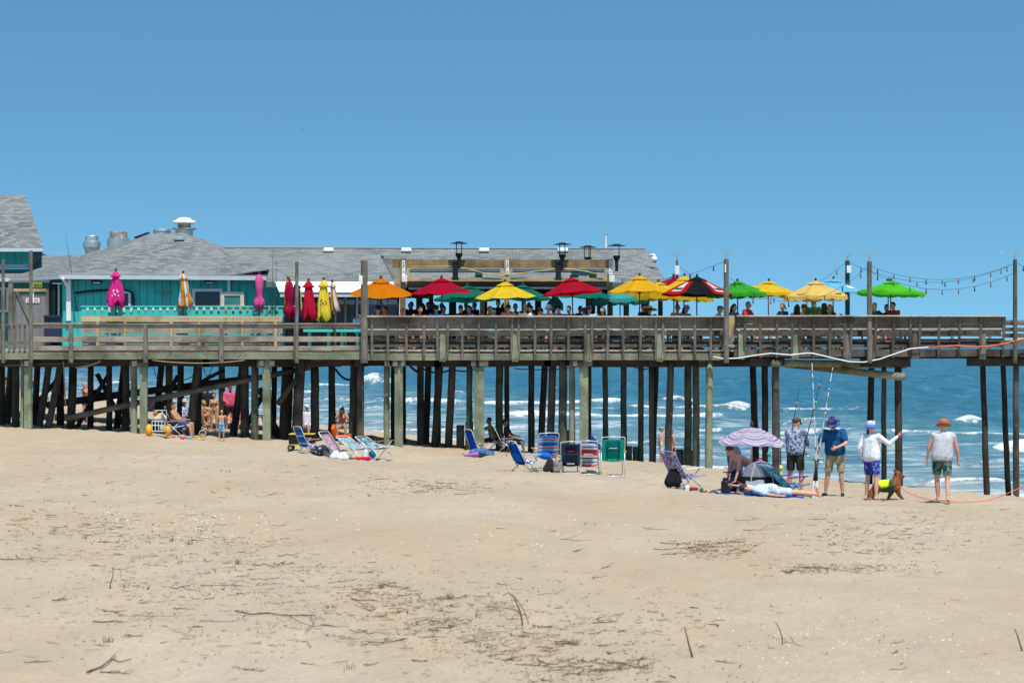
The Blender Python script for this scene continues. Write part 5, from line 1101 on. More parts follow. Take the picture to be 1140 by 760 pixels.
    if hk:
        sp = [(hc+HM @ Vector((0, .016, .026)), .1, (.86, .98, 1.10), HM)]; pr = []
        if hk == 'long': 
            for sx in (-1, 0, 1): pr.append((hc+HM @ Vector((sx*.055, .06, .0)), .055, J['neck']-tdir*.10+HM @ Vector((sx*.07, .09, 0)), .045))
        if hk == 'pony': pr.append((hc+HM @ Vector((0, .10, .03)), .035, hc+HM @ Vector((.03, .15, -.14)), .022))
        if hk == 'bun': sp.append((hc+HM @ Vector((0, .085, .075)), .05, (1, 1, 1), HM))
        ho_ = add('hair', pr, HAIRM[hcn], .016, sp, 1)
        # cut the front of the hair away from the face
        bm = bmesh.new(); bm.from_mesh(ho_.data); inv = HM.transposed(); dl = [v for v in bm.verts if (lambda c: (c.y < -.045 and c.z < .055) or (hk == 'short' and c.z < -.04))(inv @ (v.co-hc))]
        bmesh.ops.delete(bm, geom=dl, context='VERTS'); bm.to_mesh(ho_.data); bm.free()
    if hat:
        kind, m = hat[0], hat[1]
        def hl(prof, seg=18, sx=1, sy=1): 
            h = MB(); h.lathe(prof, (0, 0, 0), seg, None, sx, sy); bmesh.ops.transform(h.bm, matrix=Matrix.Translation(hc) @ HM.to_4x4(), verts=h.bm.verts); return h
        hh = thing if False else None
        if kind == 'cap':
            h = hl([(.098, .035), (.101, .06), (.094, .095), (.07, .122), (.03, .135), (.004, .137)], 16, .93, 1.08); h1 = h.build('cap', m, t, smooth=True); parts.append(h1)
            d = -1 if len(hat) < 3 or hat[2] != 'back' else 1
            pts = [hc+HM @ Vector((x, d*(.088+y), .038-y*.18)) for x, y in ((-.07, 0), (-.062, .045), (-.03, .075), (.03, .075), (.062, .045), (.07, 0))]
            h2 = MB().slab(pts, .008).build('cap_peak', hat[3] if len(hat) > 3 else m, t); parts.append(h2)
        else:
            bw_, bd = {'bucket': (.150, -.045), 'brim': (.168, -.025), 'wide': (.27, -.02)}[kind]
            parts.append(hl([(.100, .032), (.104, .06), (.098, .10), (.082, .128), (.03, .137), (.004, .137)], 18, .95, 1.08).build('hat_crown', m, t, smooth=True))
            parts.append(hl([(.100, .040), (bw_*.8, .040+bd*.4), (bw_, .040+bd), (bw_, .034+bd), (bw_*.8, .033+bd*.4), (.099, .030)], 22, .97, 1.06).build('hat_brim', hat[2] if len(hat) > 2 and not isinstance(hat[2], str) else m, t, smooth=True))
    if q:
        for sx in (1, -1): parts.append(MB().sph(hc+HM @ Vector((sx*.031, -.086, .012)), .0125, (1.3, .6, .75), 8, HM).build('eye', EYE, t))
        parts.append(MB().sph(hc+HM @ Vector((0, -.098, -.058)), .02, (1.2, .4, .35), 8, HM).build('mouth', LIP, t))
    if shades: parts.append(MB().sph(hc+HM @ Vector((.034, -.092, .012)), .028, (1.1, .5, .8), 8, HM).sph(hc+HM @ Vector((-.034, -.092, .012)), .028, (1.1, .5, .8), 8, HM).build('sunglasses', SHADES, t))
    # --- scale and rest on what carries it
    if zoff is None:
        zmin = min(v.co.z for p in parts for v in p.data.vertices); zo = -zmin*s
    else: zo = zoff
    for p in parts: p.location = (0, 0, zo); p.scale = (s, s, s)
    t.location.z += dz
    inf = dict(t=t, s=s, zo=zo, arms=arms, legs=legs, M=Matrix.Translation(t.location) @ Matrix.Rotation(R(face), 4, 'Z') @ Matrix.Translation((0, 0, zo)) @ Matrix.Scale(s, 4), hc=hc)
    return inf
def ground(px, Y): x = WX(px, Y); return (x, Y, GZ(x, Y))
# ------------------------------------------------------------------ the figures on the beach
def gsolve(px, py, lo=25, hi=140):
    """depth at which a point seen at (px, py) lies on the sand (scan from the near side)"""
    Y = lo
    while Y < hi:
        if WZ(py, Y) <= GZ(WX(px, Y), Y): return Y
        Y += .1
    return None
CAMO = pattern('blue_grey_camouflage_shirt', [(.09, .13, .22), (.20, .26, .36), (.42, .46, .54), (.06, .08, .13)], 11)
OLIVE = cloth('olive_shorts_cloth', (.045, .042, .025)); BLUE = cloth('strong_blue_shirt_cloth', (.012, .085, .21)); NAVY = cloth('navy_cloth', (.012, .022, .06)); KHAKI = cloth('khaki_cloth', (.36, .28, .18)); WHT = cloth('white_shirt_cloth', (.72, .73, .78), .03)
ROYAL = pattern('royal_blue_printed_trunks', [(.012, .04, .36), (.01, .035, .30), (.02, .06, .42), (.3, .25, .3)], 22); GREYT = cloth('light_grey_shirt_cloth', (.47, .47, .50), .05); TROP = pattern('tropical_print_trunks', [(.008, .045, .05), (.02, .16, .16), (.03, .22, .19), (.40, .16, .10), (.01, .05, .05)], 12)
ORANGEH = mat('orange_straw_hat', (.50, .13, .025), .8, .15, 20); BKT = pattern('white_blue_bucket_hat', [(.72, .74, .80), (.62, .66, .80), (.10, .20, .55)], 9); BLUEB = cloth('bright_blue_brim', (.06, .16, .55)); NPAT = pattern('dark_blue_patterned_hat', [(.02, .03, .12), (.05, .07, .25), (.14, .10, .16)], 14); OLCAP = mat('olive_cap', (.10, .09, .055), .8)
DKSHOE = mat('dark_shoe', (.03, .03, .035), .6); FLOR = pattern('blue_white_floral_trunks', [(.62, .68, .75), (.30, .42, .58), (.70, .72, .76), (.22, .36, .40), (.66, .7, .72)], 9); BOYT = pattern('blue_boy_trunks', [(.05, .22, .40), (.14, .34, .50), (.32, .46, .55)], 10)
Yg = 48.5
def at(px, Y): return ground(px, Y)
# 1 fisherman in camouflage shirt, half turned away to the left
angler = person('man in blue camouflage shirt, olive shorts and cap holding a black fishing rod', at(885.5, 48.7), 150, 1.78, 2, dict(lean=6, side=2, head=18, yaw=-14, armL=(24, 6, 72, -12), armR=(22, 6, 80, -16), legL=(1, 5, -2, 3, 90), legR=(3, 5, -3, 3, 90)), ('long', CAMO, -.07), ('shorts', OLIVE, .88), ('cap', OLCAP), ('short', 'brown'), None, 1.02)
# 2 man in blue shirt facing the camera, looking down at his hands
bluem = person('man in blue shirt, khaki shorts and dark blue sun hat looking down at his hands', at(930, 47.7), -16, 1.80, 2, dict(lean=13, side=-3, head=30, armL=(22, 16, 66, -42), armR=(6, 22, 30, 10), legL=(6, 5, -6, 3, 90), legR=(-2, 9, -3, 8, 90)), ('tee', BLUE, -.07), ('shorts', KHAKI, .95), ('brim', NPAT), ('short', 'brown'), DKSHOE, 1.06, .6)
MB().slab([(-.05, -.175, 1.40), (.06, -.175, 1.40), (.06, -.18, .95), (-.05, -.18, .95)], .012).build('open_shirt_front', NAVY, bluem['t'])
# 3 man in white long sleeves, back to the camera, raising his right hand
whitem = person('man in white long sleeved shirt and royal blue trunks raising one hand', at(970.5, 46.3), 138, 1.70, 2, dict(lean=3, head=-2, yaw=34, side=3, armR=(34, 42, 142, 30), armL=(-18, 14, 30, -2), legL=(7, 7, -3, 4, 90), legR=(-4, 7, -8, 5, 90), pointR=1), ('long', WHT, -.10), ('shorts', ROYAL, .86), ('bucket', BKT, BLUEB), ('short', 'grey'), None, .94, .2)
# 4 man in orange hat walking away
hatm = person('man in orange straw hat, grey sleeveless shirt and tropical trunks, back turned', at(1048.5, 46.5), 172, 1.80, 2, dict(lean=3, side=-4, head=16, yaw=12, armL=(2, 18, 12, 8), armR=(4, 16, 14, 6), legL=(14, -1, 2, -3, 90), legR=(-8, 2, -24, -1, 66)), ('tank', GREYT, -.08), ('shorts', TROP, .82), ('brim', ORANGEH), ('short', 'grey'), None, 1.15, .7)
# 5 man lying face down on the blue towel with feet to the right
lyY = 46.5; lx = WX(864, lyY)
lyer = person('man lying face down on a blue towel in pale floral print clothes', (lx, lyY, GZ(lx, lyY)+.012), -90, 1.76, 2, dict(lean=88, head=-4, armL=(-70, 16, -84, 8), armR=(100, 30, 100, -40), legL=(-88, 4, -86, 3, 168), legR=(-88, 5, -87, 4, 172)), ('tee', FLOR, -.02), ('shorts', FLOR, .8), None, ('short', 'brown'), None, 1.05)
tw = MB(); gx = np.linspace(WX(797, lyY), WX(893, lyY), 40)
tw.sheet([[Vector((x, lyY-.42+.9*j/5+.03*math.sin(x*3), GZ(x, lyY-.4+.8*j/5)+.022+.012*math.sin(x*9+j*2)*math.sin(j*1.3))) for j in range(6)] for x in gx], .012)
o = tw.build('beach_towel', cloth('bright_blue_towel', (.012, .13, .52)), None, smooth=True); tag(o, 'bright blue towel under the man lying face down', 'towel')
# 6 shirtless man bending over beside the pop-up tent
bx = WX(838, 48.5)
bend = person('shirtless brown haired man kneeling bent over at the grey beach tent', (bx, 48.5, GZ(bx, 48.5)), -72, 1.75, 2, dict(lean=62, head=20, armL=(10, 6, 20, 4), armR=(14, 8, 8, 4), legL=(35, 8, -70, 4, 150), legR=(30, 8, -75, 4, 150)), None, ('shorts', NAVY, .8), None, ('short', 'brown'), None, 1.0)
# 7-9 by the surf under the pier
man7 = person('shirtless man in pale trunks and cap standing between piles near the surf', at(736, 97.5), 70, 1.74, 2, dict(armL=(-4, 10, 8, 4), armR=(4, 10, 10, 4)), None, ('shorts', pattern('pale_blue_trunks', [(.55, .62, .68), (.42, .56, .62)], 8), .85), ('cap', cloth('grey_blue_cap', (.30, .35, .45))), ('short', 'brown'), None, 1.1, .7, 0)
person('woman in a light bikini standing behind a pile beside the shirtless man', at(747.5, 95.5), 110, 1.55, 1, dict(armL=(30, 10, 60, -10)), ('bikini', pattern('lilac_bikini', [(.55, .55, .72), (.2, .22, .5)], 14)), ('bikini', MATS['lilac_bikini'], 0), None, ('bun', 'brown'), None, .9, 0, 0, fem=True)
person('dark haired child sitting on the sand against the foot of a pile', at(753, 84.0), 60, 1.15, 1, dict(lean=-10, legL=(80, 6, 60, 4, 120), legR=(78, 6, 50, 4, 120), armL=(40, 10, 50, 0)), ('tank', cloth('pink_swimsuit', (.55, .10, .18))), ('shorts', MATS['pink_swimsuit'], .4), None, ('long', 'black'), None, .9, 0, 0)
# 10.. left part: family under the pier
sx_ = WX(203, 75.6)
sitman = person('bare chested bearded man reclining in a low blue chair beside the cart', (WX(199, 74.0), 74.0, GZ(WX(199, 74.0), 74.0)), 84, 1.78, 1, dict(lean=-24, head=18, armL=(40, 8, 78, -4), armR=(38, 8, 76, -4), legL=(96, 5, 4, 3, 90), legR=(88, 8, 8, 3, 90)), None, ('shorts', cloth('dark_blue_trunks', (.03, .09, .22)), .85), None, ('short', 'brown'), None, 1.12, .5, 0, zoff=.40*1.0)
boy = person('blond boy in blue trunks seen from behind throwing sand', at(246.5, 73.4), 172, 1.06, 1, dict(lean=6, yaw=10, armR=(40, 30, 75, 30), armL=(4, 14, 10, 6)), None, ('shorts', BOYT, .95), None, ('short', 'blond'), None, .95, 0, 0)
person('adult in a black outfit standing with a white bag under the pier', at(231, 83.4), 10, 1.70, 2, dict(armL=(20, 10, 70, -20), armR=(20, 10, 60, -20)), ('tee', cloth('black_tee_cloth', (.02, .02, .026)), -.2), ('shorts', MATS['black_tee_cloth'], .6), None, ('short', 'brown'), None, 1.12, .4, 0)
person('girl in a green bikini with a pink headband standing under the pier', at(238.5, 83.0), -10, 1.50, 1, {}, ('bikini', cloth('green_bikini_cloth', (.02, .22, .12))), ('bikini', MATS['green_bikini_cloth'], 0), None, ('short', 'brown'), None, .85, 0, 0, fem=True)
person('man in a bright pink shirt and black shorts standing between dark piles', at(256, 83.6), 20, 1.82, 1, dict(armL=(16, 12, 80, -30), armR=(16, 12, 70, -20)), ('long', cloth('bright_pink_cloth', (.56, .10, .18)), -.06), ('shorts', MATS['black_tee_cloth'], .8), ('cap', MATS['bright_pink_cloth']), ('short', 'brown'), None, 1.0, .4, 0)
person('small child in a pink swimsuit half hidden by the slanted pile', at(267.5, 82.8), -20, 1.2, 1, {}, ('tank', cloth('rose_swimsuit', (.60, .22, .28))), ('skirt', MATS['rose_swimsuit'], .3), None, ('long', 'blond'), None, .9, 0, 0)
person('woman in white hat and teal bikini stooping over in the sand', at(233.5, 82.2), -80, 1.60, 1, dict(lean=80, head=-10, armL=(12, 5, 20, 4), armR=(20, 5, 10, 4), legL=(20, 5, -20, 3, 90), legR=(24, 5, -16, 3, 90)), ('bikini', cloth('dark_teal_bikini', (.01, .09, .10))), ('bikini', MATS['dark_teal_bikini'], 0), ('brim', WHT), ('pony', 'brown'), None, .92, 0, 0, fem=True)
person('woman crouching with bent knee beside the beach toys', at(222, 81.9), 85, 1.6, 1, dict(lean=20, legL=(120, 6, -10, 4, 90), legR=(60, 6, -60, 4, 120), armL=(30, 8, 60, 0)), ('bikini', MATS['black_tee_cloth']), ('bikini', MATS['black_tee_cloth'], 0), None, ('pony', 'blond'), None, .9, 0, 0, fem=True)
person('person in a red and white headscarf sitting behind the reclining man', at(205.5, 82.2), 15, 1.62, 1, dict(lean=-4, legL=(85, 6, 10, 4, 90), legR=(85, 6, 10, 4, 90), armL=(20, 10, 60, -10), armR=(20, 10, 60, -10)), ('tee', pattern('blue_white_print_top', [(.08, .18, .45), (.6, .62, .68), (.1, .12, .2)], 10)), ('shorts', NAVY, .8), ('brim', pattern('red_white_scarf', [(.6, .58, .55), (.55, .08, .06)], 12)), ('short', 'grey'), None, 1.05, 0, 0, zoff=.42)
person('dark haired person in a black top seen over the beach cart', at(181.5, 82.2), 160, 1.5, 1, dict(lean=-4, legL=(85, 6, 10, 4, 90), legR=(85, 6, 10, 4, 90)), ('tee', MATS['black_tee_cloth']), ('shorts', NAVY, .8), None, ('short', 'black'), None, 1, 0, 0, zoff=.36)
stretch = person('woman holding out a pale towel beyond the piles at left', at(95, 84.0), 60, 1.60, 1, dict(lean=-4, head=-6, armL=(95, 10, 85, 4), armR=(120, 18, 70, -60)), ('bikini', cloth('dark_swimwear', (.02, .03, .06))), ('shorts', MATS['dark_swimwear'], .35), None, ('bun', 'blond'), None, .92, 0, 0, fem=True)
o = MB().sheet([[P(100+i*1.7, 433+.25*i+1.5*math.sin(i)+j*2.0, 83.8) for j in range(4)] for i in range(12)], .01).build('towel', pattern('pale_yellow_print_towel', [(.58, .52, .34), (.40, .42, .26), (.62, .56, .42)], 6), None, smooth=True); tag(o, 'pale yellow towel held out by the woman beyond the piles', 'towel')
person('woman in a turquoise swimsuit between the leftmost piles', at(37, 84.5), -160, 1.58, 1, {}, ('tank', cloth('aqua_swimsuit', (.10, .50, .55))), ('skirt', MATS['aqua_swimsuit'], .35), ('cap', cloth('coral_cap', (.55, .12, .14))), ('pony', 'brown'), None, .95, 0, 0, fem=True)
person('person in a dark blue cap at the very left edge behind the piles', at(4, 84.0), 70, 1.62, 1, dict(lean=8, armL=(30, 10, 60, 0)), None, ('shorts', cloth('blue_shorts_cloth', (.05, .16, .42)), .8), ('cap', NAVY), ('short', 'grey'), None, 1.1, .5, 0)
person('child with a pink cap half hidden between slanted piles', at(57.5, 83.5), 30, 1.35, 1, {}, ('tee', cloth('pale_blue_tee', (.40, .52, .62))), ('shorts', MATS['blue_shorts_cloth'], .8), ('cap', MATS['coral_cap']), ('short', 'brown'), None, .9, 0, 0)
# by the wagon
person('person in a white cap sitting in a white chair behind the black wagon', at(342.5, 82.4), 30, 1.65, 2, dict(lean=-8, legL=(85, 8, 5, 4, 90), legR=(85, 8, 5, 4, 90), armL=(20, 10, 70, -20)), ('tee', cloth('lilac_white_tee', (.55, .55, .66))), ('shorts', WHT, .8), ('cap', WHT), ('short', 'brown'), None, 1.0, 0, 0, zoff=.46)
person('bare shouldered woman in a navy and white cap with hands at her face', at(381, 82.0), 0, 1.68, 1, dict(lean=14, head=18, legL=(88, 8, 8, 4, 90), legR=(84, 8, 8, 4, 90), armL=(40, 16, 140, -28), armR=(40, 16, 140, -28)), ('bikini', cloth('coral_swimwear', (.50, .16, .10))), ('bikini', MATS['coral_swimwear'], 0), ('cap', pattern('navy_white_cap', [(.02, .04, .14), (.03, .05, .18), (.6, .62, .68)], 8)), ('long', 'blond'), None, .98, 0, 0, zoff=.45, fem=True)
# in the deck shade
person('person in an olive shirt reaching left from a chair in the pier shade', at(549.5, 76.6), -90, 1.70, 3, dict(lean=16, head=4, legL=(80, 8, 15, 4, 90), legR=(80, 8, 15, 4, 90), armL=(70, 8, 85, 0), armR=(62, 10, 78, 0)), ('tee', cloth('olive_tee', (.16, .16, .11))), ('shorts', MATS['black_tee_cloth'], .9), None, ('short', 'black'), None, 1.1, 0, 0, zoff=.40)
person('dark clad person sitting with knees up at the yellow towel in the shade', at(568.5, 76.2), 86, 1.72, 3, dict(lean=-22, head=6, legL=(88, 6, 5, 4, 90), legR=(84, 8, 12, 4, 90), armL=(40, 8, 75, -4), armR=(30, 8, 70, -6)), ('tee', cloth('black_brown_tee', (.025, .02, .022))), ('shorts', MATS['black_brown_tee'], .95), None, ('short', 'black'), None, 1.08, 0, 0, zoff=.42)
# ------------------------------------------------------------------ the guests on the pier
TC = {'w': WHT, 'bl': cloth('sky_blue_tee', (.03, .28, .56)), 'cy': cloth('cyan_tee', (.04, .46, .62)), 'k': MATS['black_tee_cloth'], 'r': cloth('red_tee', (.52, .03, .045)), 'mr': cloth('maroon_tee', (.12, .02, .03)), 'gy': cloth('grey_tee', (.17, .19, .23)), 'sa': cloth('salmon_tee', (.52, .20, .16)), 'pk': cloth('pink_top', (.62, .36, .34)), 'gr': cloth('green_tee', (.06, .24, .11)), 'nv': cloth('slate_navy_tee', (.025, .05, .10)), 'li': cloth('lilac_tee', (.34, .30, .46)), 'lb': cloth('pale_blue_shirt', (.34, .46, .62)), 'tl': cloth('teal_black_top', (.02, .10, .10)), 'pl': stripes('plaid_blue_white', [(0, (.62, .64, .72)), (.5, (.22, .27, .45))], 'X', .09)}
STOOL = None
def stool(x, y, h):
    global STOOL
    t = thing('bar_stool', 'wooden bar stool on the pier deck hidden behind the bench wall', 'stool', (x, y, Z_DECK), 'bar stools behind the bench wall')
    if STOOL is None:
        s_ = MB().lathe([(.16, h-.05), (.17, h-.03), (.17, h), (.15, h+.005)], (0, 0, 0), 14).build('seat', WGREYZ, t); ls = [s_]
        for k in range(4):
            a = math.pi/4+k*math.pi/2; ls.append(MB().tube([(.11*math.cos(a), .11*math.sin(a), h-.05), (.18*math.cos(a), .18*math.sin(a), 0)], .017, 6).build('leg', WGREYZ, t))
        STOOL = ls
    else:
        for l in STOOL: c = l.copy(); COL.objects.link(c); c.parent = t
GUESTS = []
def guest(label, px, pyhead, Y, face, top, hair=('short', 'brown'), hat=None, skin=1, lean=4, head=4, yaw=0, H=1.74, fem=False, build=1.0, standing=False, shades=False, arm=(25, 12, 70, -10), topkind='tee'):
    x = WX(px, Y); zh = WZ(pyhead, Y)-Z_DECK; s = H/1.75
    sit = (zh/s < 1.5) and not standing
    po = dict(lean=lean, head=head, yaw=yaw, armL=arm, armR=arm)
    hz = .67*math.cos(R(lean))          # pelvis to head centre
    if sit:
        po.update(legL=(82, 8, 6, 4, 90), legR=(80, 8, 8, 4, 90)); zo = zh-hz*s
        seat = max(.3, zo-.115*s); 
        g = thing; stool(x, Y+.001, seat) if abs(seat-.62) < .9 else None
        inf = person(label, (x, Y, Z_DECK), face, H, skin, po, (topkind, top, -.03) if top else None, ('shorts', [NAVY, KHAKI, OLIVE, TC['gy']][int(px) % 4], .9), hat, hair, None, build, 0, 0, zoff=zo, fem=fem, shades=shades, group='guests on the pier')
    else:
        inf = person(label, (x, Y, Z_DECK), face, H, skin, po, (topkind, top, -.03) if top else None, ('shorts', [NAVY, KHAKI, OLIVE, TC['gy']][int(px) % 4], .9), hat, hair, DKSHOE, build, 0, 0, zoff=zh-hz*s if False else None, fem=fem, shades=shades, group='guests on the pier')
    return inf
CAPN = NAVY; STRAW = mat('straw_hat', (.58, .38, .12), .85, .15, 25)
Gd = [
 ('guest in a blue and white plaid shirt at the left of the thick pole', 400.5, 350, 77.2, 160, 'pl', ('short', 'black')),
 ('bare backed guest in a navy cap under the orange umbrella', 420.5, 345, 77.0, 176, None, ('short', 'brown'), ('cap', CAPN)),
 ('dark haired guest in pale lilac beside the navy capped one', 430.5, 345.5, 78.0, -60, 'li', ('short', 'black')),
 ('grey haired bare shouldered guest at the left pergola post', 447, 347.5, 77.0, 150, None, ('short', 'grey')),
 ('guest in black in the shade left of the dark pavilion post', 457.5, 342, 84.8, 20, 'k', ('short', 'black')),
 ('blond child in the shade right of the left pergola post', 460, 350, 79.0, 20, 'pk', ('long', 'blond')),
 ('tall dark guest in the shade behind the crimson umbrella pole', 475.5, 340, 86.0, 40, 'k', ('short', 'black')),
 ('guest in maroon in the shade under the crimson umbrella', 467, 346, 80.5, 30, 'mr', ('short', 'brown')),
 ('guest in a sky blue shirt and dark cap, broad back to the railing', 485.5, 344.5, 77.0, 178, 'bl', ('short', 'black'), ('cap', TC['k'])),
 ('dark silhouetted guest between the blue shirt and the crimson pole', 495, 345, 80.0, -30, 'k', ('short', 'black')),
 ('maroon shirted guest under the dark green umbrella', 512.5, 344, 78.0, 170, 'mr', ('short', 'brown')),
 ('dark haired woman leaning in under the dark green umbrella', 524, 345, 79.0, -50, 'nv', ('long', 'black')),
 ('ginger haired guest facing right at the tan pavilion post', 541.5, 345.5, 77.6, 60, 'mr', ('short', 'ginger')),
 ('guest in a cyan shirt and light blue cap bending low', 549, 350, 76.9, 175, 'cy', ('short', 'grey'), ('cap', TC['cy'])),
 ('tall standing guest in black behind the yellow umbrella pole', 554.3, 336.5, 80.5, 10, 'k', ('short', 'black')),
 ('guest in a salmon shirt with dark hair, back to the railing', 566, 343.5, 77.0, 178, 'sa', ('short', 'black')),
 ('dark guest in the shade right of the salmon shirted one', 574.5, 342.5, 82.0, -20, 'k', ('short', 'black')),
 ('guest in a white shirt and grey hair right of the salmon shirt', 583.5, 344, 77.2, 150, 'w', ('short', 'grey')),
 ('dark haired guest in navy behind the white shirted one', 592.5, 344.5, 79.0, -70, 'nv', ('short', 'black')),
 ('guest in a dark cap and navy top left of the turquoise folded umbrella', 599, 347.5, 78.0, 120, 'nv', ('short', 'black'), ('cap', CAPN)),
 ('woman in a white hat and pink top under the red umbrella', 610, 344, 77.4, 165, 'pk', ('short', 'blond'), ('bucket', WHT)),
 ('broad guest in grey with a black cap under the red umbrella', 624, 344.5, 77.0, -110, 'gy', ('short', 'black'), ('cap', TC['k'])),
 ('dark haired guest leaning on the table right of the red umbrella pole', 634.5, 345, 79.0, -40, 'k', ('short', 'black')),
 ('guest in pale blue with a blue cap, back to the railing', 656, 345, 77.0, 172, 'lb', ('short', 'brown'), ('cap', cloth('mid_blue_cap', (.05, .13, .30)))),
 ('guest in red by the olive pavilion post', 649.5, 347, 80.0, 30, 'r', ('short', 'brown')),
 ('dark haired guest left of the right pergola post', 671, 346, 78.4, -20, 'k', ('long', 'black')),
 ('dark haired guest in black under the golden yellow umbrella', 712.5, 343, 78.0, 60, 'k', ('short', 'black')),
 ('guest in a wide straw hat under the golden yellow umbrella', 722.5, 345.5, 77.4, 160, 'k', ('short', 'brown'), ('wide', STRAW)),
 ('dark haired guest in lilac left of the pink capped one', 753, 343.5, 78.4, 30, 'pk', ('short', 'black')),
 ('guest in a pink cap and lilac top under the black and red umbrella', 762.5, 344.5, 77.4, 40, 'li', ('long', 'black'), ('cap', cloth('dusty_pink_cap', (.50, .27, .38)))),
 ('guest in a dark cap and pale blue shirt bending right', 797, 345.5, 77.4, 70, 'lb', ('short', 'grey'), ('cap', TC['gy'])),
 ('long haired dark guest just right of the tall pole', 815.8, 343, 77.6, 40, 'gy', ('long', 'black')),
 ('grey haired man in a red shirt looking right under the green umbrella', 829, 340.5, 77.4, 55, 'r', ('short', 'grey')),
 ('red haired guest with a ponytail in dark navy', 872.5, 342, 77.6, -50, 'nv', ('pony', 'ginger')),
 ('long dark haired woman in a pale pink top, back to the railing', 887.3, 343.5, 77.2, 165, 'pk', ('long', 'black')),
 ('dark capped guest just behind the long haired woman', 890.8, 343.5, 78.4, 60, 'gy', ('short', 'brown'), ('cap', OLCAP)),
 ('dark haired man in a green shirt facing the railing', 905, 339, 78.6, 0, 'gr', ('short', 'black')),
 ('small fair haired child below the man in green', 902.5, 349.5, 77.0, 150, 'pk', ('short', 'blond')),
 ('guest in grey with a navy cap worn over black hair, back to the railing', 917.8, 342.5, 77.0, 178, 'gy', ('long', 'black'), ('cap', CAPN)),
 ('fair haired woman in black beside the navy capped guest', 925, 343.5, 78.0, -40, 'k', ('long', 'ginger')),
 ('grey haired child in pale blue left of the dark pole', 935, 347.5, 77.2, 120, 'lb', ('short', 'brown')),
 ('woman in a straw visor and teal top behind the right weathered pole', 972, 343, 77.4, 30, 'tl', ('long', 'blond')),
 ('dark haired guest partly hidden by the right weathered pole', 975.3, 341.5, 79.0, -60, 'k', ('short', 'black')),
 ('man in a black printed tee under the brightest green umbrella', 986.5, 343.5, 78.0, 5, 'k', ('short', 'black')),
 ('man in a dark red shirt leaning left under the last green umbrella', 997.5, 341, 77.6, -55, 'r', ('short', 'black')),
 ('dark guest in the shade just left of the leftmost pavilion post', 453.5, 338.5, 87.0, 60, 'k', ('short', 'black')),
 ('dark haired woman in the shade between two tall dark guests', 471, 342, 87.5, -30, 'nv', ('long', 'black')),
 ('dark silhouetted guest far back right of the first dark post', 481.5, 338.6, 88.0, 20, 'k', ('short', 'black')),
 ('short dark guest far back behind the sky blue shirt', 490, 342, 88.0, 80, 'k', ('short', 'black')),
 ('navy clad guest in deep shade right of the second dark post', 518, 341.5, 87.0, 30, 'nv', ('short', 'black')),
 ('guest in black far back left of the tan post', 530, 343, 86.5, -60, 'k', ('short', 'brown')),
 ('dark guest far back between the yellow pole and the salmon shirt', 560, 343, 87.0, 50, 'k', ('long', 'black')),
 ('dark guest far back right of the white shirted grey haired one', 588.5, 341.5, 86.5, 10, 'k', ('short', 'black')),
 ('guest in slate grey far back under the red umbrella', 617, 344.5, 85.5, -40, 'gy', ('short', 'black')),
 ('guest in maroon far back right of the red umbrella', 642.5, 345, 86, 60, 'mr', ('short', 'black')),
 ('blue capped child beside the pale blue shirted guest', 663.5, 347, 78.6, 120, 'bl', ('short', 'brown'), ('cap', MATS['mid_blue_cap'] if 'mid_blue_cap' in MATS else NAVY)),
]
for i, g_ in enumerate(Gd):
    lab, px, pyh, Y, fa, tp, hr = g_[:7]; ht = g_[7] if len(g_) > 7 else None
    guest(lab, px, pyh-.8, Y, fa, TC[tp] if tp else None, hr, ht, [0, 2, 1, 1, 2][i % 5], lean=12 if fa in (70, -55, 55, 60) else 5, head=8, H=1.88 if 'child' not in lab else 1.3, fem=hr[0] in ('long', 'pony'), build=1.12 if hr[0] == 'short' else .95, standing=(pyh < 338), shades=(i % 4 == 0))
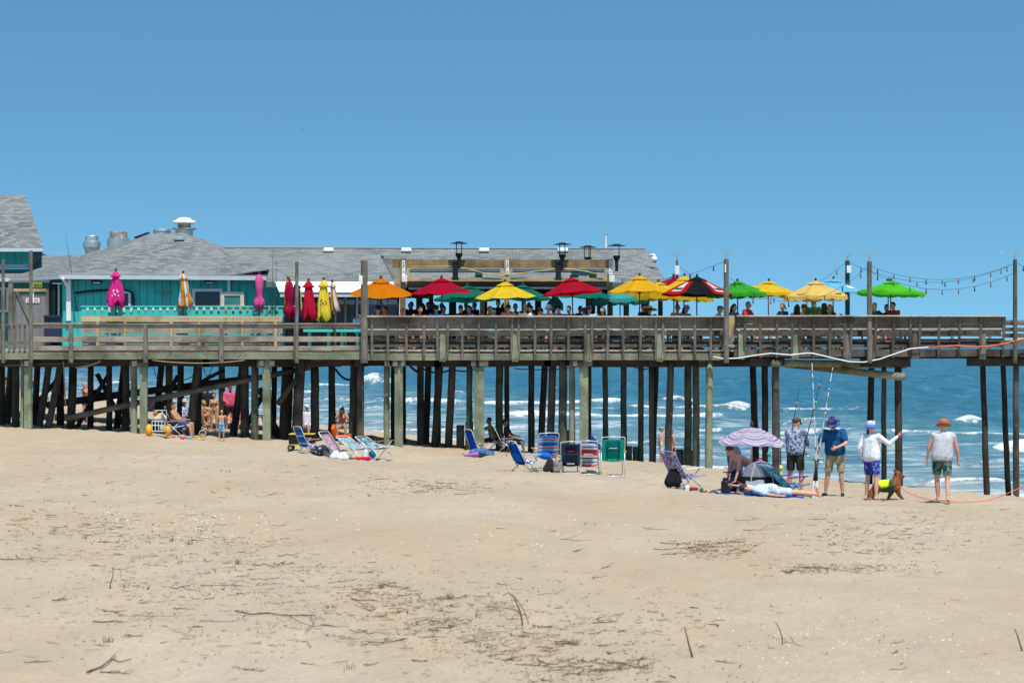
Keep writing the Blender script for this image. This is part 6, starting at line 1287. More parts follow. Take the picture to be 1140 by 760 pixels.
# ================================================================== THINGS ON THE BEACH
ALU = mat('white_aluminium_tube', (.70, .71, .73), .35, .05, 5, metal=.25); ARMW = mat('wooden_armrest', (.42, .25, .12), .6, .15, 8)
def gpt(px, Y, up=0): x = WX(px, Y); return (x, Y, GZ(x, Y)+up)
def beach_chair(label, px, Y, face, back, seat=None, recline=22, sh=.24, bl=.62, w=.54, frame=ALU, arm=ARMW, head=None, legs='x', sd=.46, seat_tilt=8, pocket=None, name='beach_chair', group='folding beach chairs', scale=1, arms=True, logo=None, dz=0):
    """occupant faces local -Y"""
    t = thing(name, label, 'beach chair', gpt(px, Y, dz), group, R(face)); t.scale = (scale,)*3; seat = seat or back
    r = R(recline); bt = Vector((0, math.sin(r), math.cos(r))); b0 = Vector((0, .20, sh)); b1 = b0+bt*bl; s1 = Vector((0, .20-sd, sh+sd*math.sin(R(seat_tilt))))
    n = Vector((0, math.cos(r), -math.sin(r)))
    hw = w/2-.02
    mb = MB(); mb.sheet([[b0+bt*(bl-.02)*i/8+Vector((hw*(j/4*2-1), 0, 0))+n*(.035*math.sin(math.pi*i/8)*(1-abs(j/2-1)**2)+.02*math.sin(math.pi*j/4)) for j in range(5)] for i in range(9)], .012); mb.build('back_fabric', back, t, smooth=True)
    mb = MB(); mb.sheet([[b0.lerp(s1, i/6)+Vector((hw*(j/4*2-1), 0, -.035*math.sin(math.pi*j/4)-.02*math.sin(math.pi*i/6))) for j in range(5)] for i in range(7)], .012); mb.build('seat_fabric', seat, t, smooth=True)
    for sx in (-1, 1):
        X = Vector((sx*w/2, 0, 0)); MB().tube([b0-bt*.12+X, b1+X, b1+bt*.03+X*.9], .0118, 7).build('back_tube', frame, t, smooth=True)
        MB().tube([s1+X, b0+X+Vector((0, .04, -.01))], .0118, 7).build('seat_tube', frame, t, smooth=True)
        if legs == 'x':
            MB().tube([Vector((sx*w/2, .34, .01)), Vector((sx*w/2, -.16, sh+.22))], .0115, 7).build('leg', frame, t, smooth=True); MB().tube([Vector((sx*(w/2+.02), -.24, .01)), Vector((sx*(w/2+.02), .22, sh+.12))], .0115, 7).build('leg', frame, t, smooth=True)
        else:
            MB().tube([Vector((sx*w/2, .30, .01)), Vector((sx*w/2, .27, sh+.20))], .0125, 7).build('leg', frame, t, smooth=True); MB().tube([Vector((sx*w/2, -.24, .01)), Vector((sx*w/2, -.20, sh+.20))], .0125, 7).build('leg', frame, t, smooth=True)
        if arms: MB().box((sx*(w/2+.025), .02, sh+.23), (.055, .46, .025), (R(-4), 0, 0)).build('armrest', arm, t)
    MB().tube([b1+bt*.03+Vector((-w/2*.9, 0, 0)), b1+bt*.045, b1+bt*.03+Vector((w/2*.9, 0, 0))], .0118, 7).build('top_bar', frame, t, smooth=True)
    MB().tube([Vector((-w/2, .32, .012)), Vector((w/2, .32, .012))], .0135, 7).build('foot_bar', frame, t, smooth=True); MB().tube([Vector((-w/2, -.24, .012)), Vector((w/2, -.24, .012))], .0135, 7).build('foot_bar', frame, t, smooth=True)
    if head: MB().box(b0+bt*(bl-.07)-n*.03, (w*.8, .05, .12), (-r, 0, 0)).build('headrest', head, t, bevel=.015)
    if pocket: MB().box(b0+bt*.22+n*.05, (w*.72, .05, .26), (-r, 0, 0)).build('back_pocket', pocket, t, bevel=.015)
    if logo:
        for (zx, zz, lw, lh, lm) in logo: MB().box(b0+bt*zz+n*(.058 if not pocket else .085)+Vector((zx, 0, 0)), (lw, .006, lh), (-r, 0, 0)).build('printed_mark', lm, t)
    return t
BLU = cloth('bright_blue_chair_cloth', (.012, .12, .50)); GRNC = cloth('sea_green_chair_cloth', (.005, .27, .21)); NVC = cloth('navy_chair_cloth', (.018, .032, .065)); TQC = pattern('turquoise_print_cloth', [(.02, .30, .42), (.05, .42, .52), (.35, .55, .58), (.02, .22, .36)], 9); FLC = pattern('red_white_blue_floral_cloth', [(.03, .07, .30), (.60, .60, .66), (.05, .10, .36), (.50, .05, .07), (.62, .62, .66)], 13); PKC = pattern('pink_white_check_cloth', [(.62, .38, .46), (.70, .66, .72), (.55, .20, .30), (.68, .55, .62)], 18)
ST1 = stripes('blue_red_striped_cloth', [(0, (.012, .16, .48)), (.2, (.10, .40, .62)), (.32, (.55, .04, .08)), (.45, (.55, .56, .60)), (.5, (.012, .12, .42)), (.75, (.10, .40, .62)), (.86, (.55, .04, .08)), (.97, (.6, .6, .6))], 'Z', .42); ST2 = stripes('red_white_striped_cloth', [(0, (.62, .62, .66)), (.12, (.03, .08, .34)), (.2, (.62, .62, .66)), (.34, (.55, .02, .05)), (.72, (.62, .62, .66)), (.86, (.03, .06, .26)), (.92, (.62, .62, .66))], 'Z', .40, .1)
REDM = cloth('crimson_cloth', (.50, .015, .05)); WHC = WHT
# -- the row of chairs in the middle
beach_chair('low bright blue chair seen from the side, leftmost of the middle row of chairs', 588, 55.0, 118, BLU, BLU, 28, .22, .62, pocket=BLU, arm=mat('grey_plastic_armrest', (.42, .44, .47), .5))
beach_chair('chair with blue and red stripes standing behind the small bags', 606.5, 58.0, 196, ST1, ST1, 18, .32, .66, .56, head=None, pocket=None, legs='x')
beach_chair('navy blue chair seen from behind next to the striped ones', 634.5, 55.6, 182, NVC, NVC, 20, .20, .62, .52, pocket=NVC, logo=[(0, .42, .18, .03, REDM), (0, .08, .2, .03, WHC)])
beach_chair('red and white striped chair with blue headrest seen from behind', 654.5, 56.0, 176, ST2, ST2, 16, .22, .64, .52, head=BLU, logo=[(-.02, .30, .24, .10, WHC), (-.02, .30, .18, .03, REDM)])
beach_chair('tall sea green chair on white legs, rightmost of the middle row', 681, 54.8, 184, GRNC, GRNC, 14, .40, .58, .60, legs='s', sd=.48, logo=[(.0, .40, .16, .035, cloth('blue_print', (.02, .10, .40))), (.0, .34, .20, .018, WHC), (-.15, .28, .02, .5, MATS['dark_swimwear']), (.15, .28, .02, .5, MATS['dark_swimwear'])])
def blob_thing(name, label, cat, px, Y, prims, m, vox=.02, face=0, it=4, group=None, pname='body'):
    t = thing(name, label, cat, gpt(px, Y), group, R(face)); b = Blob()
    for p in prims:
        if len(p) == 4: b.cone(*p)
        else: b.sph(*p)
    me = remesh(b, vox, it); me.name = pname; o = bpy.data.objects.new(pname, me); COL.objects.link(o); o.parent = t; me.materials.clear(); me.materials.append(m); return t
def draped(name, label, cat, m, pts, wdt, th=.015, group=None, depth_dir=(0, 1, 0)):
    """a cloth hung along a curved line of points"""
    d = Vector(depth_dir)*wdt; loc = Vector(pts[0])
    n = len(pts); mb = MB(); q = random.Random(len(label))
    mb.sheet([[Vector(p)+d*(j/5-.5)+Vector((q.uniform(-.012, .012), 0, q.uniform(-.012, .012))) for j in range(6)] for p in pts], th)
    o = mb.build(name, m, None, smooth=True); return tag(o, label, cat, group)
YEL = cloth('sandy_yellow_towel', (.62, .38, .10)); draped('towel', 'sandy yellow towel draped in an arch over the back of the blue chair', 'towel', YEL, [P(564, 508, 55.1), P(564.5, 502, 55.1), P(566.5, 497, 55.1), P(570, 495.3, 55.1), P(573.5, 497, 55.1), P(576, 501, 55.1), P(577.5, 507, 55.1)], .55)
draped('towel', 'red and white patterned towel on the seat back of the blue chair', 'towel', pattern('red_white_towel', [(.55, .02, .06), (.62, .60, .64), (.50, .02, .05), (.2, .08, .3)], 9), [P(577.5, 500, 54.9), P(580, 503, 54.9), P(583, 508, 54.9), P(586, 512.5, 54.9)], .45)
blob_thing('tote_bag', 'dark grey upright bag on the sand between the striped and navy chairs', 'bag', 611.5, 55.6, [(Vector((-.09, 0, .08)), .085, Vector((-.02, 0, .30)), .05), (Vector((.07, 0, .08)), .085, Vector((.05, 0, .32)), .05)], cloth('charcoal_bag', (.035, .033, .038)))
blob_thing('tote_bag', 'grey speckled bag on the sand left of the navy chair', 'bag', 621.5, 55.4, [(Vector((-.06, 0, .09)), .085, Vector((-.06, 0, .31)), .06), (Vector((.07, 0, .09)), .085, Vector((.06, 0, .31)), .06)], pattern('grey_speckled_bag', [(.10, .09, .08), (.34, .32, .29), (.16, .14, .13), (.4, .37, .33)], 22))
blob_thing('cooler_bag', 'blue pouch hanging from the striped chair', 'bag', 606.5, 57.2, [(Vector((-.05, 0, .38)), .10, Vector((.07, 0, .36)), .10)], BLU, pname='pouch')
MB().tube([(-.02, 0, .45), (.02, 0, .62), (.10, 0, .45)], .012, 6).build('strap', BLU, [o for o in COL.objects if o.get('label', '').startswith('blue pouch')][0])
um = thing('closed_beach_umbrella', 'furled dark blue beach umbrella leaning behind the sea green chair', 'umbrella', gpt(668, 57.5)); a = P(657.5, 484, 57.5); b = P(668.5, 509, 57.3)
pb(MB().tube([a, a.lerp(b, .3), a.lerp(b, .8), b], [.02, .09, .17, .14], 9), 'canopy', cloth('dark_blue_nylon', (.012, .02, .16)), parent=um, smooth=True); pb(MB().tube([b, P(671, 520, 57.3)], .016, 6), 'pole', ALU, parent=um)
# -- blue chair and towels by the thick pale pile
beach_chair('blue chair in front of the thick pale pile with towels heaped on its seat', 534, 72.5, 118, BLU, BLU, 20, .22, .70, .56)
blob_thing('towel_heap', 'crumpled denim blue towel heap in front of the thick pale pile', 'towel', 533, 71.6, [(Vector((-.18, 0, .12)), .15, Vector((.1, 0, .16)), .17), (Vector((.1, 0, .16)), .17, Vector((.42, 0, .06)), .09)], pattern('denim_blue_towel', [(.06, .12, .24), (.10, .18, .32), (.05, .09, .2)], 8))
blob_thing('towel_heap', 'small purple towel on the sand left of the denim blue heap', 'towel', 523.5, 71.3, [(Vector((-.16, 0, .03)), .055, Vector((.2, -.1, .07)), .09)], cloth('purple_towel', (.34, .14, .42)))
blob_thing('cooler_bag', 'bright blue bag beside the blue chair in the pier shade', 'bag', 542.5, 71.8, [(Vector((-.1, 0, .10)), .12, Vector((.12, 0, .12)), .12)], BLU)
beach_chair('dark blue chair of the olive shirted person under the pier', 551, 76.7, -90, NVC, NVC, 20, .30, .7, .56)
beach_chair('dark chair of the person with knees up under the pier', 566.5, 76.2, 86, NVC, NVC, 26, .26, .66, .56)
# -- left: wagon group
def wagon(label, px, Y, w=.80):
    t = thing('beach_wagon', label, 'wagon', gpt(px, Y)); k = cloth('black_wagon_canvas', (.022, .022, .026)); yl = mat('yellow_trim', (.62, .42, .03), .5)
    mb = MB(); mb.bb(-w/2, w/2, -.24, -.225, .2, .52); mb.build('side_panel', k, t); MB().bb(-w/2, w/2, .225, .24, .2, .52).build('side_panel', k, t); MB().bb(-w/2, -w/2+.015, -.22, .22, .2, .52).build('end_panel', k, t); MB().bb(w/2-.015, w/2, -.22, .22, .2, .52).build('end_panel', k, t); MB().bb(-w/2+.02, w/2-.02, -.22, .22, .19, .205).build('floor', k, t)
    for y in (-.25, .25): MB().tube([(-w/2-.01, y, .535), (w/2+.01, y, .535)], .02, 6).build('top_rail', yl, t); MB().tube([(-w/2-.01, y, .19), (w/2+.01, y, .19)], .016, 6).build('lower_rail', yl, t)
    for sx in (-1, 1):
        for sy in (-1, 1):
            MB().tube([(sx*w/2, sy*.25, .54), (sx*w/2, sy*.25, .12)], .014, 6).build('corner_post', BLACKM, t)
            wh = MB().lathe([(.05, -.03), (.09, -.028), (.098, 0), (.09, .028), (.05, .03)], (sx*(w/2-.04), sy*.27, .098), 16, (0, 1, 0)).build('wheel', BLACKM, t); MB().lathe([(.045, -.035), (.045, .035)], (sx*(w/2-.04), sy*.27, .098), 10, (0, 1, 0)).build('hub', METAL, wh)
    return t
wagon('black folding wagon with yellow rails parked in front of the piles at left', 336.5, 70)
beach_chair('blue and white striped chair leaning at the black wagon', 345, 69.0, 125, stripes('blue_white_stripes', [(0, (.03, .12, .42)), (.4, (.62, .66, .72)), (.55, (.03, .2, .55))], 'Z', .24), None, 24, .26, .66, .52)
blob_thing('gear_pile', 'dark heap of bags and straps between the black wagon and the pink chair', 'bags', 360, 68.5, [(Vector((-.24, 0, .14)), .16, Vector((.02, 0, .22)), .16), (Vector((0, 0, .18)), .17, Vector((.28, .05, .12)), .15)], pattern('navy_black_bag', [(.015, .02, .035), (.03, .05, .09), (.02, .02, .025), (.30, .32, .36)], 7))
beach_chair('reclined chair covered with a pink and white checked towel', 380, 67.0, 60, PKC, PKC, 40, .24, .72, .56)
beach_chair('pale turquoise lounger with wooden armrests, left one of two', 404, 66.0, 55, pattern('pale_turquoise_print', [(.30, .52, .58), (.58, .64, .70), (.12, .42, .52), (.62, .66, .66)], 10), None, 60, .34, .70, .62)
beach_chair('turquoise and white lounger with wooden armrests, right one of two', 424.5, 66.6, 58, pattern('turquoise_white_print', [(.04, .36, .48), (.60, .66, .70), (.06, .42, .55), (.02, .26, .42)], 8), None, 60, .34, .66, .62)
for px, w_, lab in ((373.5, .22, 'left of two white cloth bags in front of the pink checked chair'), (382, .20, 'right of two white cloth bags in front of the pink checked chair')):
    blob_thing('tote_bag', lab, 'bag', px, 65.2, [(Vector((-.08, 0, .10)), .10, Vector((-.03, 0, .24)), .05), (Vector((.08, 0, .10)), .10, Vector((.05, 0, .25)), .05)], cloth('white_canvas_bag', (.66, .68, .74)))
blob_thing('bag', 'flat crimson bag on the sand under the loungers', 'bag', 402.5, 64.8, [(Vector((-.2, 0, .06)), .06, Vector((.22, 0, .07)), .07)], REDM)
blob_thing('bag', 'white and grey bag standing by the left lounger', 'bag', 408, 65.2, [(Vector((-.04, 0, .08)), .08, Vector((-.02, 0, .26)), .07)], MATS['white_canvas_bag'])
blob_thing('bag', 'round petrol blue bag hanging at the right lounger', 'bag', 414, 65.4, [(Vector((0, 0, .24)), .11, Vector((.03, 0, .20)), .10)], cloth('petrol_blue', (.01, .13, .24)))
cc = thing('camp_stool', 'orange folding camp chair in front of the woman in the navy and white cap', 'chair', gpt(380.5, 74.5)); OC = cloth('orange_camp_cloth', (.62, .10, .02))
pb(MB().bb(WX(374.5, 74.5), WX(390, 74.5), 74.3, 74.75, WZ(486.5, 74.5), WZ(484, 74.5)), 'seat', OC, parent=cc, bevel=.02); pb(MB().slab([P(368.5, 477, 74.4), P(371.5, 477.5, 74.4), P(373.5, 486, 74.5), P(370.5, 486, 74.5)], -.4), 'backrest', OC, parent=cc); pb(MB().bb(WX(387.5, 74.5), WX(391, 74.5), 74.3, 74.7, WZ(488.5, 74.5), WZ(483, 74.5)), 'arm_pad', OC, parent=cc); pb(MB().bb(WX(386.5, 74.5), WX(389.5, 74.5), 74.2, 74.3, WZ(493.5, 74.5), WZ(490.5, 74.5)), 'pouch', OC, parent=cc)
for a, b in (((374, 486), (388, 496)), ((388, 486), (374, 496)), ((388, 486), (388.5, 497))): pb(MB().tube([P(a[0], a[1], 74.45), P(b[0], b[1], 74.45)], .016, 6), 'leg', BLACKM, parent=cc)
beach_chair('white and blue chair behind the woman in the navy and white cap', 381.5, 82.3, 4, stripes('white_blue_chair', [(0, (.66, .68, .72)), (.7, (.10, .25, .5))], 'Z', .3), None, 16, .34, .62, .66)
beach_chair('white chair of the person in the white cap behind the black wagon', 341.5, 82.7, 30, MATS['white_canvas_bag'], None, 20, .34, .72, .60)
# -- left: cart and reclining man's chair, toys
ct_ = thing('beach_cart', 'white tube beach cart with two orange balloon wheels in front of the pale green pile', 'cart', gpt(177.5, 74.0)); OW = mat('orange_balloon_wheel', (.85, .36, .01), .45, .05); wz = .215
for sx in (-1, 1):
    wx_ = sx*.33; w_ = MB().lathe([(.06, -.095), (.16, -.09), (.205, -.05), (.215, 0), (.205, .05), (.16, .09), (.06, .095)], (wx_, -.12, wz), 20, (1, 0, 0)).build('wheel', OW, ct_, smooth=True); MB().lathe([(.05, -.1), (.05, .1)], (wx_, -.12, wz), 10, (1, 0, 0)).build('hub', WHITEP, w_)
for z in (.18, .38, .52): MB().tube([(-.22, -.2, z), (.22, -.2, z), (.22, .2, z), (-.22, .2, z), (-.22, -.2, z)], .014, 6).build('frame_tube', ALU, ct_)
for x in (-.22, -.11, 0, .11, .22): MB().tube([(x, -.2, .18), (x, -.2, .52)], .015, 6).build('upright', ALU, ct_)
for sx in (-1, 1): MB().tube([(sx*.22, .2, .5), (sx*.20, .24, .88)], .014, 6).build('handle', ALU, ct_)
MB().tube([(-.20, .24, .88), (.20, .24, .88)], .016, 6).build('handle_bar', ALU, ct_)
blob_thing('bag', 'cream bundle loaded on the orange wheeled cart', 'bag', 178, 74.0, [(Vector((-.12, 0, .60)), .11, Vector((.14, 0, .62)), .12), (Vector((-.02, 0, .72)), .08, Vector((.08, 0, .74)), .08)], cloth('cream_bundle', (.52, .45, .36)))
blob_thing('bag', 'brown bag at the top of the orange wheeled cart', 'bag', 172.5, 74.1, [(Vector((0, .1, .74)), .09, Vector((.02, .1, .80)), .07)], cloth('tan_bag', (.36, .18, .07)))
beach_chair('low dark blue chair of the bare chested reclining man', 197.5, 74.0, 86, cloth('dark_blue_chair_cloth', (.02, .06, .26)), None, 26, .30, .62, .56, legs='x', sd=.5)
bk = thing('toy_bucket', 'small orange and white toy bucket beside the reclining man', 'toy', gpt(225.5, 73.4)); MB().lathe([(.085, 0), (.12, .19), (.125, .2), (.11, .2), (.08, .02)], (0, 0, 0), 14).build('bucket', mat('orange_toy', (.70, .22, .02), .5, .3, 8, col2=(.7, .66, .6)), bk); MB().tube([(-.12, 0, .2), (-.08, 0, .29), (0, 0, .32), (.08, 0, .29), (.12, 0, .2)], .01, 6).build('handle', WHITEP, bk)
for px, lab, m, d in ((222, 'small yellow sand mould left of the toy bucket', mat('yellow_toy', (.7, .55, .02), .5), (.07, .06)), (193, 'pink sand toy under the reclining man', mat('pink_toy', (.7, .05, .25), .5), (.07, .05)), (203, 'magenta sand toy in front of the reclining man', mat('pink_toy', ()), (.09, .08)), (212, 'light blue cup by the foot of the reclining man', mat('light_blue_toy', (.15, .45, .6), .5), (.05, .12))):
    o = MB().lathe([(d[0]*.8, 0), (d[0], d[1]*.5), (d[0]*.9, d[1]), (d[0]*.4, d[1]*1.1)], gpt(px, 73.3), 12).build('sand_toy', m, None); tag(o, lab, 'toy')
rs = thing('toy_spade', 'red toy spade held out by the blond boy', 'toy', P(257, 470, 73.2)); pb(MB().tube([P(256.3, 471, 73.2), P(257.2, 463, 73.2)], .012, 6), 'handle', mat('red_toy', (.65, .03, .03), .5), parent=rs); pb(MB().slab([P(256, 465, 73.2), P(258.6, 465, 73.2), P(258.4, 460.5, 73.2), P(257.2, 459.5, 73.2), P(256, 460.5, 73.2)], .02), 'blade', mat('red_toy', ()), parent=rs)
beach_chair('pink floral chair standing far behind the cart between dark piles', 167.5, 86.5, 20, pattern('pink_floral_cloth', [(.60, .56, .62), (.62, .10, .22), (.66, .62, .66), (.05, .3, .5)], 9), None, 10, .55, .62, .62)
beach_chair('red and white chair leaning far behind the pale green pile', 307.5, 80.5, 40, pattern('red_pink_white_cloth', [(.65, .12, .12), (.70, .66, .68), (.60, .2, .3)], 6), None, 48, .25, .80, .60)
# -- right: floral chair with the black bag
beach_chair('chair in red, white and blue floral fabric beside a black backpack', 764, 48.6, 122, FLC, FLC, 30, .26, .66, .58, pocket=None, sd=.52, frame=mat('blue_white_tube', (.25, .32, .5), .4), arm=WHITEP)
blob_thing('backpack', 'black backpack slumped behind the floral chair', 'backpack', 749.5, 48.3, [(Vector((-.08, 0, .13)), .13, Vector((-.03, 0, .36)), .08), (Vector((.09, 0, .12)), .12, Vector((.04, 0, .34)), .09)], cloth('black_nylon', (.016, .016, .02)))
for i, (px, lab, m, d) in enumerate(((765, 'white cup on the sand under the floral chair', WHITEP, (.05, .13)), (772, 'crimson can under the floral chair', mat('crimson_paint', (.35, .02, .03), .5), (.09, .08)), (759, 'small grey bottle under the floral chair', METAL, (.035, .16)))):
    o = MB().lathe([(d[0], 0), (d[0]*1.05, d[1]*.7), (d[0]*.8, d[1]), (d[0]*.3, d[1]*1.02)], gpt(px, 48.0), 12).build('drink', m, None); tag(o, lab, 'drink')
SAND_ = mat('dark_flipflop', (.05, .04, .03), .7)
for i, px in enumerate((781, 785.5, 791, 795)):
    x, y, z = gpt(px, 47.8+.25*(i % 2)); s_ = thing('sandal', ['dark sandal nearest the floral chair', 'brown sandal, second from the floral chair', 'tan sandal nearer the black flask', 'dark blue sandal closest to the black flask'][i], 'sandal', (x, y, z), 'sandals on the sand', i*.9)
    MB().box((0, 0, .012), (.09, .25, .025)).build('sole', [SAND_, mat('brown_leather', (.16, .08, .04), .6), ARMW, NAVY][i], s_, bevel=.012); MB().tube([(-.04, .02, .02), (0, -.02, .06), (.04, .02, .02)], .012, 6).build('strap', SAND_, s_)
fl = thing('flask', 'black insulated flask with handle standing on the sand', 'flask', gpt(808, 47.5)); MB().lathe([(.10, 0), (.105, .02), (.105, .24), (.09, .27), (.07, .28), (.07, .33), (.03, .34)], (0, 0, 0), 16).build('bottle', BLACKM, fl, smooth=False); MB().tube([(.10, 0, .22), (.16, 0, .20), (.16, 0, .12), (.10, 0, .08)], .014, 6).build('handle', BLACKM, fl)
# -- the tent, umbrella and boards
tt = thing('beach_tent', 'grey pop up beach tent with a dark mesh band', 'tent', gpt(846, 47.9)); kx = 49.0/F
TG = fabric('grey_tent_fabric', (.38, .40, .47), .25); TG2 = fabric('light_grey_tent_fabric', (.54, .56, .63), .25)
def dome(u, v, rx=.53, ry=.50, h=.70): return Vector((rx*math.cos(math.pi*u)*(1-.12*v)*math.cos(v*math.pi/2)**.85, ry*(math.sin(math.pi*u)*-1)*math.cos(v*math.pi/2)**.85, h*math.sin(v*math.pi/2)))
for nm, v0, v1, m in (('lower_wall', 0, .20, TG2), ('mesh_window', .20, .36, cloth('dark_mesh', (.025, .028, .035))), ('upper_wall', .36, 1.0, TG)):
    MB().sheet([[dome(u/16, v0+(v1-v0)*j/4) for u in range(17)] for j in range(5)], .006).build(nm, m, tt, smooth=True)
MB().sheet([[dome(1+u/16, v*.99/6, .53, .50, .70) for u in range(17)] for v in range(7)], .006).build('rear_wall', TG, tt, smooth=True)
for u in (.33, .67): MB().tube([dome(u, v/8)*1.008 for v in range(9)], .011, 6).build('pole_sleeve', TG2, tt, smooth=True)
MB().sheet([[Vector((-.42+.40*i/6+.05, -.50-.05*j, .30-.05*j-.02*math.sin(i))) for i in range(7)] for j in range(4)], .006).build('door_flap', TG2, tt)
USTR = None
def ring_stripes(name, period, cols):
    m = bpy.data.materials.new(name); t, b = nodes_of(m); v = coords(t); l = t.nodes.new('ShaderNodeVectorMath'); l.operation = 'LENGTH'
    s = t.nodes.new('ShaderNodeMapping'); s.inputs['Scale'].default_value = (1, 1, 0); t.links.new(v, s.inputs[0]); t.links.new(s.outputs[0], l.inputs[0])
    f = math_n(t, 'FRACT', math_n(t, 'MULTIPLY', l.outputs['Value'], 1/period)); c = ramp(t, f, cols, 'CONSTANT'); t.links.new(c, b.inputs['Base Color']); b.inputs['Roughness'].default_value = .85
    tr = t.nodes.new('ShaderNodeBsdfTranslucent'); t.links.new(c, tr.inputs['Color']); ms = t.nodes.new('ShaderNodeMixShader'); ms.inputs[0].default_value = .35
    out = [n_ for n_ in t.nodes if n_.type == 'OUTPUT_MATERIAL'][0]; t.links.new(b.outputs[0], ms.inputs[1]); t.links.new(tr.outputs[0], ms.inputs[2]); t.links.new(ms.outputs[0], out.inputs[0]); return m
RS = ring_stripes('lavender_ringed_canvas', .26, [(0, (.70, .66, .76)), (.26, (.34, .27, .60)), (.40, (.76, .68, .76)), (.60, (.66, .28, .36)), (.66, (.78, .74, .80)), (.88, (.46, .42, .70))])
uy = 48.6; gz_ = GZ(WX(837, uy), uy)
bu, g = umbrella('lavender and white ringed beach umbrella planted beside the grey tent', 837, 475.5, 492.5, 36, uy, RS, zbase=gz_, poleM=ALU, npan=8, tilt=(-3, 2), curve=1.75, group='beach umbrellas on the sand', vent=False, valance=.05)
bu.pop('group', None) if hasattr(bu, 'pop') else None
bb_ = thing('body_board', 'dark blue and grey body board standing upright behind the crimson framed chair', 'body board', gpt(822, 49.8)); o = MB()
prof = [(-.15, .42), (-.17, .60), (-.165, .85), (-.12, .99), (-.05, 1.04), (.05, 1.04), (.12, .99), (.165, .85), (.17, .60), (.15, .42)]
o.slab([(x*.85, 0, z*1.0) for x, z in prof], .06).build('board', cloth('grey_board', (.07, .08, .09)), bb_); MB().tube([(x*.9, .03, z) for x, z in prof], .025, 6).build('edge', BLU, bb_)
bb_.rotation_euler = (R(-4), R(-6), 0); MB().box((.0, .04, .22), (.20, .05, .5)).build('tail', cloth('grey_board', ()), bb_)
beach_chair('dark chair with crimson frame facing left beside the tent', 823, 48.1, -60, cloth('dark_grey_chair_cloth', (.035, .035, .045)), None, 34, .2, .62, .54, frame=mat('crimson_tube', (.36, .01, .05), .4), arm=BLACKM)
blob_thing('backpack', 'dark backpack with blue straps behind the crimson framed chair', 'backpack', 820, 49.2, [(Vector((-.06, 0, .14)), .13, Vector((-.02, 0, .42)), .12), (Vector((.07, 0, .14)), .13, Vector((.06, 0, .42)), .10)], pattern('dark_blue_backpack', [(.02, .025, .04), (.03, .04, .07), (.02, .10, .30)], 6))
blob_thing('towel_heap', 'turquoise towel under the bending shirtless man', 'towel', 829.5, 48.2, [(Vector((0, 0, .3)), .10, Vector((.03, 0, .12)), .12)], cloth('turquoise_towel', (.04, .42, .48)))
rg = MB().tube([P(845+4.2*math.cos(a), 517-4.0*math.sin(a), 49.5) for a in [R(x) for x in range(-20, 200, 15)]], .045, 8).build('swim_ring', mat('red_inflatable', (.65, .03, .05), .4), None, smooth=True); tag(rg, 'red curved swim toy sticking up behind the tent', 'toy')
blob_thing('swim_toy', 'small pale turquoise toy behind the tent roof', 'toy', 856, 49.8, [(Vector((0, 0, .85)), .05, Vector((.04, 0, .93)), .04), (Vector((0, 0, .1)), .05, Vector((0, 0, .85)), .03)], cloth('aqua_toy', (.08, .5, .55)))
beach_chair('turquoise chair with a blue frame reclined right of the tent', 881, 47.8, 118, TQC, TQC, 46, .22, .74, .56, frame=mat('violet_blue_tube', (.07, .06, .30), .4), arm=mat('violet_blue_tube', ()), sd=.50)
# -- fishing rods of the anglers
YLG = mat('yellow_black_grip', (.55, .55, .03), .5, .1)
WRD = stripes('white_ringed_rod', [(0, (.72, .72, .74)), (.88, (.03, .03, .03))], 'Z', .42)
gz = lambda px, Y: 380+(ZC-GZ(WX(px, Y), Y))*F/Y
yr_ = 49.2
rod([P(878.5, 506, 49.1), P(882.5, 474, 49.1), P(887, 448, 49.1), P(891, 422, 49.1)], 'black rod held upright by the man in camouflage, short orange float marks', ROD, .013, .12)
rod([P(869.5, gz(869.5, 50.2), 50.2), P(869, 500, 50.2), P(868, 470, 50.2)], 'yellow gripped black rod standing in the sand left of the angler', ROD, .02, None, YLG)
rod([P(892.5, 520, 48.45), P(897, 491, 48.5), P(907, 450, 48.6), P(917.5, 410, 48.7)], 'long black rod slanting right behind the angler with coloured floats', ROD, .016, .3)
for (px, py, Y, c, lab) in ((887, 448.5, 49.1, (.8, .2, .03), 'orange bead on the upright black rod'), (912.3, 428.3, 48.65, (.8, .2, .03), 'orange bead high on the slanting black rod'), (908.3, 447.5, 48.6, (.05, .6, .1), 'green bead on the slanting black rod'), (883.2, 470, 49.1, (.8, .2, .03), 'orange bead above the angler cap')):
    o = MB().sph(P(px, py, Y-.03), .028, seg=10).build('float_bead', mat('bead_%d_%d' % (px, py), c, .5), None, smooth=True); tag(o, lab, 'float bead')
Yp = 47.4
for top, mid, bot, lab in (((904, 404), (907, 470), (909.3, 540), 'tall white rod in a sand spike, left one of the pair, reel at its side'), ((927, 409), (917, 470), (905.5, 540), 'tall white rod leaning right, crossing the other white rod low down')):
    t = rod([P(bot[0], bot[1], Yp), P((bot[0]*2+mid[0])/3, (bot[1]*2+mid[1])/3, Yp), P(mid[0], mid[1], Yp), P(top[0], top[1], Yp)], lab, WRD, .019, .55, BLACKM)
    x, y, z = P(bot[0], bot[1], Yp); zg = GZ(x, y); pb(MB().tube([(x, y-.01, zg-.1), (x, y-.01, z+.1)], .034, 10), 'sand_spike', WHITEP, parent=t)
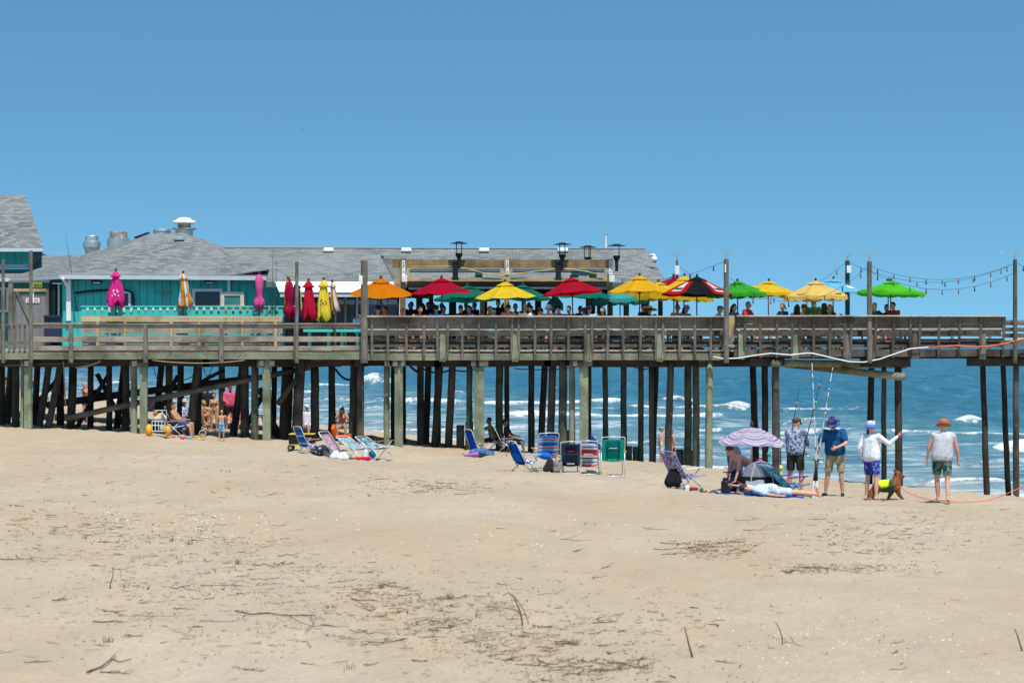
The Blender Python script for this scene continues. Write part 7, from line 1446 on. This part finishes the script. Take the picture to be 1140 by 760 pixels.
# -- the dog and its leash
DOGM = mat('red_brown_fur', (.20, .065, .02), .75, .35, 18, bump=.6)
dY = 46.9; dg_ = thing('dog', 'red brown long haired dog in a green and neon yellow vest', 'dog', gpt(988, dY)); kk = dY/F
def dp(px, py, dy=0): return Vector(((px-988)*kk, dy, WZ(py, dY)-dg_.location.z))
b = Blob(); C_ = b.cone; z0 = 560
C_(dp(976.5, 542), .115, dp(987, 541.5), .12); C_(dp(987, 541.5), .12, dp(996.5, 539.5, -.03), .135); C_(dp(996.5, 538.5, -.03), .12, dp(998.5, 532), .095); C_(dp(998.5, 533), .09, dp(999.5, 528.5), .082)
b.sph(dp(999.5, 528), .085, (1.05, .85, .95)); C_(dp(1001.5, 528.5), .055, dp(1005.5, 530), .036); C_(dp(1001.5, 530.2), .04, dp(1004.5, 532), .026)
C_(dp(997.5, 526, -.05), .03, dp(995, 523.5, -.06), .022); C_(dp(995, 523.5, -.06), .03, dp(994.3, 521.3, -.07), .012); C_(dp(998.5, 525, .06), .035, dp(996.5, 531, .1), .03)
for dy, fx in ((-.09, 0), (.08, 2.5)):
    C_(dp(975.5+fx, 542.5, dy), .088, dp(974+fx, 549, dy), .05); C_(dp(974+fx, 549, dy), .048, dp(972.5+fx, 553, dy), .036); C_(dp(972.5+fx, 553, dy), .036, dp(974.5+fx, 559, dy), .027); C_(dp(974.5+fx, z0, dy), .03, dp(977.5+fx, z0+.3, dy), .026)
C_(dp(997.5, 543, -.09), .085, dp(1000, 550, -.1), .046); C_(dp(1000, 550, -.1), .044, dp(1005, 556, -.11), .030); C_(dp(1005, 556, -.11), .03, dp(1008, 560.5, -.12), .026)
C_(dp(995, 543, .08), .085, dp(991.5, 551, .08), .044); C_(dp(991.5, 551, .08), .042, dp(989, 556, .08), .03); C_(dp(989, 556, .08), .03, dp(992.5, z0, .08), .027)
for i in range(9):
    q = random.Random(i); C_(dp(975.5, 540, .02), .04, dp(968.5+q.uniform(-2, 2.5), 548+q.uniform(-2, 5), q.uniform(-.08, .08)), .028)
me = remesh(b, .013, 2); me.name = 'body'; o = bpy.data.objects.new('body', me); COL.objects.link(o); o.parent = dg_; me.materials.clear(); me.materials.append(DOGM)
b = Blob(); b.cone(dp(978.5, 540.8), .125, dp(987.5, 540), .132); me = remesh(b, .016, 2)
o = bpy.data.objects.new('neon_vest', me); me.name = 'neon_vest'; COL.objects.link(o); o.parent = dg_; me.materials.clear(); me.materials.append(mat('neon_yellow_cloth', (.55, .75, .01), .7, .05))
b = Blob(); b.cone(dp(988, 540.8), .130, dp(995, 540.3, -.02), .142); b.cone(dp(980, 541.8), .115, dp(990, 542), .125); me = remesh(b, .016, 2)
o = bpy.data.objects.new('green_vest', me); me.name = 'green_vest'; COL.objects.link(o); o.parent = dg_; me.materials.clear(); me.materials.append(cloth('dark_green_vest', (.03, .09, .035)))
for dy in (-.045, .045): MB().sph(dp(1002.3, 527.2, dy*1.3), .012, seg=8).build('eye', EYE, dg_)
MB().sph(dp(1006.3, 529.8), .02, seg=8).build('nose', EYE, dg_); MB().tube([dp(998, 534, -.09), dp(1000.5, 534.5, -.02), dp(1001.5, 534, .06)], .014, 6).build('collar', ORM, dg_)
lz = [P(x, y, dY-.12-.004*(x-1000)) for x, y in ((999.5, 538.5), (1003, 542), (1008, 546.5), (1018, 551), (1031, 555), (1043, 556.5), (1055, 557.5), (1078, 558.5), (1092, 557.6), (1102, 556.3), (1113, 552.5), (1126, 547), (1140, 541), (1165, 531), (1190, 530), (1230, 556), (1260, 575))]
lz = [Vector((p.x, p.y, max(p.z, GZ(p.x, p.y)+.012))) for p in lz]
le = MB().tube(lz, .010, 6).build('leash', mat('orange_leash', (.80, .17, .06), .6), None, smooth=True); tag(le, 'long orange leash running from the dog out of the right edge', 'leash')
# ================================================================== DRIFT: twigs, stems, shells, grass on the sand
TWG = mat('dry_twig_bark', (.11, .075, .05), .9, .45, 3, isl=.4); TWP = mat('bleached_straw', (.27, .20, .12), .9, .25, 12, isl=.35); GRS = mat('green_blade', (.10, .16, .035), .7, .25, 8)
rt = random.Random(21)
DRIFT = [(0, 578), (120, 592), (240, 618), (340, 642), (450, 672), (540, 700), (640, 735), (720, 760)]
def drift_pt(q, spread):
    k = q.random()*(len(DRIFT)-1); i = int(k); f = k-i; a, b = DRIFT[i], DRIFT[i+1]
    return a[0]+(b[0]-a[0])*f+q.gauss(0, 26), a[1]+(b[1]-a[1])*f+q.gauss(4, spread)
def twig_mesh(L, bend, branches, r0, q, rise=.12):
    mb = MB(); n = 6; a = Vector((-L/2, 0, r0)); pts = []
    d = 0
    for i in range(n+1):
        d += q.uniform(-1, 1)*bend; pts.append(Vector((-L/2+L*i/n, d*L*.25, r0+abs(q.gauss(0, 1))*rise*L*(.3 if 0 < i < n else .6)*q.random())))
    mb.tube(pts, [r0*(1-.7*i/n) for i in range(n+1)], 5)
    for k in range(branches):
        i = q.randint(1, n-1); p = pts[i]; s_ = q.choice((-1, 1)); l = L*q.uniform(.15, .4)
        mb.tube([p, p+Vector((l*.5, s_*l*.35, l*q.uniform(0, .35))), p+Vector((l, s_*l*q.uniform(.4, .9), l*q.uniform(0, .6)))], [r0*.6, r0*.45, r0*.2], 4)
    return mb
# (picture x range, picture y range, how many, length range m)
BANDS = [(0, 330, 585, 640, 16, (.12, .45)), (20, 420, 640, 720, 26, (.12, .55)), (330, 640, 640, 745, 22, (.12, .5)), (0, 300, 700, 756, 8, (.1, .4)), (560, 800, 655, 750, 16, (.1, .4)), (360, 560, 533, 552, 9, (.2, .7)), (745, 840, 603, 622, 9, (.2, .7)), (860, 1060, 590, 640, 9, (.2, .7)), (790, 1130, 690, 750, 10, (.1, .35)), (380, 800, 575, 650, 12, (.12, .5)), (830, 1130, 560, 600, 10, (.15, .6)), (0, 380, 500, 560, 8, (.2, .6))]
BANDS.append((0, 0, 0, 0, 46, (.12, .5)))
tn = 0; TG_ = 'dry twigs scattered over the sand'
for (x0, x1, y0, y1, n, (l0, l1)) in BANDS:
    for i in range(n):
        px = rt.uniform(x0, x1); py = rt.uniform(y0, y1)
        if x1 == 0: px, py = drift_pt(rt, 18)
        Y = gsolve(px, py, 13)
        if Y is None: continue
        L = l0+(l1-l0)*rt.random()**1.8; r0 = rt.uniform(.003, .0072)*(1 if Y < 25 else 1.2)
        mb = twig_mesh(L, .3, rt.randint(0, 3), r0, rt); o = mb.build('dry_twig', TWG if rt.random() < .75 else TWP, None); x = WX(px, Y)
        o.location = (x, Y, GZ(x, Y)-.003); o.rotation_euler = (0, rt.uniform(-.06, .06), rt.gauss(0, .55)+(.0 if rt.random() < .8 else 1.2)); tag(o, 'thin dry brown twig lying loose on the beach sand', 'twig', TG_)
def stem(label, pts, r0=.007, m=TWG, extra=()):
    t = MB().tube(pts, [r0*(1-.5*i/(len(pts)-1)) for i in range(len(pts))], 6)
    for e in extra: t.tube(e, [r0*.5]*len(e), 5)
    o = t.build('stick', m, None, smooth=True); tag(o, label, 'stem')
def up(px, py, dxdy, s0=17.8):
    Y = gsolve(px, py, 12); k = Y/F; x = WX(px, Y); z = GZ(x, Y); return [Vector((x+dx*k, Y+dd, z-.03+dy*k)) for dx, dy, dd in dxdy]
stem('curved dry stem sticking out of the sand left of the middle foreground', up(582, 697, ((0, 0, 0), (-1, 10, 0), (-4, 22, .02), (-9, 33, .03), (-16, 40, .05), (-22, 36, .06))), .008, TWG, (up(590, 695, ((0, 0, 0), (-6, 18, 0), (-14, 30, .05), (-20, 36, .1))),))
stem('short upright stick standing in the right foreground', up(772, 733, ((0, 0, 0), (-4, 14, 0), (-7, 26, .0), (-10, 38, .02))), .009)
stem('thin bent stem right of the upright stick in the foreground', up(871, 717, ((0, 0, 0), (0, 10, 0), (-2, 18, .0), (-6, 26, .02), (-8, 28, .03))), .006)
stem('upright dark twig in the left foreground', up(122, 655, ((0, 0, 0), (1, 9, 0), (4, 18, .0), (3, 27, .02))), .007)
stem('stick lying in the lower right corner of the sand', up(1139, 725, ((0, 0, 0), (-3, 10, 0), (-6, 20, .0), (-9, 28, .02))), .009)
stem('long forked dark branch on the sand at left of centre', [p+Vector((0, 0, .02)) for p in (Vector(gpt(px, gsolve(px, py, 12))) for px, py in ((262, 682), (280, 686), (300, 685), (318, 688), (338, 687), (352, 687)))], .008, TWG, ([Vector(gpt(px, gsolve(px, py, 12)))+Vector((0, 0, .03)) for px, py in ((320, 688), (335, 697), (350, 703), (363, 700))], [Vector(gpt(px, gsolve(px, py, 12)))+Vector((0, 0, .03)) for px, py in ((345, 687), (350, 697), (340, 707))]))
stem('kinked dark branch low in the left foreground', [Vector(gpt(px, gsolve(px, py, 12)))+Vector((0, 0, .02)) for px, py in ((97, 751), (112, 745), (124, 738), (133, 741), (146, 736))], .009, TWG, ([Vector(gpt(px, gsolve(px, py, 12)))+Vector((0, 0, .03)) for px, py in ((124, 738), (128, 733))],))
# grass tufts
def tuft(label, px, py, n, h, m):
    Y = gsolve(px, py, 12); x, y, z = gpt(px, Y); mb = MB(); q = random.Random(int(px))
    for i in range(n):
        a = q.uniform(0, 6.28); l = h*.62*q.uniform(.5, 1); sp = q.uniform(.1, .7)*l; r_ = q.uniform(0, .05); b0 = Vector((x+r_*math.cos(a), y+r_*math.sin(a), z-.01))
        mb.tube([b0, b0+Vector((sp*.4*math.cos(a), sp*.4*math.sin(a), l*.6)), b0+Vector((sp*math.cos(a), sp*math.sin(a), l))], [.003, .0025, .0008], 4)
    o = mb.build('grass_tuft', m, None); tag(o, label, 'grass tuft')
for i, (px, py, n, h, m, lab) in enumerate(((192, 603, 14, .14, GRS, 'green tuft in the left middle of the sand, upper one'), (210, 606, 12, .16, GRS, 'green tuft just right of the upper green tuft'), (140, 654, 10, .14, GRS, 'mixed tuft beside the upright dark twig'), (163, 657, 7, .12, GRS, 'small green tuft right of the upright dark twig'), (265, 628, 22, .16, TWP, 'straw coloured tuft at the left end of the twig drift'), (60, 592, 16, .13, TWP, 'straw tuft near the left edge'), (120, 717, 18, .14, TWP, 'straw tuft in the low left foreground'), (500, 667, 14, .15, TWP, 'straw tuft in the centre foreground'), (530, 688, 7, .14, GRS, 'green sprig in the centre foreground'), (598, 699, 9, .08, GRS, 'bright low sprig beside the curved dry stem'), (720, 745, 8, .16, GRS, 'green blades at the bottom right of centre'), (640, 720, 12, .15, TWP, 'straw tuft at the bottom centre'), (425, 655, 16, .15, TWP, 'straw tuft right of the forked branch'), (390, 745, 8, .14, GRS, 'green blades at the bottom edge left of centre'), (95, 600, 14, .12, TWP, 'straw tuft left of the green tufts'), (690, 748, 9, .15, TWP, 'straw tuft at the bottom edge'))):
    tuft(lab, px, py, n, h, m)
# uncountable fine wrack, straw bits and shell grit
def scatter(name, n, zones, mk, m, seed):
    q = random.Random(seed); mb_v = []; mb_f = []
    for i in range(n):
        x0, x1, y0, y1 = zones[q.randrange(len(zones))]; px = (x0+x1)/2+max(-1.3, min(1.3, q.gauss(0, .48)))*(x1-x0)/2; py = (y0+y1)/2+max(-1.4, min(1.4, q.gauss(0, .5)))*(y1-y0)/2
        if seed != 34 and q.random() < .34: px, py = drift_pt(q, 23)
        py = max(482, py)
        if noise.noise(Vector((px*.021+seed, py*.075, seed)))+.55*noise.noise(Vector((px*.08, py*.25, seed))) < q.gauss(.02, .16): continue
        Y = (ZC-4.0)*F/(py-CY)*q.uniform(.97, 1.03)
        for _ in range(2):
            z = sand_h(WX(px, Y), Y); Y = (ZC-z)*F/(py-CY)
        x = WX(px, Y); z = sand_h(x, Y); mk(mb_v, mb_f, x, Y, z, q)
    me = bpy.data.meshes.new(name); me.from_pydata(mb_v, [], mb_f); me.materials.append(m); o = bpy.data.objects.new(name, me); COL.objects.link(o); return tag(o, kind='stuff')
def mk_bit(l0, l1, w, curl=.03):
    def f(V, Fc, x, y, z, q):
        a = q.gauss(0, .9); L = l0+(l1-l0)*q.random()**2.2*(1 if y < 30 else 1.6); ww = w*q.uniform(.6, 1.5)*(1 if y < 30 else 1.25); c, s = math.cos(a), math.sin(a); b = len(V); k = q.uniform(-.3, .3)
        for t_, off in ((-.5, 0), (0, k*L), (.5, 0)):
            cx, cy = x+c*L*t_-s*off, y+s*L*t_+c*off
            zz = z+.004+abs(t_)*curl*q.random()
            V += [(cx-s*ww, cy+c*ww, zz), (cx+s*ww, cy-c*ww, zz), (cx, cy, zz+ww*1.6)]
        for i in (0, 3):
            for u, v in ((0, 1), (1, 2), (2, 0)): Fc.append((b+i+u, b+i+v, b+i+3+v, b+i+3+u))
    return f
def mk_chip(r0, r1):
    def f(V, Fc, x, y, z, q):
        r_ = q.uniform(r0, r1)*(1 if y < 30 else 1.5); b = len(V); n = 5; a0 = q.uniform(0, 6)
        for i in range(n): V.append((x+r_*math.cos(a0+i*6.283/n)*q.uniform(.7, 1.2), y+r_*math.sin(a0+i*6.283/n)*q.uniform(.7, 1.2), z-.002))
        V.append((x, y, z+r_*.75))
        for i in range(n): Fc.append((b+i, b+(i+1) % n, b+n))
    return f
ZN = [(0, 330, 575, 640), (0, 420, 610, 730), (0, 420, 600, 740), (330, 660, 640, 750), (300, 640, 630, 740), (560, 820, 655, 755), (365, 560, 532, 553), (740, 850, 600, 622), (860, 1080, 590, 645), (0, 400, 480, 560), (820, 1140, 560, 610), (860, 1000, 628, 640)]
scatter('fine_wrack', 4600, ZN, mk_bit(.02, .15, .0026), TWG, 31); scatter('straw_bits', 6000, ZN+[(0, 1140, 560, 760)], mk_bit(.02, .16, .0022), TWP, 32)
scatter('dark_grit', 3600, ZN+[(0, 1140, 520, 760), (0, 330, 600, 760), (600, 1140, 650, 760)], mk_chip(.005, .014), mat('dark_grit_stone', (.07, .055, .045), .9, .3), 33)
scatter('shell_grit', 1300, [(100, 320, 555, 610), (370, 800, 560, 660), (740, 1140, 560, 760), (740, 1140, 680, 760)], mk_chip(.005, .014), mat('white_shell', (.66, .63, .60), .5, .1), 34)
bpy.data.scenes.remove(TMP)
for m_ in list(bpy.data.meshes):
    if m_.users == 0: bpy.data.meshes.remove(m_)
